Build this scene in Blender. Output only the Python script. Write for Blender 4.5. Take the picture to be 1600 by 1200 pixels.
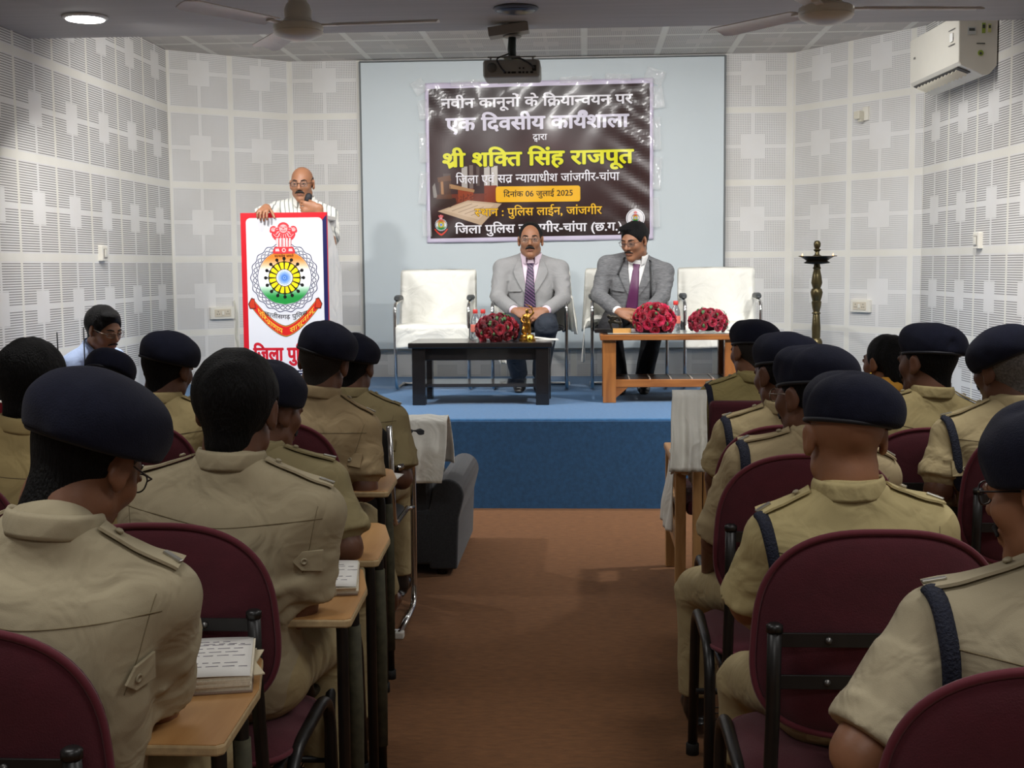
import bpy, bmesh, math, random
import numpy as np
from mathutils import Vector, Matrix
from mathutils.bvhtree import BVHTree
from mathutils.geometry import tessellate_polygon

for _o in list(bpy.data.objects):
    bpy.data.objects.remove(_o)
scene = bpy.context.scene
COL = scene.collection
PI = math.pi
R = math.radians

# ------------------------------------------------------------------ camera
FPX, EYE = 2000.0, 1.43                       # focal length in pixels of the 1600 frame, eye height
CAM_R = (Matrix.Rotation(math.atan(115 / 2000), 3, 'Z')
         @ Matrix.Rotation(PI / 2 - math.atan(185 / 2000), 3, 'X')
         @ Matrix.Rotation(R(-0.5), 3, 'Z'))
cam = bpy.data.cameras.new('camera')
cam.sensor_width = 36.0
cam.lens = FPX / 1600 * 36
cam.clip_start, cam.clip_end = 0.05, 60
cam_o = bpy.data.objects.new('camera', cam)
COL.objects.link(cam_o)
cam_o.matrix_world = Matrix.Translation((0, 0, EYE)) @ CAM_R.to_4x4()
scene.camera = cam_o


def W(px, py, Y):
    """World point seen at pixel (px, py) of the 1600x1200 frame, at room depth Y."""
    d = CAM_R @ Vector(((px - 800) / FPX, (600 - py) / FPX, -1))
    return Vector((0, 0, EYE)) + d * (Y / d.y)


# ------------------------------------------------------------------ light
scene.view_settings.view_transform = 'Standard'
scene.view_settings.look = 'None'
scene.view_settings.gamma = 1
scene.view_settings.use_curve_mapping = False
scene.view_settings.exposure = 0.06
world = bpy.data.worlds.new('world')
scene.world = world
world.use_nodes = True
world.node_tree.nodes['Background'].inputs[0].default_value = (0.80, 0.86, 1.0, 1)
world.node_tree.nodes['Background'].inputs[1].default_value = 0.05

CEIL_Z = 2.75          # audience ceiling
STAGE_Z = 0.533
FRONT_Y = 7.47         # stage front
BACK_Y = 10.37         # back wall
SOFFIT_Y = 7.33        # edge of the audience ceiling


def room_lamp(name, loc, power, size, color=(1.0, 0.988, 0.965), spread=160, aim=None):
    l = bpy.data.lights.new(name, 'AREA')
    l.shape = 'DISK'
    l.size = size
    l.energy = power
    l.color = color
    l.spread = R(spread)
    o = bpy.data.objects.new(name, l)
    COL.objects.link(o)
    o.location = loc
    if aim:
        o.rotation_euler = Vector(aim).to_track_quat('-Z', 'Y').to_euler()
    return o


DOWNLIGHTS = [W(133, 27, 6.72), W(1502, 8, 6.42)]
for _p in DOWNLIGHTS:
    _p.z = CEIL_Z
    room_lamp('downlight_lamp', (_p.x, _p.y, CEIL_Z - 0.035), 44 if _p.x < 0 else 58, 0.17, spread=126, aim=(-0.14 * _p.x, 0.50, -0.86))
# strip lamps of the stage, up behind the edge of the audience ceiling
for _x in (-1.9, -0.4, 1.1):
    _l = room_lamp('stage_strip_lamp', (_x, 7.75, 3.06), 23, 1.1, (1.0, 0.985, 0.965), 170, (0, 0.55, -0.8))
    _l.data.shape = 'RECTANGLE'
    _l.data.size_y = 0.06
# added unseen area lamps over the audience, to light it softly and evenly
for _x, _y, _e in ((-1.3, 3.9, 9), (1.3, 3.7, 15), (-1.4, 1.6, 12), (1.4, 1.6, 15), (0.0, -0.4, 16), (0.2, -2.0, 18)):
    _l = room_lamp('added_soft_lamp', (_x, _y, CEIL_Z - 0.02), _e, 1.2, spread=140)
    _l.data.shape = 'RECTANGLE'
    _l.data.size_y = 0.6


# ------------------------------------------------------------------ colours and materials
def lin(c):
    c = c / 255.0
    return c / 12.92 if c <= 0.04045 else ((c + 0.055) / 1.055) ** 2.4


def rgb(r, g, b):
    return (lin(r), lin(g), lin(b), 1)


MATS = {}


def mat(name, col=(128, 128, 128), rough=0.6, metal=0.0, vary=0.0, vscale=8.0, bump=None, sheen=0.0,
        coat=0.0, emit=None, trans=0.0, stretch=(1, 1, 1), spec=0.5, wrinkle=None, alpha=None, sss=0.0):
    if name in MATS:
        return MATS[name]
    m = bpy.data.materials.new(name)
    m.use_nodes = True
    nt = m.node_tree
    b = nt.nodes['Principled BSDF']
    c = rgb(*col)
    b.inputs['Base Color'].default_value = c
    b.inputs['Roughness'].default_value = rough
    b.inputs['Metallic'].default_value = metal
    b.inputs['Specular IOR Level'].default_value = spec
    b.inputs['Sheen Weight'].default_value = sheen
    b.inputs['Coat Weight'].default_value = coat
    b.inputs['Transmission Weight'].default_value = trans
    if sss:
        b.inputs['Subsurface Weight'].default_value = sss
        b.inputs['Subsurface Radius'].default_value = (0.010, 0.004, 0.002)
        b.inputs['Subsurface Scale'].default_value = 1.0
    if alpha is not None:
        b.inputs['Alpha'].default_value = alpha
    if emit:
        b.inputs['Emission Color'].default_value = rgb(*emit[0])
        b.inputs['Emission Strength'].default_value = emit[1]
    tc = nt.nodes.new('ShaderNodeTexCoord')
    mp = nt.nodes.new('ShaderNodeMapping')
    mp.inputs['Scale'].default_value = stretch
    nt.links.new(tc.outputs['Object'], mp.inputs['Vector'])
    if vary:
        n = nt.nodes.new('ShaderNodeTexNoise')
        n.inputs['Scale'].default_value = vscale
        n.inputs['Detail'].default_value = 5
        nt.links.new(mp.outputs[0], n.inputs['Vector'])
        mr = nt.nodes.new('ShaderNodeMapRange')
        mr.inputs['From Min'].default_value = 0.3
        mr.inputs['From Max'].default_value = 0.7
        mr.inputs['To Min'].default_value = 1 - vary
        mr.inputs['To Max'].default_value = 1 + vary
        nt.links.new(n.outputs[0], mr.inputs[0])
        mx = nt.nodes.new('ShaderNodeVectorMath')
        mx.operation = 'SCALE'
        mx.inputs[0].default_value = c[:3]
        nt.links.new(mr.outputs[0], mx.inputs['Scale'])
        nt.links.new(mx.outputs[0], b.inputs['Base Color'])
    last = None
    for bp in ([bump] if bump else []) + ([wrinkle] if wrinkle else []):
        n = nt.nodes.new('ShaderNodeTexNoise')
        n.inputs['Scale'].default_value = bp[0]
        n.inputs['Detail'].default_value = 4 if bp is bump else 2.5
        n.inputs['Distortion'].default_value = 0 if bp is bump else 0.9
        nt.links.new(mp.outputs[0], n.inputs['Vector'])
        bn = nt.nodes.new('ShaderNodeBump')
        bn.inputs['Strength'].default_value = bp[1]
        bn.inputs['Distance'].default_value = bp[2]
        nt.links.new(n.outputs[0], bn.inputs['Height'])
        if last:
            nt.links.new(last.outputs[0], bn.inputs['Normal'])
        last = bn
    if last:
        nt.links.new(last.outputs[0], b.inputs['Normal'])
    MATS[name] = m
    return m


class S:
    """A tiny algebra over shader maths nodes."""

    def __init__(s, nt, sock):
        s.nt, s.k = nt, sock

    def _op(s, op, *a):
        n = s.nt.nodes.new('ShaderNodeMath')
        n.operation = op
        for i, v in enumerate((s,) + a):
            if isinstance(v, S):
                s.nt.links.new(v.k, n.inputs[i])
            else:
                n.inputs[i].default_value = v
        return S(s.nt, n.outputs[0])

    def __add__(s, o): return s._op('ADD', o)
    def __sub__(s, o): return s._op('SUBTRACT', o)
    def __mul__(s, o): return s._op('MULTIPLY', o)
    def fract(s): return s._op('FRACT')
    def abs(s): return s._op('ABSOLUTE')
    def max(s, o): return s._op('MAXIMUM', o)
    def min(s, o): return s._op('MINIMUM', o)
    def lt(s, v): return s._op('LESS_THAN', v)
    def gt(s, v): return s._op('GREATER_THAN', v)


TILE = 0.57


def tile_mat(name, kind, tint=(224, 222, 219), usize=TILE, uoff=0.0, axes=('X', 'Z')):
    """Perforated acoustic tiles: plain border, cross and centre square, holes or slots between."""
    m = bpy.data.materials.new(name)
    m.use_nodes = True
    nt = m.node_tree
    b = nt.nodes['Principled BSDF']
    b.inputs['Roughness'].default_value = 0.55
    tc = nt.nodes.new('ShaderNodeTexCoord')
    sp = nt.nodes.new('ShaderNodeSeparateXYZ')
    nt.links.new(tc.outputs['Object'], sp.inputs[0])
    u = (S(nt, sp.outputs[axes[0]]) * (1 / usize) + uoff).fract()
    v0 = S(nt, sp.outputs[axes[1]])
    v = ((v0 - 0.36) * (1 / TILE) + 10.0).fract()
    au, av = (u - 0.5).abs(), (v - 0.5).abs()
    edge = au.max(av)
    perf = (edge.lt(0.452) if kind == 'holes' else au.lt(0.474) * av.lt(0.455)) * au.min(av).gt(0.026) * edge.gt(0.165)
    if kind == 'holes':
        hole = ((u * 42.0).fract() - 0.5).abs().max(((v * 42.0).fract() - 0.5).abs()).lt(0.21)
    else:
        hole = ((v * 40.0).fract() - 0.5).abs().lt(0.2)
    mask = perf * hole
    joint = edge.gt(0.462)
    noise = nt.nodes.new('ShaderNodeTexNoise')
    noise.inputs['Scale'].default_value = 2.2
    noise.inputs['Detail'].default_value = 6
    nt.links.new(tc.outputs['Object'], noise.inputs['Vector'])
    grime = nt.nodes.new('ShaderNodeValToRGB')
    grime.color_ramp.elements[0].position = 0.35
    grime.color_ramp.elements[0].color = (0.93, 0.92, 0.90, 1)
    grime.color_ramp.elements[1].position = 0.6
    grime.color_ramp.elements[1].color = (1, 1, 1, 1)
    nt.links.new(noise.outputs[0], grime.inputs[0])

    def mix(fac, a, c):
        x = nt.nodes.new('ShaderNodeMix')
        x.data_type = 'RGBA'
        nt.links.new(fac.k, x.inputs[0])
        for i, val in ((6, a), (7, c)):
            if isinstance(val, tuple):
                x.inputs[i].default_value = val
            else:
                nt.links.new(val, x.inputs[i])
        return x.outputs[2]
    c1 = mix(joint, rgb(*tint), rgb(228, 225, 216))
    c2 = mix(mask, c1, rgb(124, 122, 120) if kind == 'holes' else rgb(140, 137, 134))
    mul = nt.nodes.new('ShaderNodeMix')
    mul.data_type = 'RGBA'
    mul.blend_type = 'MULTIPLY'
    mul.inputs[0].default_value = 1
    nt.links.new(c2, mul.inputs[6])
    nt.links.new(grime.outputs[0], mul.inputs[7])
    nt.links.new(mul.outputs[2], b.inputs['Base Color'])
    h = (joint * 0.5) - mask
    bn = nt.nodes.new('ShaderNodeBump')
    bn.inputs['Strength'].default_value = 0.35
    bn.inputs['Distance'].default_value = 0.004
    nt.links.new(h.k, bn.inputs['Height'])
    nt.links.new(bn.outputs[0], b.inputs['Normal'])
    return m


def wood_mat(name, light, dark, rough=0.45, scale=3.0, axis=(1, 12, 12), coat=0.0):
    m = bpy.data.materials.new(name)
    m.use_nodes = True
    nt = m.node_tree
    b = nt.nodes['Principled BSDF']
    b.inputs['Roughness'].default_value = rough
    b.inputs['Coat Weight'].default_value = coat
    tc = nt.nodes.new('ShaderNodeTexCoord')
    mp = nt.nodes.new('ShaderNodeMapping')
    mp.inputs['Scale'].default_value = axis
    nt.links.new(tc.outputs['Object'], mp.inputs['Vector'])
    n = nt.nodes.new('ShaderNodeTexNoise')
    n.inputs['Scale'].default_value = scale
    n.inputs['Detail'].default_value = 6
    n.inputs['Distortion'].default_value = 0.6
    nt.links.new(mp.outputs[0], n.inputs['Vector'])
    r = nt.nodes.new('ShaderNodeValToRGB')
    r.color_ramp.elements[0].position = 0.3
    r.color_ramp.elements[0].color = rgb(*dark)
    r.color_ramp.elements[1].position = 0.7
    r.color_ramp.elements[1].color = rgb(*light)
    nt.links.new(n.outputs[0], r.inputs[0])
    nt.links.new(r.outputs[0], b.inputs['Base Color'])
    return m


def print_mat(name, rough=0.4, coat=0.0, spec=0.5):
    """Printed surface: reads its inks from the mesh's 'ink' colour attribute."""
    m = bpy.data.materials.new(name)
    m.use_nodes = True
    nt = m.node_tree
    b = nt.nodes['Principled BSDF']
    b.inputs['Roughness'].default_value = rough
    b.inputs['Coat Weight'].default_value = coat
    b.inputs['Coat Roughness'].default_value = 0.12
    b.inputs['Specular IOR Level'].default_value = spec
    a = nt.nodes.new('ShaderNodeVertexColor')
    a.layer_name = 'ink'
    nt.links.new(a.outputs[0], b.inputs['Base Color'])
    return m


# ------------------------------------------------------------------ object helpers
def thing(name, label, cat, loc=(0, 0, 0), rotz=0.0, group=None):
    o = bpy.data.objects.new(name, None)
    o.empty_display_size = 0.1
    COL.objects.link(o)
    o.location = loc
    o.rotation_euler = (0, 0, rotz)
    o['label'] = label
    o['category'] = cat
    if group:
        o['group'] = group
    return o


def tag(o, label, cat, group=None):
    o['label'] = label
    o['category'] = cat
    if group:
        o['group'] = group
    return o


def struct(o, label=None):
    o['kind'] = 'structure'
    if label:
        o['label'] = label
    return o


def link(name, me, parent=None, m=None, loc=None):
    o = bpy.data.objects.new(name, me)
    COL.objects.link(o)
    if m is not None:
        for x in (m if isinstance(m, (list, tuple)) else [m]):
            me.materials.append(x)
    if parent:
        o.parent = parent
    if loc is not None:
        o.location = loc
    return o


def dup(root, loc=None, rotz=None, label=None, group=None):
    r = root.copy()
    COL.objects.link(r)
    if loc is not None:
        r.location = loc
    if rotz is not None:
        r.rotation_euler = (0, 0, rotz)
    if label:
        r['label'] = label
    if group:
        r['group'] = group
    for ch in list(root.children):
        c = ch.copy()
        COL.objects.link(c)
        c.parent = r
        for g in list(ch.children):
            d = g.copy()
            COL.objects.link(d)
            d.parent = c
    return r


class MB:
    """Collects simple solids into one mesh."""

    def __init__(s):
        s.v, s.f, s.mi = [], [], []

    def add(s, vs, fs, mi=0):
        n = len(s.v)
        s.v += [tuple(v) for v in vs]
        s.f += [tuple(i + n for i in f) for f in fs]
        s.mi += [mi] * len(fs)
        return s

    def box(s, c, size, rot=None, mi=0, taper=1.0):
        c = Vector(c)
        vs = []
        for z in (-.5, .5):
            k = taper if z > 0 else 1.0
            for x, y in ((-.5, -.5), (.5, -.5), (.5, .5), (-.5, .5)):
                p = Vector((x * size[0] * k, y * size[1] * k, z * size[2]))
                vs.append(c + (rot @ p if rot else p))
        s.add(vs, [(3, 2, 1, 0), (4, 5, 6, 7), (0, 1, 5, 4), (1, 2, 6, 5), (2, 3, 7, 6), (3, 0, 4, 7)], mi)
        return s

    def tube(s, pts, r, n=10, closed=False, mi=0, squash=None):
        pts = [Vector(p) for p in pts]
        rs = r if isinstance(r, (list, tuple)) else [r] * len(pts)
        N = len(pts)
        t0 = (pts[1] - pts[0]).normalized()
        up = Vector((0, 0, 1)) if abs(t0.z) < 0.9 else Vector((1, 0, 0))
        a = t0.cross(up).normalized()
        base = len(s.v)
        for i, p in enumerate(pts):
            if closed:
                t = (pts[(i + 1) % N] - pts[i - 1])
            else:
                t = pts[min(i + 1, N - 1)] - pts[max(i - 1, 0)]
            t.normalize()
            a = (a - t * a.dot(t)).normalized()
            b = t.cross(a)
            for k in range(n):
                q = 2 * PI * k / n
                ca, sb = math.cos(q) * rs[i], math.sin(q) * rs[i]
                if squash:
                    sb *= squash
                s.v.append(tuple(p + a * ca + b * sb))
        for i in range(N if closed else N - 1):
            j = (i + 1) % N
            for k in range(n):
                k2 = (k + 1) % n
                s.f.append((base + i * n + k, base + i * n + k2, base + j * n + k2, base + j * n + k))
                s.mi.append(mi)
        if not closed:
            s.f.append(tuple(base + k for k in reversed(range(n))))
            s.f.append(tuple(base + (N - 1) * n + k for k in range(n)))
            s.mi += [mi, mi]
        return s

    def lathe(s, prof, n=24, c=(0, 0, 0), mi=0, axis=None):
        c = Vector(c)
        base = len(s.v)
        for r, z in prof:
            for k in range(n):
                q = 2 * PI * k / n
                p = Vector((r * math.cos(q), r * math.sin(q), z))
                s.v.append(tuple(c + (axis @ p if axis else p)))
        for i in range(len(prof) - 1):
            for k in range(n):
                k2 = (k + 1) % n
                s.f.append((base + i * n + k, base + i * n + k2, base + (i + 1) * n + k2, base + (i + 1) * n + k))
                s.mi.append(mi)
        s.f.append(tuple(base + k for k in reversed(range(n))))
        s.f.append(tuple(base + (len(prof) - 1) * n + k for k in range(n)))
        s.mi += [mi, mi]
        return s

    def prism(s, out, h, frame=None, mi=0):
        """Extrudes a convex-ish outline [(x,y)] by h along z, placed by the 4x4 frame."""
        M = frame or Matrix()
        n = len(out)
        vs = [M @ Vector((x, y, 0)) for x, y in out] + [M @ Vector((x, y, h)) for x, y in out]
        fs = [tuple(reversed(range(n))), tuple(range(n, 2 * n))]
        fs += [(i, (i + 1) % n, (i + 1) % n + n, i + n) for i in range(n)]
        return s.add(vs, fs, mi)

    def grid(s, fn, nu, nv, mi=0, thick=0.0, tdir=None):
        """Sheet of fn(u,v), u,v in 0..1; with thick it becomes a closed slab."""
        P = [[Vector(fn(i / nu, j / nv)) for j in range(nv + 1)] for i in range(nu + 1)]
        w = nv + 1
        vs = [P[i][j] for i in range(nu + 1) for j in range(nv + 1)]
        fs = [(i * w + j, (i + 1) * w + j, (i + 1) * w + j + 1, i * w + j + 1) for i in range(nu) for j in range(nv)]
        if thick:
            n0 = len(vs)
            nrm = []
            for i in range(nu + 1):
                for j in range(nv + 1):
                    du = P[min(i + 1, nu)][j] - P[max(i - 1, 0)][j]
                    dv = P[i][min(j + 1, nv)] - P[i][max(j - 1, 0)]
                    nn = du.cross(dv)
                    nn = nn.normalized() if nn.length > 1e-12 else Vector((0, 0, 1))
                    nrm.append(nn)
            vs = vs + [v - n * thick for v, n in zip(vs, nrm)]
            fs += [tuple(n0 + k for k in reversed(f)) for f in fs]
            rim = [(i, 0) for i in range(nu + 1)] + [(nu, j) for j in range(1, nv + 1)]
            rim += [(i, nv) for i in range(nu - 1, -1, -1)] + [(0, j) for j in range(nv - 1, 0, -1)]
            ids = [i * w + j for i, j in rim]
            for a, b in zip(ids, ids[1:] + ids[:1]):
                fs.append((b, a, a + n0, b + n0))
        return s.add(vs, fs, mi)

    def mesh(s, name, smooth=False):
        me = bpy.data.meshes.new(name)
        me.from_pydata(s.v, [], s.f)
        me.polygons.foreach_set('material_index', s.mi)
        if smooth:
            me.polygons.foreach_set('use_smooth', [True] * len(s.f))
        me.update()
        return me

    def build(s, name, m, parent=None, bevel=0.0, smooth=False, loc=None, seg=2, auto=None):
        me = s.mesh(name, smooth or auto is not None)
        if auto is not None:
            me.set_sharp_from_angle(angle=R(auto))
        o = link(name, me, parent, m, loc)
        if bevel:
            md = o.modifiers.new('bevel', 'BEVEL')
            md.width = bevel
            md.segments = seg
            md.limit_method = 'ANGLE'
            md.angle_limit = R(40)
        return o


def arc(c, r, a0, a1, n, ax=0, ay=2):
    out = []
    for i in range(n + 1):
        q = R(a0 + (a1 - a0) * i / n)
        p = [c[0], c[1], c[2]]
        p[ax] += r * math.cos(q)
        p[ay] += r * math.sin(q)
        out.append(tuple(p))
    return out


def rounded(pts, rad, n=5):
    """Polyline with its inner corners rounded."""
    pts = [Vector(p) for p in pts]
    out = [pts[0]]
    for a, b, c in zip(pts, pts[1:], pts[2:]):
        r = min(rad, (a - b).length * 0.49, (c - b).length * 0.49)
        p, q = b + (a - b).normalized() * r, b + (c - b).normalized() * r
        for i in range(n + 1):
            t = i / n
            out.append(p * (1 - t) ** 2 + b * 2 * t * (1 - t) + q * t * t)
    out.append(pts[-1])
    return out


# ------------------------------------------------------------------ implicit-surface modelling
def smin(a, b, k):
    if k <= 0:
        return np.minimum(a, b)
    h = np.maximum(k - np.abs(a - b), 0) / k
    return np.minimum(a, b) - h * h * k * 0.25


def v3(p):
    return np.array(p, dtype=np.float32)


class Shape:
    """A list of smooth solids, later turned into one closed mesh by surface nets."""

    def __init__(s):
        s.ops = []

    def seg(s, a, b, ra, rb=None, k=0.02, caps=False, flat=None, op='u'):
        s.ops.append((op, 'seg', v3(a), v3(b), ra, ra if rb is None else rb, k, caps, flat))
        return s

    def ell(s, c, r, Rm=None, k=0.02, op='u'):
        Rm = np.eye(3, dtype=np.float32) if Rm is None else np.array(Rm, dtype=np.float32)
        s.ops.append((op, 'ell', v3(c), v3(r), Rm, k))
        return s

    def rbox(s, c, r, Rm=None, rad=0.01, k=0.0, op='u'):
        Rm = np.eye(3, dtype=np.float32) if Rm is None else np.array(Rm, dtype=np.float32)
        s.ops.append((op, 'box', v3(c), v3(r), Rm, rad, k))
        return s

    def cut(s, p, n, k=0.0):
        """Keeps the side n points away from."""
        s.ops.append(('c', 'pl', v3(p), v3(n) / np.linalg.norm(n), k))
        return s

    def ridge(s, a, b, amp, w):
        s.ops.append(('r', 'rg', v3(a), v3(b), amp, w))
        return s

    def noise(s, amp, freq, seed=0, aniso=(1, 1, 1)):
        s.ops.append(('n', amp, freq, seed, aniso))
        return s

    @staticmethod
    def bounds(o):
        if o[1] == 'seg':
            m = max(o[4], o[5]) + 0.005
            return np.minimum(o[2], o[3]) - m, np.maximum(o[2], o[3]) + m
        if o[1] == 'ell':
            e = np.abs(o[4]) @ o[3]
            return o[2] - e, o[2] + e
        if o[1] == 'box':
            e = np.abs(o[4]) @ (o[3] + o[5])
            return o[2] - e, o[2] + e
        if o[1] == 'rg':
            m = o[5] * 2.5
            return np.minimum(o[2], o[3]) - m, np.maximum(o[2], o[3]) + m

    @staticmethod
    def dist(o, X, Y, Z):
        if o[1] in ('seg', 'rg'):
            a, b = o[2], o[3]
            d = b - a
            L2 = float(d @ d) + 1e-12
            px, py, pz = X - a[0], Y - a[1], Z - a[2]
            t0 = (px * d[0] + py * d[1] + pz * d[2]) / L2
            t = np.clip(t0, 0, 1)
            if o[1] == 'rg':
                return np.sqrt((px - t * d[0]) ** 2 + (py - t * d[1]) ** 2 + (pz - t * d[2]) ** 2)
            caps, flat = o[7], o[8]
            tt = t0 if caps else t
            qx, qy, qz = px - tt * d[0], py - tt * d[1], pz - tt * d[2]
            if flat is not None:
                n, ratio = v3(flat[0]), flat[1]
                n = n / np.linalg.norm(n)
                q = (qx * n[0] + qy * n[1] + qz * n[2]) * (1 / ratio - 1)
                qx, qy, qz = qx + q * n[0], qy + q * n[1], qz + q * n[2]
            r = o[4] + (o[5] - o[4]) * t
            D = np.sqrt(qx * qx + qy * qy + qz * qz) - r
            if caps:
                L = math.sqrt(L2)
                D = np.maximum(D, np.maximum((t0 - 1) * L, -t0 * L))
            return D
        Rm = o[4]
        px, py, pz = X - o[2][0], Y - o[2][1], Z - o[2][2]
        q = [px * Rm[0, i] + py * Rm[1, i] + pz * Rm[2, i] for i in range(3)]
        r = o[3]
        if o[1] == 'ell':
            k0 = np.sqrt(sum((q[i] / r[i]) ** 2 for i in range(3)))
            k1 = np.sqrt(sum((q[i] / (r[i] * r[i])) ** 2 for i in range(3))) + 1e-9
            return k0 * (k0 - 1) / k1
        e = [np.abs(q[i]) - r[i] for i in range(3)]
        out = np.sqrt(sum(np.maximum(x, 0) ** 2 for x in e))
        return out + np.minimum(np.maximum(np.maximum(e[0], e[1]), e[2]), 0) - o[5]

    def field(s, h, lo=None, hi=None):
        if lo is None:
            bs = [s.bounds(o) for o in s.ops if o[0] == 'u']
            lo = np.min([b[0] for b in bs], axis=0) - 0.02
            hi = np.max([b[1] for b in bs], axis=0) + 0.02
        lo, hi = v3(lo), v3(hi)
        n = np.ceil((hi - lo) / h).astype(int) + 2
        ax = [lo[i] + h * np.arange(n[i], dtype=np.float32) for i in range(3)]
        F = np.full(n, 1.0, dtype=np.float32)
        for o in s.ops:
            if o[0] == 'n':
                amp, fr, seed, an = o[1:]
                rs = np.random.RandomState(seed)
                X, Y, Z = ax[0][:, None, None] * an[0], ax[1][None, :, None] * an[1], ax[2][None, None, :] * an[2]
                acc = 0
                for _ in range(5):
                    d = rs.normal(size=3)
                    d /= np.linalg.norm(d)
                    w = fr * (0.6 + rs.rand() * 0.9)
                    d2 = rs.normal(size=3)
                    acc = acc + np.sin(w * (X * d[0] + Y * d[1] + Z * d[2]) + rs.rand() * 6
                                       + 1.6 * np.sin(w * 0.45 * (X * d2[0] + Y * d2[1] + Z * d2[2])))
                F -= amp * acc / 2.2
                continue
            if o[0] == 'c':
                p, nn, k = o[2], o[3], o[4]
                D = ((ax[0] - p[0]) * nn[0])[:, None, None] + ((ax[1] - p[1]) * nn[1])[None, :, None] + ((ax[2] - p[2]) * nn[2])[None, None, :]
                F = -smin(-F, -D, k)
                continue
            blo, bhi = s.bounds(o)
            k = {'seg': 6, 'ell': 5, 'box': 6}.get(o[1])
            kk = o[k] if k else 0
            m = kk + 3 * h
            i0 = np.maximum(np.floor((blo - m - lo) / h).astype(int), 0)
            i1 = np.minimum(np.ceil((bhi + m - lo) / h).astype(int) + 1, n)
            if np.any(i1 <= i0):
                continue
            sl = tuple(slice(i0[i], i1[i]) for i in range(3))
            X = ax[0][sl[0]][:, None, None]
            Y = ax[1][sl[1]][None, :, None]
            Z = ax[2][sl[2]][None, None, :]
            D = s.dist(o, X, Y, Z)
            if o[0] == 'u':
                F[sl] = smin(F[sl], D, kk)
            elif o[0] == 's':
                F[sl] = -smin(-F[sl], D, kk)
            elif o[0] == 'r':
                F[sl] = F[sl] - o[4] * np.exp(-(D / o[5]) ** 2)
        for i in range(3):                      # close at the border of the grid
            idx = [slice(None)] * 3
            for e in (0, -1):
                idx[i] = e
                F[tuple(idx)] = np.maximum(F[tuple(idx)], 0.5 * h)
        return F, lo

    def net(s, h, lo=None, hi=None):
        F, lo = s.field(h, lo, hi)
        return surface_net(F, lo, h)


def surface_net(F, lo, h):
    S_ = F < 0
    nx, ny, nz = F.shape
    cnt = np.zeros((nx - 1, ny - 1, nz - 1), dtype=np.int8)
    sl = lambda d, n: slice(d, n - 1 + d)
    for dx in (0, 1):
        for dy in (0, 1):
            for dz in (0, 1):
                cnt += S_[sl(dx, nx), sl(dy, ny), sl(dz, nz)]
    I = np.argwhere((cnt > 0) & (cnt < 8))
    idx = np.full(cnt.shape, -1, dtype=np.int64)
    i, j, k = I.T
    idx[i, j, k] = np.arange(len(I))
    pos = np.zeros((len(I), 3), dtype=np.float64)
    num = np.zeros(len(I))
    cs = [(a, b, c) for a in (0, 1) for b in (0, 1) for c in (0, 1)]
    for c0 in cs:
        for axis in range(3):
            if c0[axis]:
                continue
            c1 = list(c0)
            c1[axis] = 1
            f0 = F[i + c0[0], j + c0[1], k + c0[2]]
            f1 = F[i + c1[0], j + c1[1], k + c1[2]]
            cr = (f0 < 0) != (f1 < 0)
            t = np.where(cr, f0 / np.where(cr, f0 - f1, 1), 0)
            for d in range(3):
                pos[:, d] += cr * (c0[d] + (t if d == axis else 0))
            num += cr
    V = (pos / num[:, None] + I) * h + lo
    quads = []
    for axis in range(3):
        o1, o2 = (axis + 1) % 3, (axis + 2) % 3
        a = [slice(1, -1)] * 3
        a[axis] = slice(0, -1)
        b = list(a)
        b[axis] = slice(1, None)
        A, B = S_[tuple(a)], S_[tuple(b)]
        E_ = np.argwhere(A != B)
        if not len(E_):
            continue
        flip = A[tuple(E_.T)]
        off = np.ones(3, dtype=int)
        off[axis] = 0
        E_ = E_ + off

        def cell(d1, d2):
            q = E_.copy()
            q[:, o1] += d1
            q[:, o2] += d2
            return idx[q[:, 0], q[:, 1], q[:, 2]]
        q = np.stack([cell(-1, -1), cell(0, -1), cell(0, 0), cell(-1, 0)], axis=1)
        q[~flip] = q[~flip][:, ::-1]
        quads.append(q)
    Q = np.concatenate(quads) if quads else np.zeros((0, 4), int)
    Q = Q[(Q >= 0).all(axis=1)]
    return V, Q


def relax(V, Q, n=1, f=0.5):
    for _ in range(n):
        acc = np.zeros_like(V)
        c = np.zeros(len(V))
        for a, b in ((0, 1), (1, 2), (2, 3), (3, 0)):
            np.add.at(acc, Q[:, a], V[Q[:, b]])
            np.add.at(acc, Q[:, b], V[Q[:, a]])
            np.add.at(c, Q[:, a], 1)
            np.add.at(c, Q[:, b], 1)
        V = V * (1 - f) + f * acc / np.maximum(c, 1)[:, None]
    return V


def qmesh(name, parts, mi=None):
    """One mesh from [(V, Q), ...]."""
    Vs, Qs, n = [], [], 0
    for V, Q in parts:
        Vs.append(V)
        Qs.append(Q + n)
        n += len(V)
    V, Q = np.concatenate(Vs), np.concatenate(Qs)
    me = bpy.data.meshes.new(name)
    me.vertices.add(len(V))
    me.vertices.foreach_set('co', V.astype(np.float32).ravel())
    me.loops.add(len(Q) * 4)
    me.loops.foreach_set('vertex_index', Q.astype(np.int32).ravel())
    me.polygons.add(len(Q))
    me.polygons.foreach_set('loop_start', np.arange(len(Q), dtype=np.int32) * 4)
    me.polygons.foreach_set('use_smooth', np.ones(len(Q), dtype=bool))
    me.update(calc_edges=True)
    me.validate()
    return me


def bvh_of(V, Q):
    return BVHTree.FromPolygons([tuple(v) for v in V], [tuple(int(x) for x in q) for q in Q])


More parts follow.
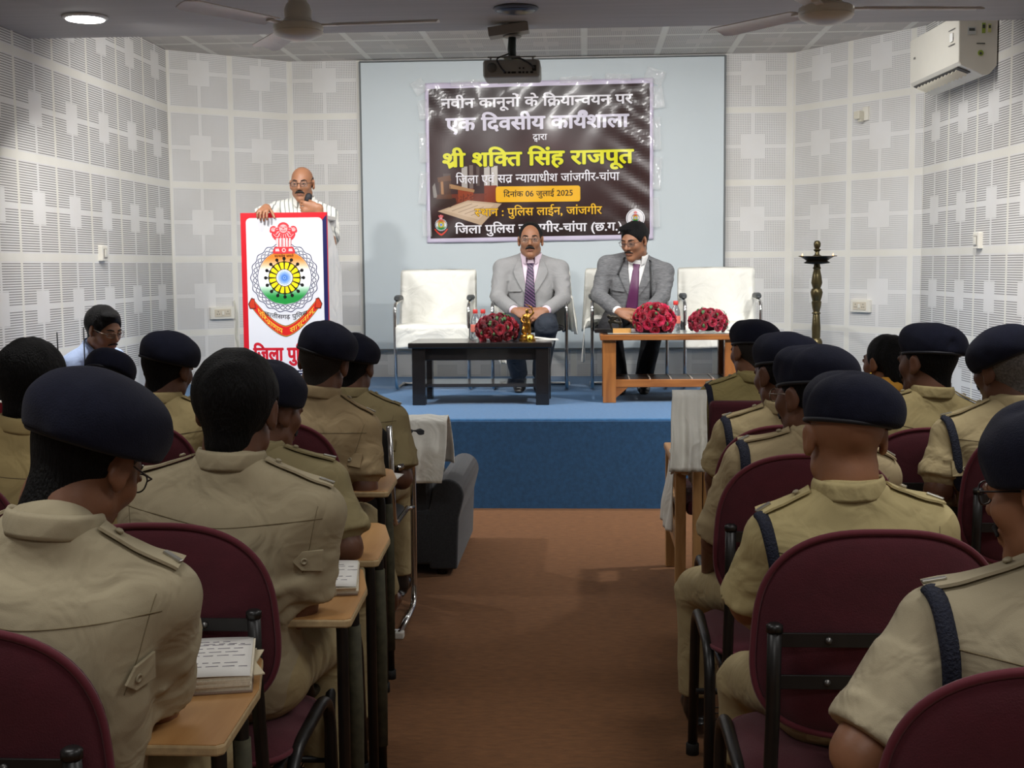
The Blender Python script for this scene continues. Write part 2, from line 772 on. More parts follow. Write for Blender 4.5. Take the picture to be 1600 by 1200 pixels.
# ------------------------------------------------------------------ the room
CX_L, CX_R = W(456, 300, BACK_Y).x, W(1238, 300, BACK_Y).x     # ends of the flat back wall
LW_X, LW_Y = -3.16, 9.71                                      # left corner
RW_X, RW_Y = W(1441, 300, 9.3).x, 9.3                         # right corner
STAGE_CEIL = W(700, 92, BACK_Y).z
REAR_Y = -3.0
RW_X0 = RW_X + 0.055 * (RW_Y - REAR_Y)


def wall(name, P, Q, kind, z1, usize=TILE, uoff=0.0, m=None):
    """A wall whose inner face runs from P to Q (room on the right hand side of P->Q seen from above ... kept thin outward)."""
    P, Q = Vector((P[0], P[1], 0)), Vector((Q[0], Q[1], 0))
    L = (Q - P).length
    d = (Q - P).normalized()
    mb = MB()
    mb.box((L / 2, 0.06, z1 / 2), (L, 0.12, z1))
    o = mb.build(name, m or tile_mat('perforated_tiles_' + name, kind, usize=usize, uoff=uoff))
    o.location = P
    o.rotation_euler = (0, 0, math.atan2(d.y, d.x))
    return struct(o)


wall('wall_back', (CX_L, BACK_Y), (CX_R, BACK_Y), 'holes', 3.3)
wall('wall_left_angled', (LW_X, LW_Y), (CX_L, BACK_Y), 'holes', 3.3, usize=math.hypot(CX_L - LW_X, BACK_Y - LW_Y) / 2)
_ra = math.hypot(RW_X - CX_R, BACK_Y - RW_Y)
wall('wall_right_angled', (CX_R, BACK_Y), (RW_X, RW_Y), 'holes', 3.3, usize=(_ra - 0.10) / 2)
wall('wall_left', (LW_X, REAR_Y), (LW_X, LW_Y), 'slots', 3.3, usize=0.53, uoff=-((LW_Y - REAR_Y) / 0.53) % 1.0)
wall('wall_right', (RW_X, RW_Y), (RW_X0, REAR_Y), 'slots', 3.3, usize=0.53)
wall('wall_rear', (RW_X0, REAR_Y), (LW_X, REAR_Y), 'holes', 3.3, m=mat('rear_paint', (205, 200, 192), 0.8, vary=0.03))

carpet = mat('brown_carpet', (112, 75, 45), 0.95, vary=0.20, vscale=60, bump=(260, 0.6, 0.004), stretch=(0.35, 1, 1), sheen=0.08, spec=0.2)
_m = MB()
_m.box(((LW_X + RW_X0) / 2, (REAR_Y + FRONT_Y) / 2, -0.05), (RW_X0 - LW_X + 0.1, FRONT_Y - REAR_Y + 0.2, 0.1))
struct(_m.build('floor', carpet))

blue = mat('blue_carpet', (52, 104, 150), 0.95, vary=0.16, vscale=45, bump=(300, 0.6, 0.004), sheen=0.3)
_m = MB()
_out = [(LW_X, FRONT_Y), (RW_X + 0.12, FRONT_Y), (RW_X, RW_Y), (CX_R, BACK_Y), (CX_L, BACK_Y), (LW_X, LW_Y)]
_m.prism(_out, STAGE_Z)
struct(_m.build('stage', blue, bevel=0.012, seg=3))
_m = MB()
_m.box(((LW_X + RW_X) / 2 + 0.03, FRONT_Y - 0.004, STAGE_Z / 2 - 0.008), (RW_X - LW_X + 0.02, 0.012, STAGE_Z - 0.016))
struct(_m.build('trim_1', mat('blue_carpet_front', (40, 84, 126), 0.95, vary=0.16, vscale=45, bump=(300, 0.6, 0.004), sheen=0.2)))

_m = MB()
_m.box(((LW_X + RW_X0) / 2, (REAR_Y + SOFFIT_Y) / 2, CEIL_Z + 0.3), (RW_X0 - LW_X + 0.2, SOFFIT_Y - REAR_Y, 0.6))
struct(_m.build('ceiling', mat('audience_ceiling', (172, 167, 163), 0.7, vary=0.05, vscale=3, stretch=(0.3, 6, 1))))
_m = MB()
_m.box(((LW_X + RW_X) / 2, (SOFFIT_Y + BACK_Y) / 2 + 0.1, STAGE_CEIL + 0.1), (RW_X - LW_X + 0.4, BACK_Y - SOFFIT_Y + 0.3, 0.2))
struct(_m.build('ceiling_stage', tile_mat('ceiling_tiles', 'holes', (205, 198, 190), axes=('X', 'Y'))))

# the pale notice board on the back wall
_tl, _tr = W(563, 97, BACK_Y), W(1133, 88, BACK_Y)
_bl = W(571, 547, BACK_Y)
BX0, BX1, BZ0, BZ1 = (_tl.x + _bl.x) / 2, _tr.x, _bl.z, (_tl.z + _tr.z) / 2
board = thing('notice_board', 'large pale blue-grey board covering the middle of the back wall', 'board', ((BX0 + BX1) / 2, BACK_Y, BZ0))
_m = MB()
_m.box((0, -0.022, (BZ1 - BZ0) / 2), (BX1 - BX0 - 0.016, 0.036, BZ1 - BZ0 - 0.016))
_m.build('panel', mat('board_paint', (203, 212, 215), 0.55, vary=0.02, vscale=1.5), board, bevel=0.003)
_m = MB()
_w, _h = BX1 - BX0, BZ1 - BZ0
for c, sz in (((0, -0.02, 0.004), (_w, 0.04, 0.014)), ((-_w / 2, -0.02, _h / 2), (0.012, 0.04, _h)),
              ((_w / 2, -0.02, _h / 2), (0.012, 0.04, _h)), ((0, -0.02, _h), (_w, 0.04, 0.010))):
    _m.box(c, sz)
_m.build('frame', mat('board_edge', (104, 108, 108), 0.5), board)


# ------------------------------------------------------------------ fittings of walls and ceiling
def downlight(p, on, label):
    t = thing('downlight', label, 'ceiling light', (p.x, p.y, CEIL_Z))
    MB().lathe([(0.115, 0), (0.118, -0.006), (0.110, -0.014), (0.098, -0.016)], 36).build(
        'rim', mat('lamp_rim', (225, 225, 222), 0.4) if on else mat('lamp_rim_grey', (84, 90, 100), 0.5), t, smooth=True)
    mm = mat('lamp_diffuser', (255, 255, 255), 0.4, emit=((255, 250, 240), 14)) if on else mat('lamp_off', (62, 70, 86), 0.3)
    MB().lathe([(0.100, -0.012), (0.096, -0.020), (0.05, -0.024)], 36).build('diffuser', mm, t, smooth=True)
    return t


downlight(DOWNLIGHTS[0], True, 'lit round ceiling light above the left wall')
downlight(DOWNLIGHTS[1], True, 'lit round ceiling light near the air conditioner')
_p = W(806, 22, 6.72)
_p.z = CEIL_Z
downlight(_p, False, 'dark unlit round ceiling light in front of the projector')


def fan(px, py, Y, angles, label):
    c = W(px, py, Y)
    white = mat('fan_enamel', (226, 224, 212), 0.35, vary=0.06)
    t = thing('ceiling_fan', label, 'fan', c, 0, 'ceiling fans')
    MB().tube([(0, 0, 0.03), (0, 0, CEIL_Z - c.z - 0.02)], 0.012, 12).build('rod', mat('fan_rod', (52, 50, 48), 0.5), t, smooth=True)
    MB().lathe([(0.055, CEIL_Z - c.z - 0.07), (0.06, CEIL_Z - c.z - 0.001)], 24).build('canopy', white, t, smooth=True)
    MB().lathe([(0.062, 0.012), (0.066, 0.03), (0.060, 0.036), (0.062, 0.075), (0.052, 0.10), (0.046, 0.104), (0.036, 0.135), (0.022, 0.15)], 32).build(
        'motor_cap', white, t, auto=35)
    MB().lathe([(0.03, -0.062), (0.07, -0.052), (0.105, -0.036), (0.113, -0.024), (0.108, -0.02), (0.113, -0.012), (0.112, 0.006),
                (0.10, 0.014), (0.05, 0.02)], 40).build('motor', white, t, auto=35)
    for a in angles:
        q = R(a)
        M = Matrix.Rotation(q, 4, 'Z')
        mb = MB()
        mb.box(M @ Vector((0.13, 0, 0.004)), (0.10, 0.03, 0.008), M.to_3x3())

        def fn(u, v):
            x = 0.155 + 0.49 * u
            w = 0.062 * (0.85 + 0.25 * u) * (1 - max(0, u - 0.9) ** 2 * 30)
            y = (v - 0.5) * 2 * w
            return M @ Vector((x, y, 0.004 + y * 0.14 + 0.010 * math.cos((v - 0.5) * PI)))
        mb.grid(fn, 16, 8, 0, 0.004)
        mb.build('blade', mat('fan_blade', (232, 229, 222), 0.4, vary=0.08), t, auto=40)
    return t


fan(466, 42, 5.85, (-4, 118, 236), 'ceiling fan whose three blades spread in front of the left wall')
fan(1291, 15, 5.45, (6, 128, 246), 'ceiling fan hanging near the air conditioner')

# projector on its ceiling bracket
_pj = W(801, 112, 7.15)
t = thing('projector', 'grey projector hanging from the ceiling over the banner', 'projector', _pj)
_g = mat('projector_grey', (150, 150, 143), 0.5)
_d = mat('black_plastic', (22, 22, 24), 0.45)
MB().box((0, 0, 0), (0.31, 0.24, 0.095)).build('case', _g, t, bevel=0.016, seg=3)
_m = MB()
_m.lathe([(0.026, 0), (0.026, 0.004), (0.006, 0.005)], 24, (-0.105, -0.120, 0.005), axis=Matrix.Rotation(PI / 2, 3, 'X'))
_m.build('speaker_grille', mat('projector_grille', (94, 94, 90), 0.6), t, smooth=True)
_m = MB()
for x, w in ((-0.035, 0.014), (-0.012, 0.014), (0.012, 0.024), (0.045, 0.014), (0.065, 0.010), (0.085, 0.012), (0.11, 0.016)):
    _m.box((x, -0.121, -0.022), (w, 0.006, 0.010))
_m.box((0.045, -0.121, 0.0), (0.008, 0.006, 0.008)).box((0.065, -0.121, 0.0), (0.008, 0.006, 0.008)).box((0.123, -0.121, 0.0), (0.022, 0.006, 0.03))
_m.build('port', _d, t)
_m = MB()
_m.tube(rounded([(-0.035, -0.123, -0.02), (-0.055, -0.16, 0.0), (-0.085, -0.11, 0.055), (-0.02, -0.04, 0.09)], 0.03), 0.0045, 8)
_m.tube(rounded([(0.123, -0.123, 0.0), (0.10, -0.15, 0.02), (0.045, -0.10, 0.058), (0.0, -0.04, 0.065)], 0.03), 0.005, 8)
_m.build('cable', _d, t, smooth=True)
_m = MB()
for a in (-0.115, 0.115):
    _m.tube([(a, -0.08, 0.045), (a, -0.08, 0.065)], 0.005, 8).tube([(a, 0.08, 0.045), (a, 0.08, 0.065)], 0.005, 8)
_m.box((0, -0.08, 0.066), (0.26, 0.016, 0.006)).box((0, 0.08, 0.066), (0.26, 0.016, 0.006)).box((0, 0, 0.068), (0.09, 0.18, 0.006))
_m.build('mounting_frame', mat('bracket_steel', (140, 142, 140), 0.4, 0.6), t)
_zc = CEIL_Z - _pj.z
_m = MB()
_m.tube([(0, 0, 0.068), (-0.004, 0, 0.12), (0, 0, _zc - 0.06)], [0.022, 0.024, 0.020], 14).build(
    'pole', mat('bracket_dark', (52, 62, 60), 0.45, 0.3), t, smooth=True)
_m = MB()
_m.lathe([(0.05, _zc - 0.075), (0.052, _zc - 0.066)], 20)
_rt = Matrix.Rotation(R(10), 3, 'Y')
_m.box((-0.02, 0, _zc - 0.038), (0.22, 0.12, 0.05), Matrix.Rotation(R(-8), 3, 'Y'))
_m.build('ceiling_plate', mat('bracket_plate', (150, 146, 140), 0.5), t, bevel=0.003)

# air conditioner on the right wall
_a, _b = W(1500, 108, 7.9), W(1436, 130, 8.85)
_ang = math.atan2(0.055, -1) - PI / 2                            # local -x looks into the room
t = thing('air_conditioner', 'white wall-mounted air conditioner high on the right wall', 'air conditioner',
          ((_a.x + _b.x) / 2 - 0.02, (7.9 + 8.85) / 2, (_a.z + _b.z) / 2))
t.rotation_euler = (0, 0, math.atan(0.055))
_L = 0.94
_prof = [(0.0, 0.0), (-0.015, 0.02), (-0.02, 0.30), (0.03, 0.315), (0.215, 0.315), (0.215, -0.005), (0.17, -0.055), (0.13, -0.06), (0.05, -0.02)]
_m = MB()
_m.prism(_prof, _L, Matrix(((1, 0, 0, 0), (0, 0, 1, -_L / 2), (0, 1, 0, 0), (0, 0, 0, 1))))
_m.build('housing', mat('ac_white', (216, 212, 200), 0.4, vary=0.02), t, bevel=0.006)
_m = MB()
_m.box((0.035, 0, -0.020), (0.085, _L - 0.10, 0.006), Matrix.Rotation(R(20), 3, 'Y'))
_m.build('air_slot', mat('ac_slot', (70, 68, 64), 0.6), t)
for k in range(12):
    MB().box((0.038, -0.36 + k * 0.066, -0.030), (0.07, 0.010, 0.022), Matrix.Rotation(R(20), 3, 'Y') @ Matrix.Rotation(R(35), 3, 'X')).build(
        'louver', mat('ac_louver', (226, 220, 200), 0.5), t)
_m = MB()
_m.box((-0.024, -0.36, 0.18), (0.004, 0.05, 0.05))
_m.build('display', mat('ac_display', (245, 245, 240), 0.3), t)
_m = MB()
_m.box((-0.0225, -0.36, 0.225), (0.004, 0.11, 0.004)).box((-0.0225, -0.36, 0.135), (0.004, 0.11, 0.004)).box((-0.022, 0.36, 0.17), (0.004, 0.03, 0.012))
_m.build('trim_line', mat('ac_line', (110, 108, 104), 0.5), t)
_sd = mat('sticker_dark', (70, 74, 70), 0.5)
for x, z, w, h, c in ((0.06, 0.20, 0.05, 0.045, mat('sticker_pale', (198, 200, 196), 0.5)), (0.13, 0.215, 0.02, 0.06, mat('sticker_green', (150, 170, 70), 0.5)),
                      (0.165, 0.215, 0.018, 0.05, mat('sticker_yellow', (196, 196, 120), 0.5)), (0.115, 0.125, 0.05, 0.006, _sd)):
    o = MB().box((x, -_L / 2 - 0.001, z), (w, 0.002, h)).build('sticker', c, t)
    if h > 0.04:
        MB().box((x, -_L / 2 - 0.0022, z + h * 0.15), (w * 0.7, 0.001, h * 0.35)).build('sticker_print', _sd, o)
o = MB().lathe([(0.017, 0), (0.017, 0.002)], 20, (0.115, -_L / 2, 0.07), 0, Matrix.Rotation(PI / 2, 3, 'X')).build('sticker', mat('sticker_green'), t)
MB().lathe([(0.008, 0), (0.008, 0.003)], 16, (0.115, -_L / 2, 0.067), 0, Matrix.Rotation(PI / 2, 3, 'X')).build('sticker_print', _sd, o)


def wall_plate(p, rot, w, h, label, kind, name, cat):
    """p is on the wall face; local -y looks into the room."""
    t = thing(name, label, cat, p, rot)
    white = mat('switch_white', (224, 220, 208), 0.4)
    MB().box((0, -0.012, 0), (w, 0.03, h)).build('plate', white, t, bevel=0.004)
    g = mat('switch_line', (150, 146, 138), 0.5)
    if kind == 'socket':
        MB().box((0, -0.0285, 0), (w * 0.68, 0.006, h * 0.62)).build('frame', mat('socket_frame', (206, 196, 176), 0.4), t, bevel=0.001)
        for x in (-1, 1):
            mb = MB()
            for dx, dz in ((0, 0.012), (-0.009, -0.008), (0.009, -0.008)):
                mb.tube([(x * w * 0.2 + dx, -0.030, dz), (x * w * 0.2 + dx, -0.033, dz)], 0.0036, 8)
            mb.build('socket_hole', mat('socket_hole', (70, 66, 62), 0.6), t)
        MB().box((0, -0.033, 0), (0.018, 0.008, 0.03)).build('rocker', white, t, bevel=0.002)
    else:
        MB().box((0.0, -0.0285, 0), (w * 0.55, 0.006, h * 0.62)).build('frame', g, t, bevel=0.001)
        MB().box((0.0, -0.033, 0), (w * 0.36, 0.008, h * 0.5), Matrix.Rotation(R(6), 3, 'X')).build('rocker', white, t, bevel=0.002)
    return t


def on_line(px, py, P, Q):
    """Point of the vertical wall through P-Q seen at a pixel, and the wall's turn."""
    d = CAM_R @ Vector(((px - 800) / FPX, (600 - py) / FPX, -1))
    ex, ey = Q[0] - P[0], Q[1] - P[1]
    k = (P[0] * ey - P[1] * ex) / (d.x * ey - d.y * ex)
    return Vector((0, 0, EYE)) + d * k, math.atan2(ey, ex)


_p, _r = on_line(346, 489, (LW_X, LW_Y), (CX_L, BACK_Y))
wall_plate(_p, _r, 0.20, 0.095, 'white double socket plate on the wall just left of the podium', 'socket', 'wall_socket', 'socket')
_p, _r = on_line(1347, 478, (CX_R, BACK_Y), (RW_X, RW_Y))
wall_plate(_p, _r, 0.19, 0.095, 'white double socket plate on the wall right of the brass lamp', 'socket', 'wall_socket', 'socket')
_p, _r = on_line(158, 396, (LW_X, REAR_Y), (LW_X, LW_Y))
wall_plate(_p, _r, 0.10, 0.10, 'small white switch on the slotted left wall', 'switch', 'wall_switch', 'switch')
_p, _r = on_line(1531, 376, (RW_X, RW_Y), (RW_X0, REAR_Y))
wall_plate(_p, _r, 0.10, 0.10, 'small white switch on the slotted right wall below the air conditioner', 'switch', 'wall_switch', 'switch')
_p, _r = on_line(1352, 178, (CX_R, BACK_Y), (RW_X, RW_Y))
t = thing('plug_adapter', 'cream plug in a small outlet high on the wall left of the air conditioner', 'plug', _p, _r)
MB().box((0.015, -0.008, 0), (0.055, 0.022, 0.10)).build('plate', mat('switch_white'), t, bevel=0.003)
MB().box((-0.02, -0.045, -0.01), (0.055, 0.055, 0.06)).box((-0.01, -0.035, -0.045), (0.03, 0.035, 0.03)).build(
    'plug_body', mat('plug_cream', (208, 202, 184), 0.45), t, bevel=0.006)
# loose cream cable hanging on the wall left of the podium
_p, _r = on_line(364, 470, (LW_X, LW_Y), (CX_L, BACK_Y))
_pts = []
for k in range(30):
    u = k / 29
    _pts.append((0.012 * math.sin(u * 5) + 0.02 * u + (0.022 * math.sin((u - .6) * 30) if u > .6 else 0), -0.02 - 0.01 * math.sin(u * 9), -0.50 * u + (0.10 * math.cos((u - .6) * 26) - .1 if u > .6 else 0)))
t = MB().tube(_pts, 0.006, 8).build('wall_cable', mat('cable_cream', (206, 203, 188), 0.5), smooth=True)
t.location = _p
t.rotation_euler = (0, 0, _r)
tag(t, 'loose cream cable hanging down the wall beside the podium', 'cable')


# ------------------------------------------------------------------ chairs of the audience
maroon = mat('maroon_cloth', (76, 19, 32), 0.9, vary=0.10, vscale=25, bump=(420, 0.5, 0.002), sheen=0.12, wrinkle=(9, 0.12, 0.02))
piping = mat('maroon_piping', (94, 26, 40), 0.85, sheen=0.15)
blacktube = mat('black_tube', (24, 23, 23), 0.38, vary=0.25, vscale=30)
tape = mat('khaki_tape', (70, 68, 50), 0.8, vary=0.3, vscale=40)
ply_top = wood_mat('tablet_laminate', (196, 150, 96), (176, 128, 76), 0.4, 3, (8, 1, 8))
ply_edge = mat('tablet_edge', (176, 152, 112), 0.7, vary=0.15, vscale=60)
steelwire = mat('basket_wire', (60, 54, 48), 0.45, 0.4)
chrome = mat('chrome', (205, 205, 205), 0.16, 1.0)


def pad(mb, c, hw, hh, T, n_exp, bend=0.0, rec=0.0, rings=9, seg=56, top_exp=None, plane='xz', taper=0.0):
    """Upholstered cushion with a super-elliptic outline, lying in xz (backrest) or xy (seat)."""
    for side in (1, -1):
        base = len(mb.v)
        ringsv = []
        for i in range(rings + 1):
            rho = math.sin(i / rings * PI / 2)
            th = T * max(0.0, 1 - rho ** 5) ** 0.5
            row = []
            for k in range(seg):
                q = 2 * PI * k / seg
                e = n_exp if math.sin(q) < 0 or top_exp is None else top_exp
                cx, sx = math.cos(q), math.sin(q)
                x = math.copysign(abs(cx) ** (2 / e), cx) * hw * rho
                z = math.copysign(abs(sx) ** (2 / e), sx) * hh * rho
                x *= 1 - taper * (z / hh) if taper else 1
                y = side * th / 2 + bend * (x / hw) ** 2 - rec * (z + hh)
                p = (c[0] + x, c[1] + y, c[2] + z) if plane == 'xz' else (c[0] + x, c[1] + z, c[2] + side * th / 2 - bend * (z / hh) ** 2)
                row.append(p)
                if i == 0:
                    break
            ringsv.append(row)
        idx, n = [], base
        for row in ringsv:
            mb.v += row
            idx.append(list(range(n, n + len(row))))
            n += len(row)
        fl = (side == -1) == (plane == 'xz')
        for k in range(seg):
            f = (idx[0][0], idx[1][k], idx[1][(k + 1) % seg])
            mb.f.append(f if not fl else f[::-1])
            mb.mi.append(0)
        for i in range(1, rings):
            for k in range(seg):
                f = (idx[i][k], idx[i + 1][k], idx[i + 1][(k + 1) % seg], idx[i][(k + 1) % seg])
                mb.f.append(f if not fl else f[::-1])
                mb.mi.append(0)
    return mb


def pad_rim(c, hw, hh, n_exp, bend, rec, r, top_exp=None, seg=72, taper=0.0, dy=0.0):
    pts = []
    for k in range(seg):
        q = 2 * PI * k / seg
        e = n_exp if math.sin(q) < 0 or top_exp is None else top_exp
        cx, sx = math.cos(q), math.sin(q)
        x = math.copysign(abs(cx) ** (2 / e), cx) * hw
        z = math.copysign(abs(sx) ** (2 / e), sx) * hh
        x *= 1 - taper * (z / hh)
        pts.append((c[0] + x, c[1] + dy + bend * (x / hw) ** 2 - rec * (z + hh), c[2] + z))
    return MB().tube(pts, r, 8, closed=True)


def make_chair(label, group, tablet=True):
    t = thing('upholstered_chair', label, 'chair', (0, 0, 0), 0, group)
    bc = (0, -0.0, 0.735)
    b = pad(MB(), bc, 0.228, 0.197, 0.062, 3.2, 0.035, 0.09, top_exp=2.7, taper=0.05).build('backrest', maroon, t, smooth=True)
    pad_rim(bc, 0.226, 0.195, 3.2, 0.035, 0.09, 0.0065, 2.7, taper=0.05, dy=-0.012).build('piping', piping, b, smooth=True)
    b2 = pad(MB(), (0, 0.235, 0.425), 0.235, 0.225, 0.065, 4, 0.012, plane='xy').build('seat', maroon, t, smooth=True)
    rim = [(0.235 * math.copysign(abs(math.cos(2 * PI * k / 60)) ** .5, math.cos(2 * PI * k / 60)),
            0.235 + 0.225 * math.copysign(abs(math.sin(2 * PI * k / 60)) ** .5, math.sin(2 * PI * k / 60)), 0.42) for k in range(60)]
    MB().tube(rim, 0.006, 8, True).build('piping', piping, b2, smooth=True)
    for s in (-1, 1):
        m = MB()
        m.tube(rounded([(s * 0.205, 0.40, 0.385), (s * 0.20, -0.02, 0.385), (s * 0.197, -0.045, 0.60), (s * 0.197, -0.055, 0.755)], 0.05), 0.0135, 12)
        m.build('back_post', blacktube, t, smooth=True)
        MB().lathe([(0.0155, 0), (0.0155, 0.012), (0.010, 0.016)], 14, (s * 0.197, -0.055, 0.75)).build('post_cap', blacktube, t, smooth=True)
        sf = MB().tube(rounded([(s * 0.245, 0.46, 0.015), (s * 0.24, 0.43, 0.44), (s * 0.235, 0.06, 0.42), (s * 0.24, 0.02, 0.015)], 0.10, 7), 0.0145, 12).build(
            'side_frame', blacktube, t, smooth=True)
        for y in (0.461, 0.0195):
            MB().lathe([(0.019, 0), (0.019, 0.03), (0.016, 0.034)], 14, (s * 0.245, y, 0)).build('foot_cap', mat('rubber', (30, 29, 28), 0.8), sf, smooth=True)
    for z in (0.735, 0.655):
        cb = MB().box((0, -0.046 - (z - .655) * .1, z), (0.40, 0.006, 0.026)).build('crossbar', blacktube, t, bevel=0.001)
        for x in (-0.1, 0.1):
            MB().lathe([(0.007, 0), (0.006, 0.004), (0.0, 0.005)], 12, (x, -0.049 - (z - .655) * .1, z), axis=Matrix.Rotation(PI / 2, 3, 'X')).build(
                'screw', mat('screw_steel', (90, 88, 86), 0.35, 0.8), cb, smooth=True)
    for y in (0.06, 0.41):
        MB().tube([(-0.24, y, 0.2), (0.24, y, 0.2)], 0.009, 8).build('stretcher', blacktube, t, smooth=True)
    m = MB()
    for k in range(9):
        x = -0.20 + k * 0.05
        m.tube([(x, 0.06, 0.20), (x, 0.09, 0.165), (x, 0.38, 0.165), (x, 0.41, 0.20)], 0.0022, 5)
    for k in range(7):
        y = 0.09 + k * 0.048
        m.tube([(-0.22, y, 0.165), (0.22, y, 0.165)], 0.0022, 5)
    m.build('book_basket', steelwire, t, smooth=True)
    if tablet:
        out = [(0.10, 0.17), (0.335, 0.17), (0.345, 0.18), (0.335, 0.44), (0.295, 0.62), (0.27, 0.65), (0.15, 0.66), (0.10, 0.62), (0.09, 0.40), (0.085, 0.185)]
        tb = MB().prism(out, 0.018, Matrix.Translation((0, 0, 0.664))).build('writing_tablet', ply_edge, t, bevel=0.004)
        MB().prism([(x * 0.985 + 0.003, y * 0.985 + 0.006) for x, y in out], 0.0016, Matrix.Translation((0, 0, 0.6815))).build('laminate_top', ply_top, tb)
        for k, y in enumerate((0.28, 0.42)):
            m = MB().tube(rounded([(0.17, y, 0.655), (0.305, y, 0.655), (0.305, y, 0.012)], 0.03), 0.0135, 12)
            l = m.build('tablet_leg', blacktube, t, smooth=True)
            MB().lathe([(0.018, 0), (0.018, 0.03)], 14, (0.305, y, 0)).build('foot_cap', mat('rubber'), l, smooth=True)
            if k:
                MB().tube([(0.305, y, 0.60), (0.307, y, 0.4), (0.305, y, 0.10)], [0.0165, 0.018, 0.0165], 12).build('cloth_wrap', tape, l, smooth=True)
    return t


# ------------------------------------------------------------------ steel cantilever chair (stage and front row)
grey_pad = mat('arm_pad_grey', (58, 62, 64), 0.5)
blackpad = mat('arm_pad_black', (18, 18, 19), 0.4)
chair_mesh = mat('chair_mesh_black', (30, 30, 33), 0.7)
whitecover = mat('white_cover', (232, 231, 222), 0.8, vary=0.02, bump=(500, 0.4, 0.002), wrinkle=(7, 0.45, 0.05))


def make_steel_chair(label, group, pads):
    """Faces +y, floor at z = 0; rails run back along the floor, seat 0.45, arms 0.64."""
    t = thing('cantilever_chair', label, 'chair', (0, 0, 0), 0, group)
    for s in (-1, 1):
        x = s * 0.265
        pts = rounded([(x, -0.22, 0.016), (x, 0.22, 0.016), (x * 1.0, 0.24, 0.63), (x, -0.16, 0.655)], 0.09, 7)
        fr = MB().tube(pts, 0.0125, 12).build('side_tube', chrome, t, smooth=True)
        MB().box((x, -0.215, 0.013), (0.035, 0.04, 0.026)).build('end_cap', mat('foot_white', (220, 218, 210), 0.5), fr, bevel=0.004)
        pd = pad(MB(), (0, 0, 0), 0.026, 0.125, 0.034, 3, 0.014, plane='xy').build('arm_pad', pads, t, smooth=True)
        pd.location = (x, 0.02, 0.672)
        MB().tube(rounded([(x * 0.92, 0.20, 0.43), (x * 0.92, -0.17, 0.43), (x * 0.92, -0.255, 0.83)], 0.06), 0.0115, 10).build('back_tube', chrome, t, smooth=True)
        MB().tube([(x * 0.92, 0.17, 0.43), (x, 0.225, 0.43)], 0.010, 8).build('bracket', chrome, t, smooth=True)
    MB().tube([(-0.265, -0.19, 0.016), (0.265, -0.19, 0.016)], 0.0125, 10).build('floor_bar', chrome, t, smooth=True)
    pad(MB(), (0, 0.0, 0.445), 0.245, 0.235, 0.05, 5, 0.01, plane='xy').build('seat', chair_mesh, t, smooth=True)
    pad(MB(), (0, -0.20, 0.665), 0.245, 0.185, 0.035, 5, 0.03, 0.2).build('backrest', chair_mesh, t, smooth=True)
    return t


def back_cover(parent_loc, rotz, label, group, seed=0, skew=0.0):
    """White cloth cover pulled over a chair back: an open-bottomed sleeve with folds."""
    rnd = random.Random(seed)
    ph = [rnd.random() * 6 for _ in range(6)]

    def fn(u, v):
        # u runs around the sleeve, v from hem to top
        q = 2 * PI * u
        e = 0.22
        cx, sy = math.cos(q), math.sin(q)
        x = math.copysign(abs(cx) ** 0.35, cx) * (0.284 + 0.008 * (1 - v))
        y = math.copysign(abs(sy) ** 0.6, sy) * (0.056 + 0.010 * (1 - v))
        fold = (0.007 * math.sin(9 * q + ph[0]) + 0.005 * math.sin(5 * q + ph[1] + 3 * v)) * (1.25 - v)
        hem = 0.015 * math.sin(3 * q + ph[2])
        z = 0.42 + hem * (1 - v) + v * 0.455 - 0.004 * abs(cx) * v
        top = max(0, v - 0.94) / 0.06
        y *= (1 - 0.75 * top ** 2)
        x *= (1 - 0.03 * top ** 2)
        return (x + fold * 0.5 + skew * v, -0.19 - 0.2 * (z - 0.5) + y + fold, z)
    m = MB()
    m.grid(fn, 72, 26)
    n = len(m.v)
    w = 27
    m.add([fn(i / 72, 1.0) for i in range(72)], [tuple(range(72))])
    o = m.build('chair_back_cover', whitecover, smooth=True)
    sd = o.modifiers.new('thickness', 'SOLIDIFY')
    sd.thickness = 0.003
    o.location = parent_loc
    o.rotation_euler = (0, 0, rotz)
    return tag(o, label, 'chair cover', group)


def seat_cover(parent_loc, rotz, label, group, seed=0, drop=0.17, side=0.0):
    rnd = random.Random(seed)
    ph = [rnd.random() * 6 for _ in range(6)]

    def fn(u, v):
        x = (u - 0.5) * 0.53
        s = v * (0.46 + drop)
        if s < 0.44:
            y, z = -0.22 + s, 0.478 + 0.004 * math.sin(u * 9 + ph[0])
        else:
            k = s - 0.44
            a = min(k / 0.05, 1) * PI / 2
            y = 0.22 + 0.03 * math.sin(a) + 0.008 * math.sin(u * 14 + ph[1]) * min(1, k * 8)
            z = 0.478 - (0.03 * (1 - math.cos(a)) + max(0, k - 0.05)) + 0.008 * math.sin(u * 5 + ph[2]) * min(1, k * 6)
            x *= 1 + 0.02 * math.sin(u * 3 + ph[3])
        edge = max(0, abs(u - 0.5) - 0.46) / 0.04
        return (x, y, z - edge * side)
    m = MB()
    m.grid(fn, 36, 40, 0, 0.003)
    o = m.build('seat_cover', whitecover, smooth=True)
    o.location = parent_loc
    o.rotation_euler = (0, 0, rotz)
    return tag(o, label, 'chair cover', group)


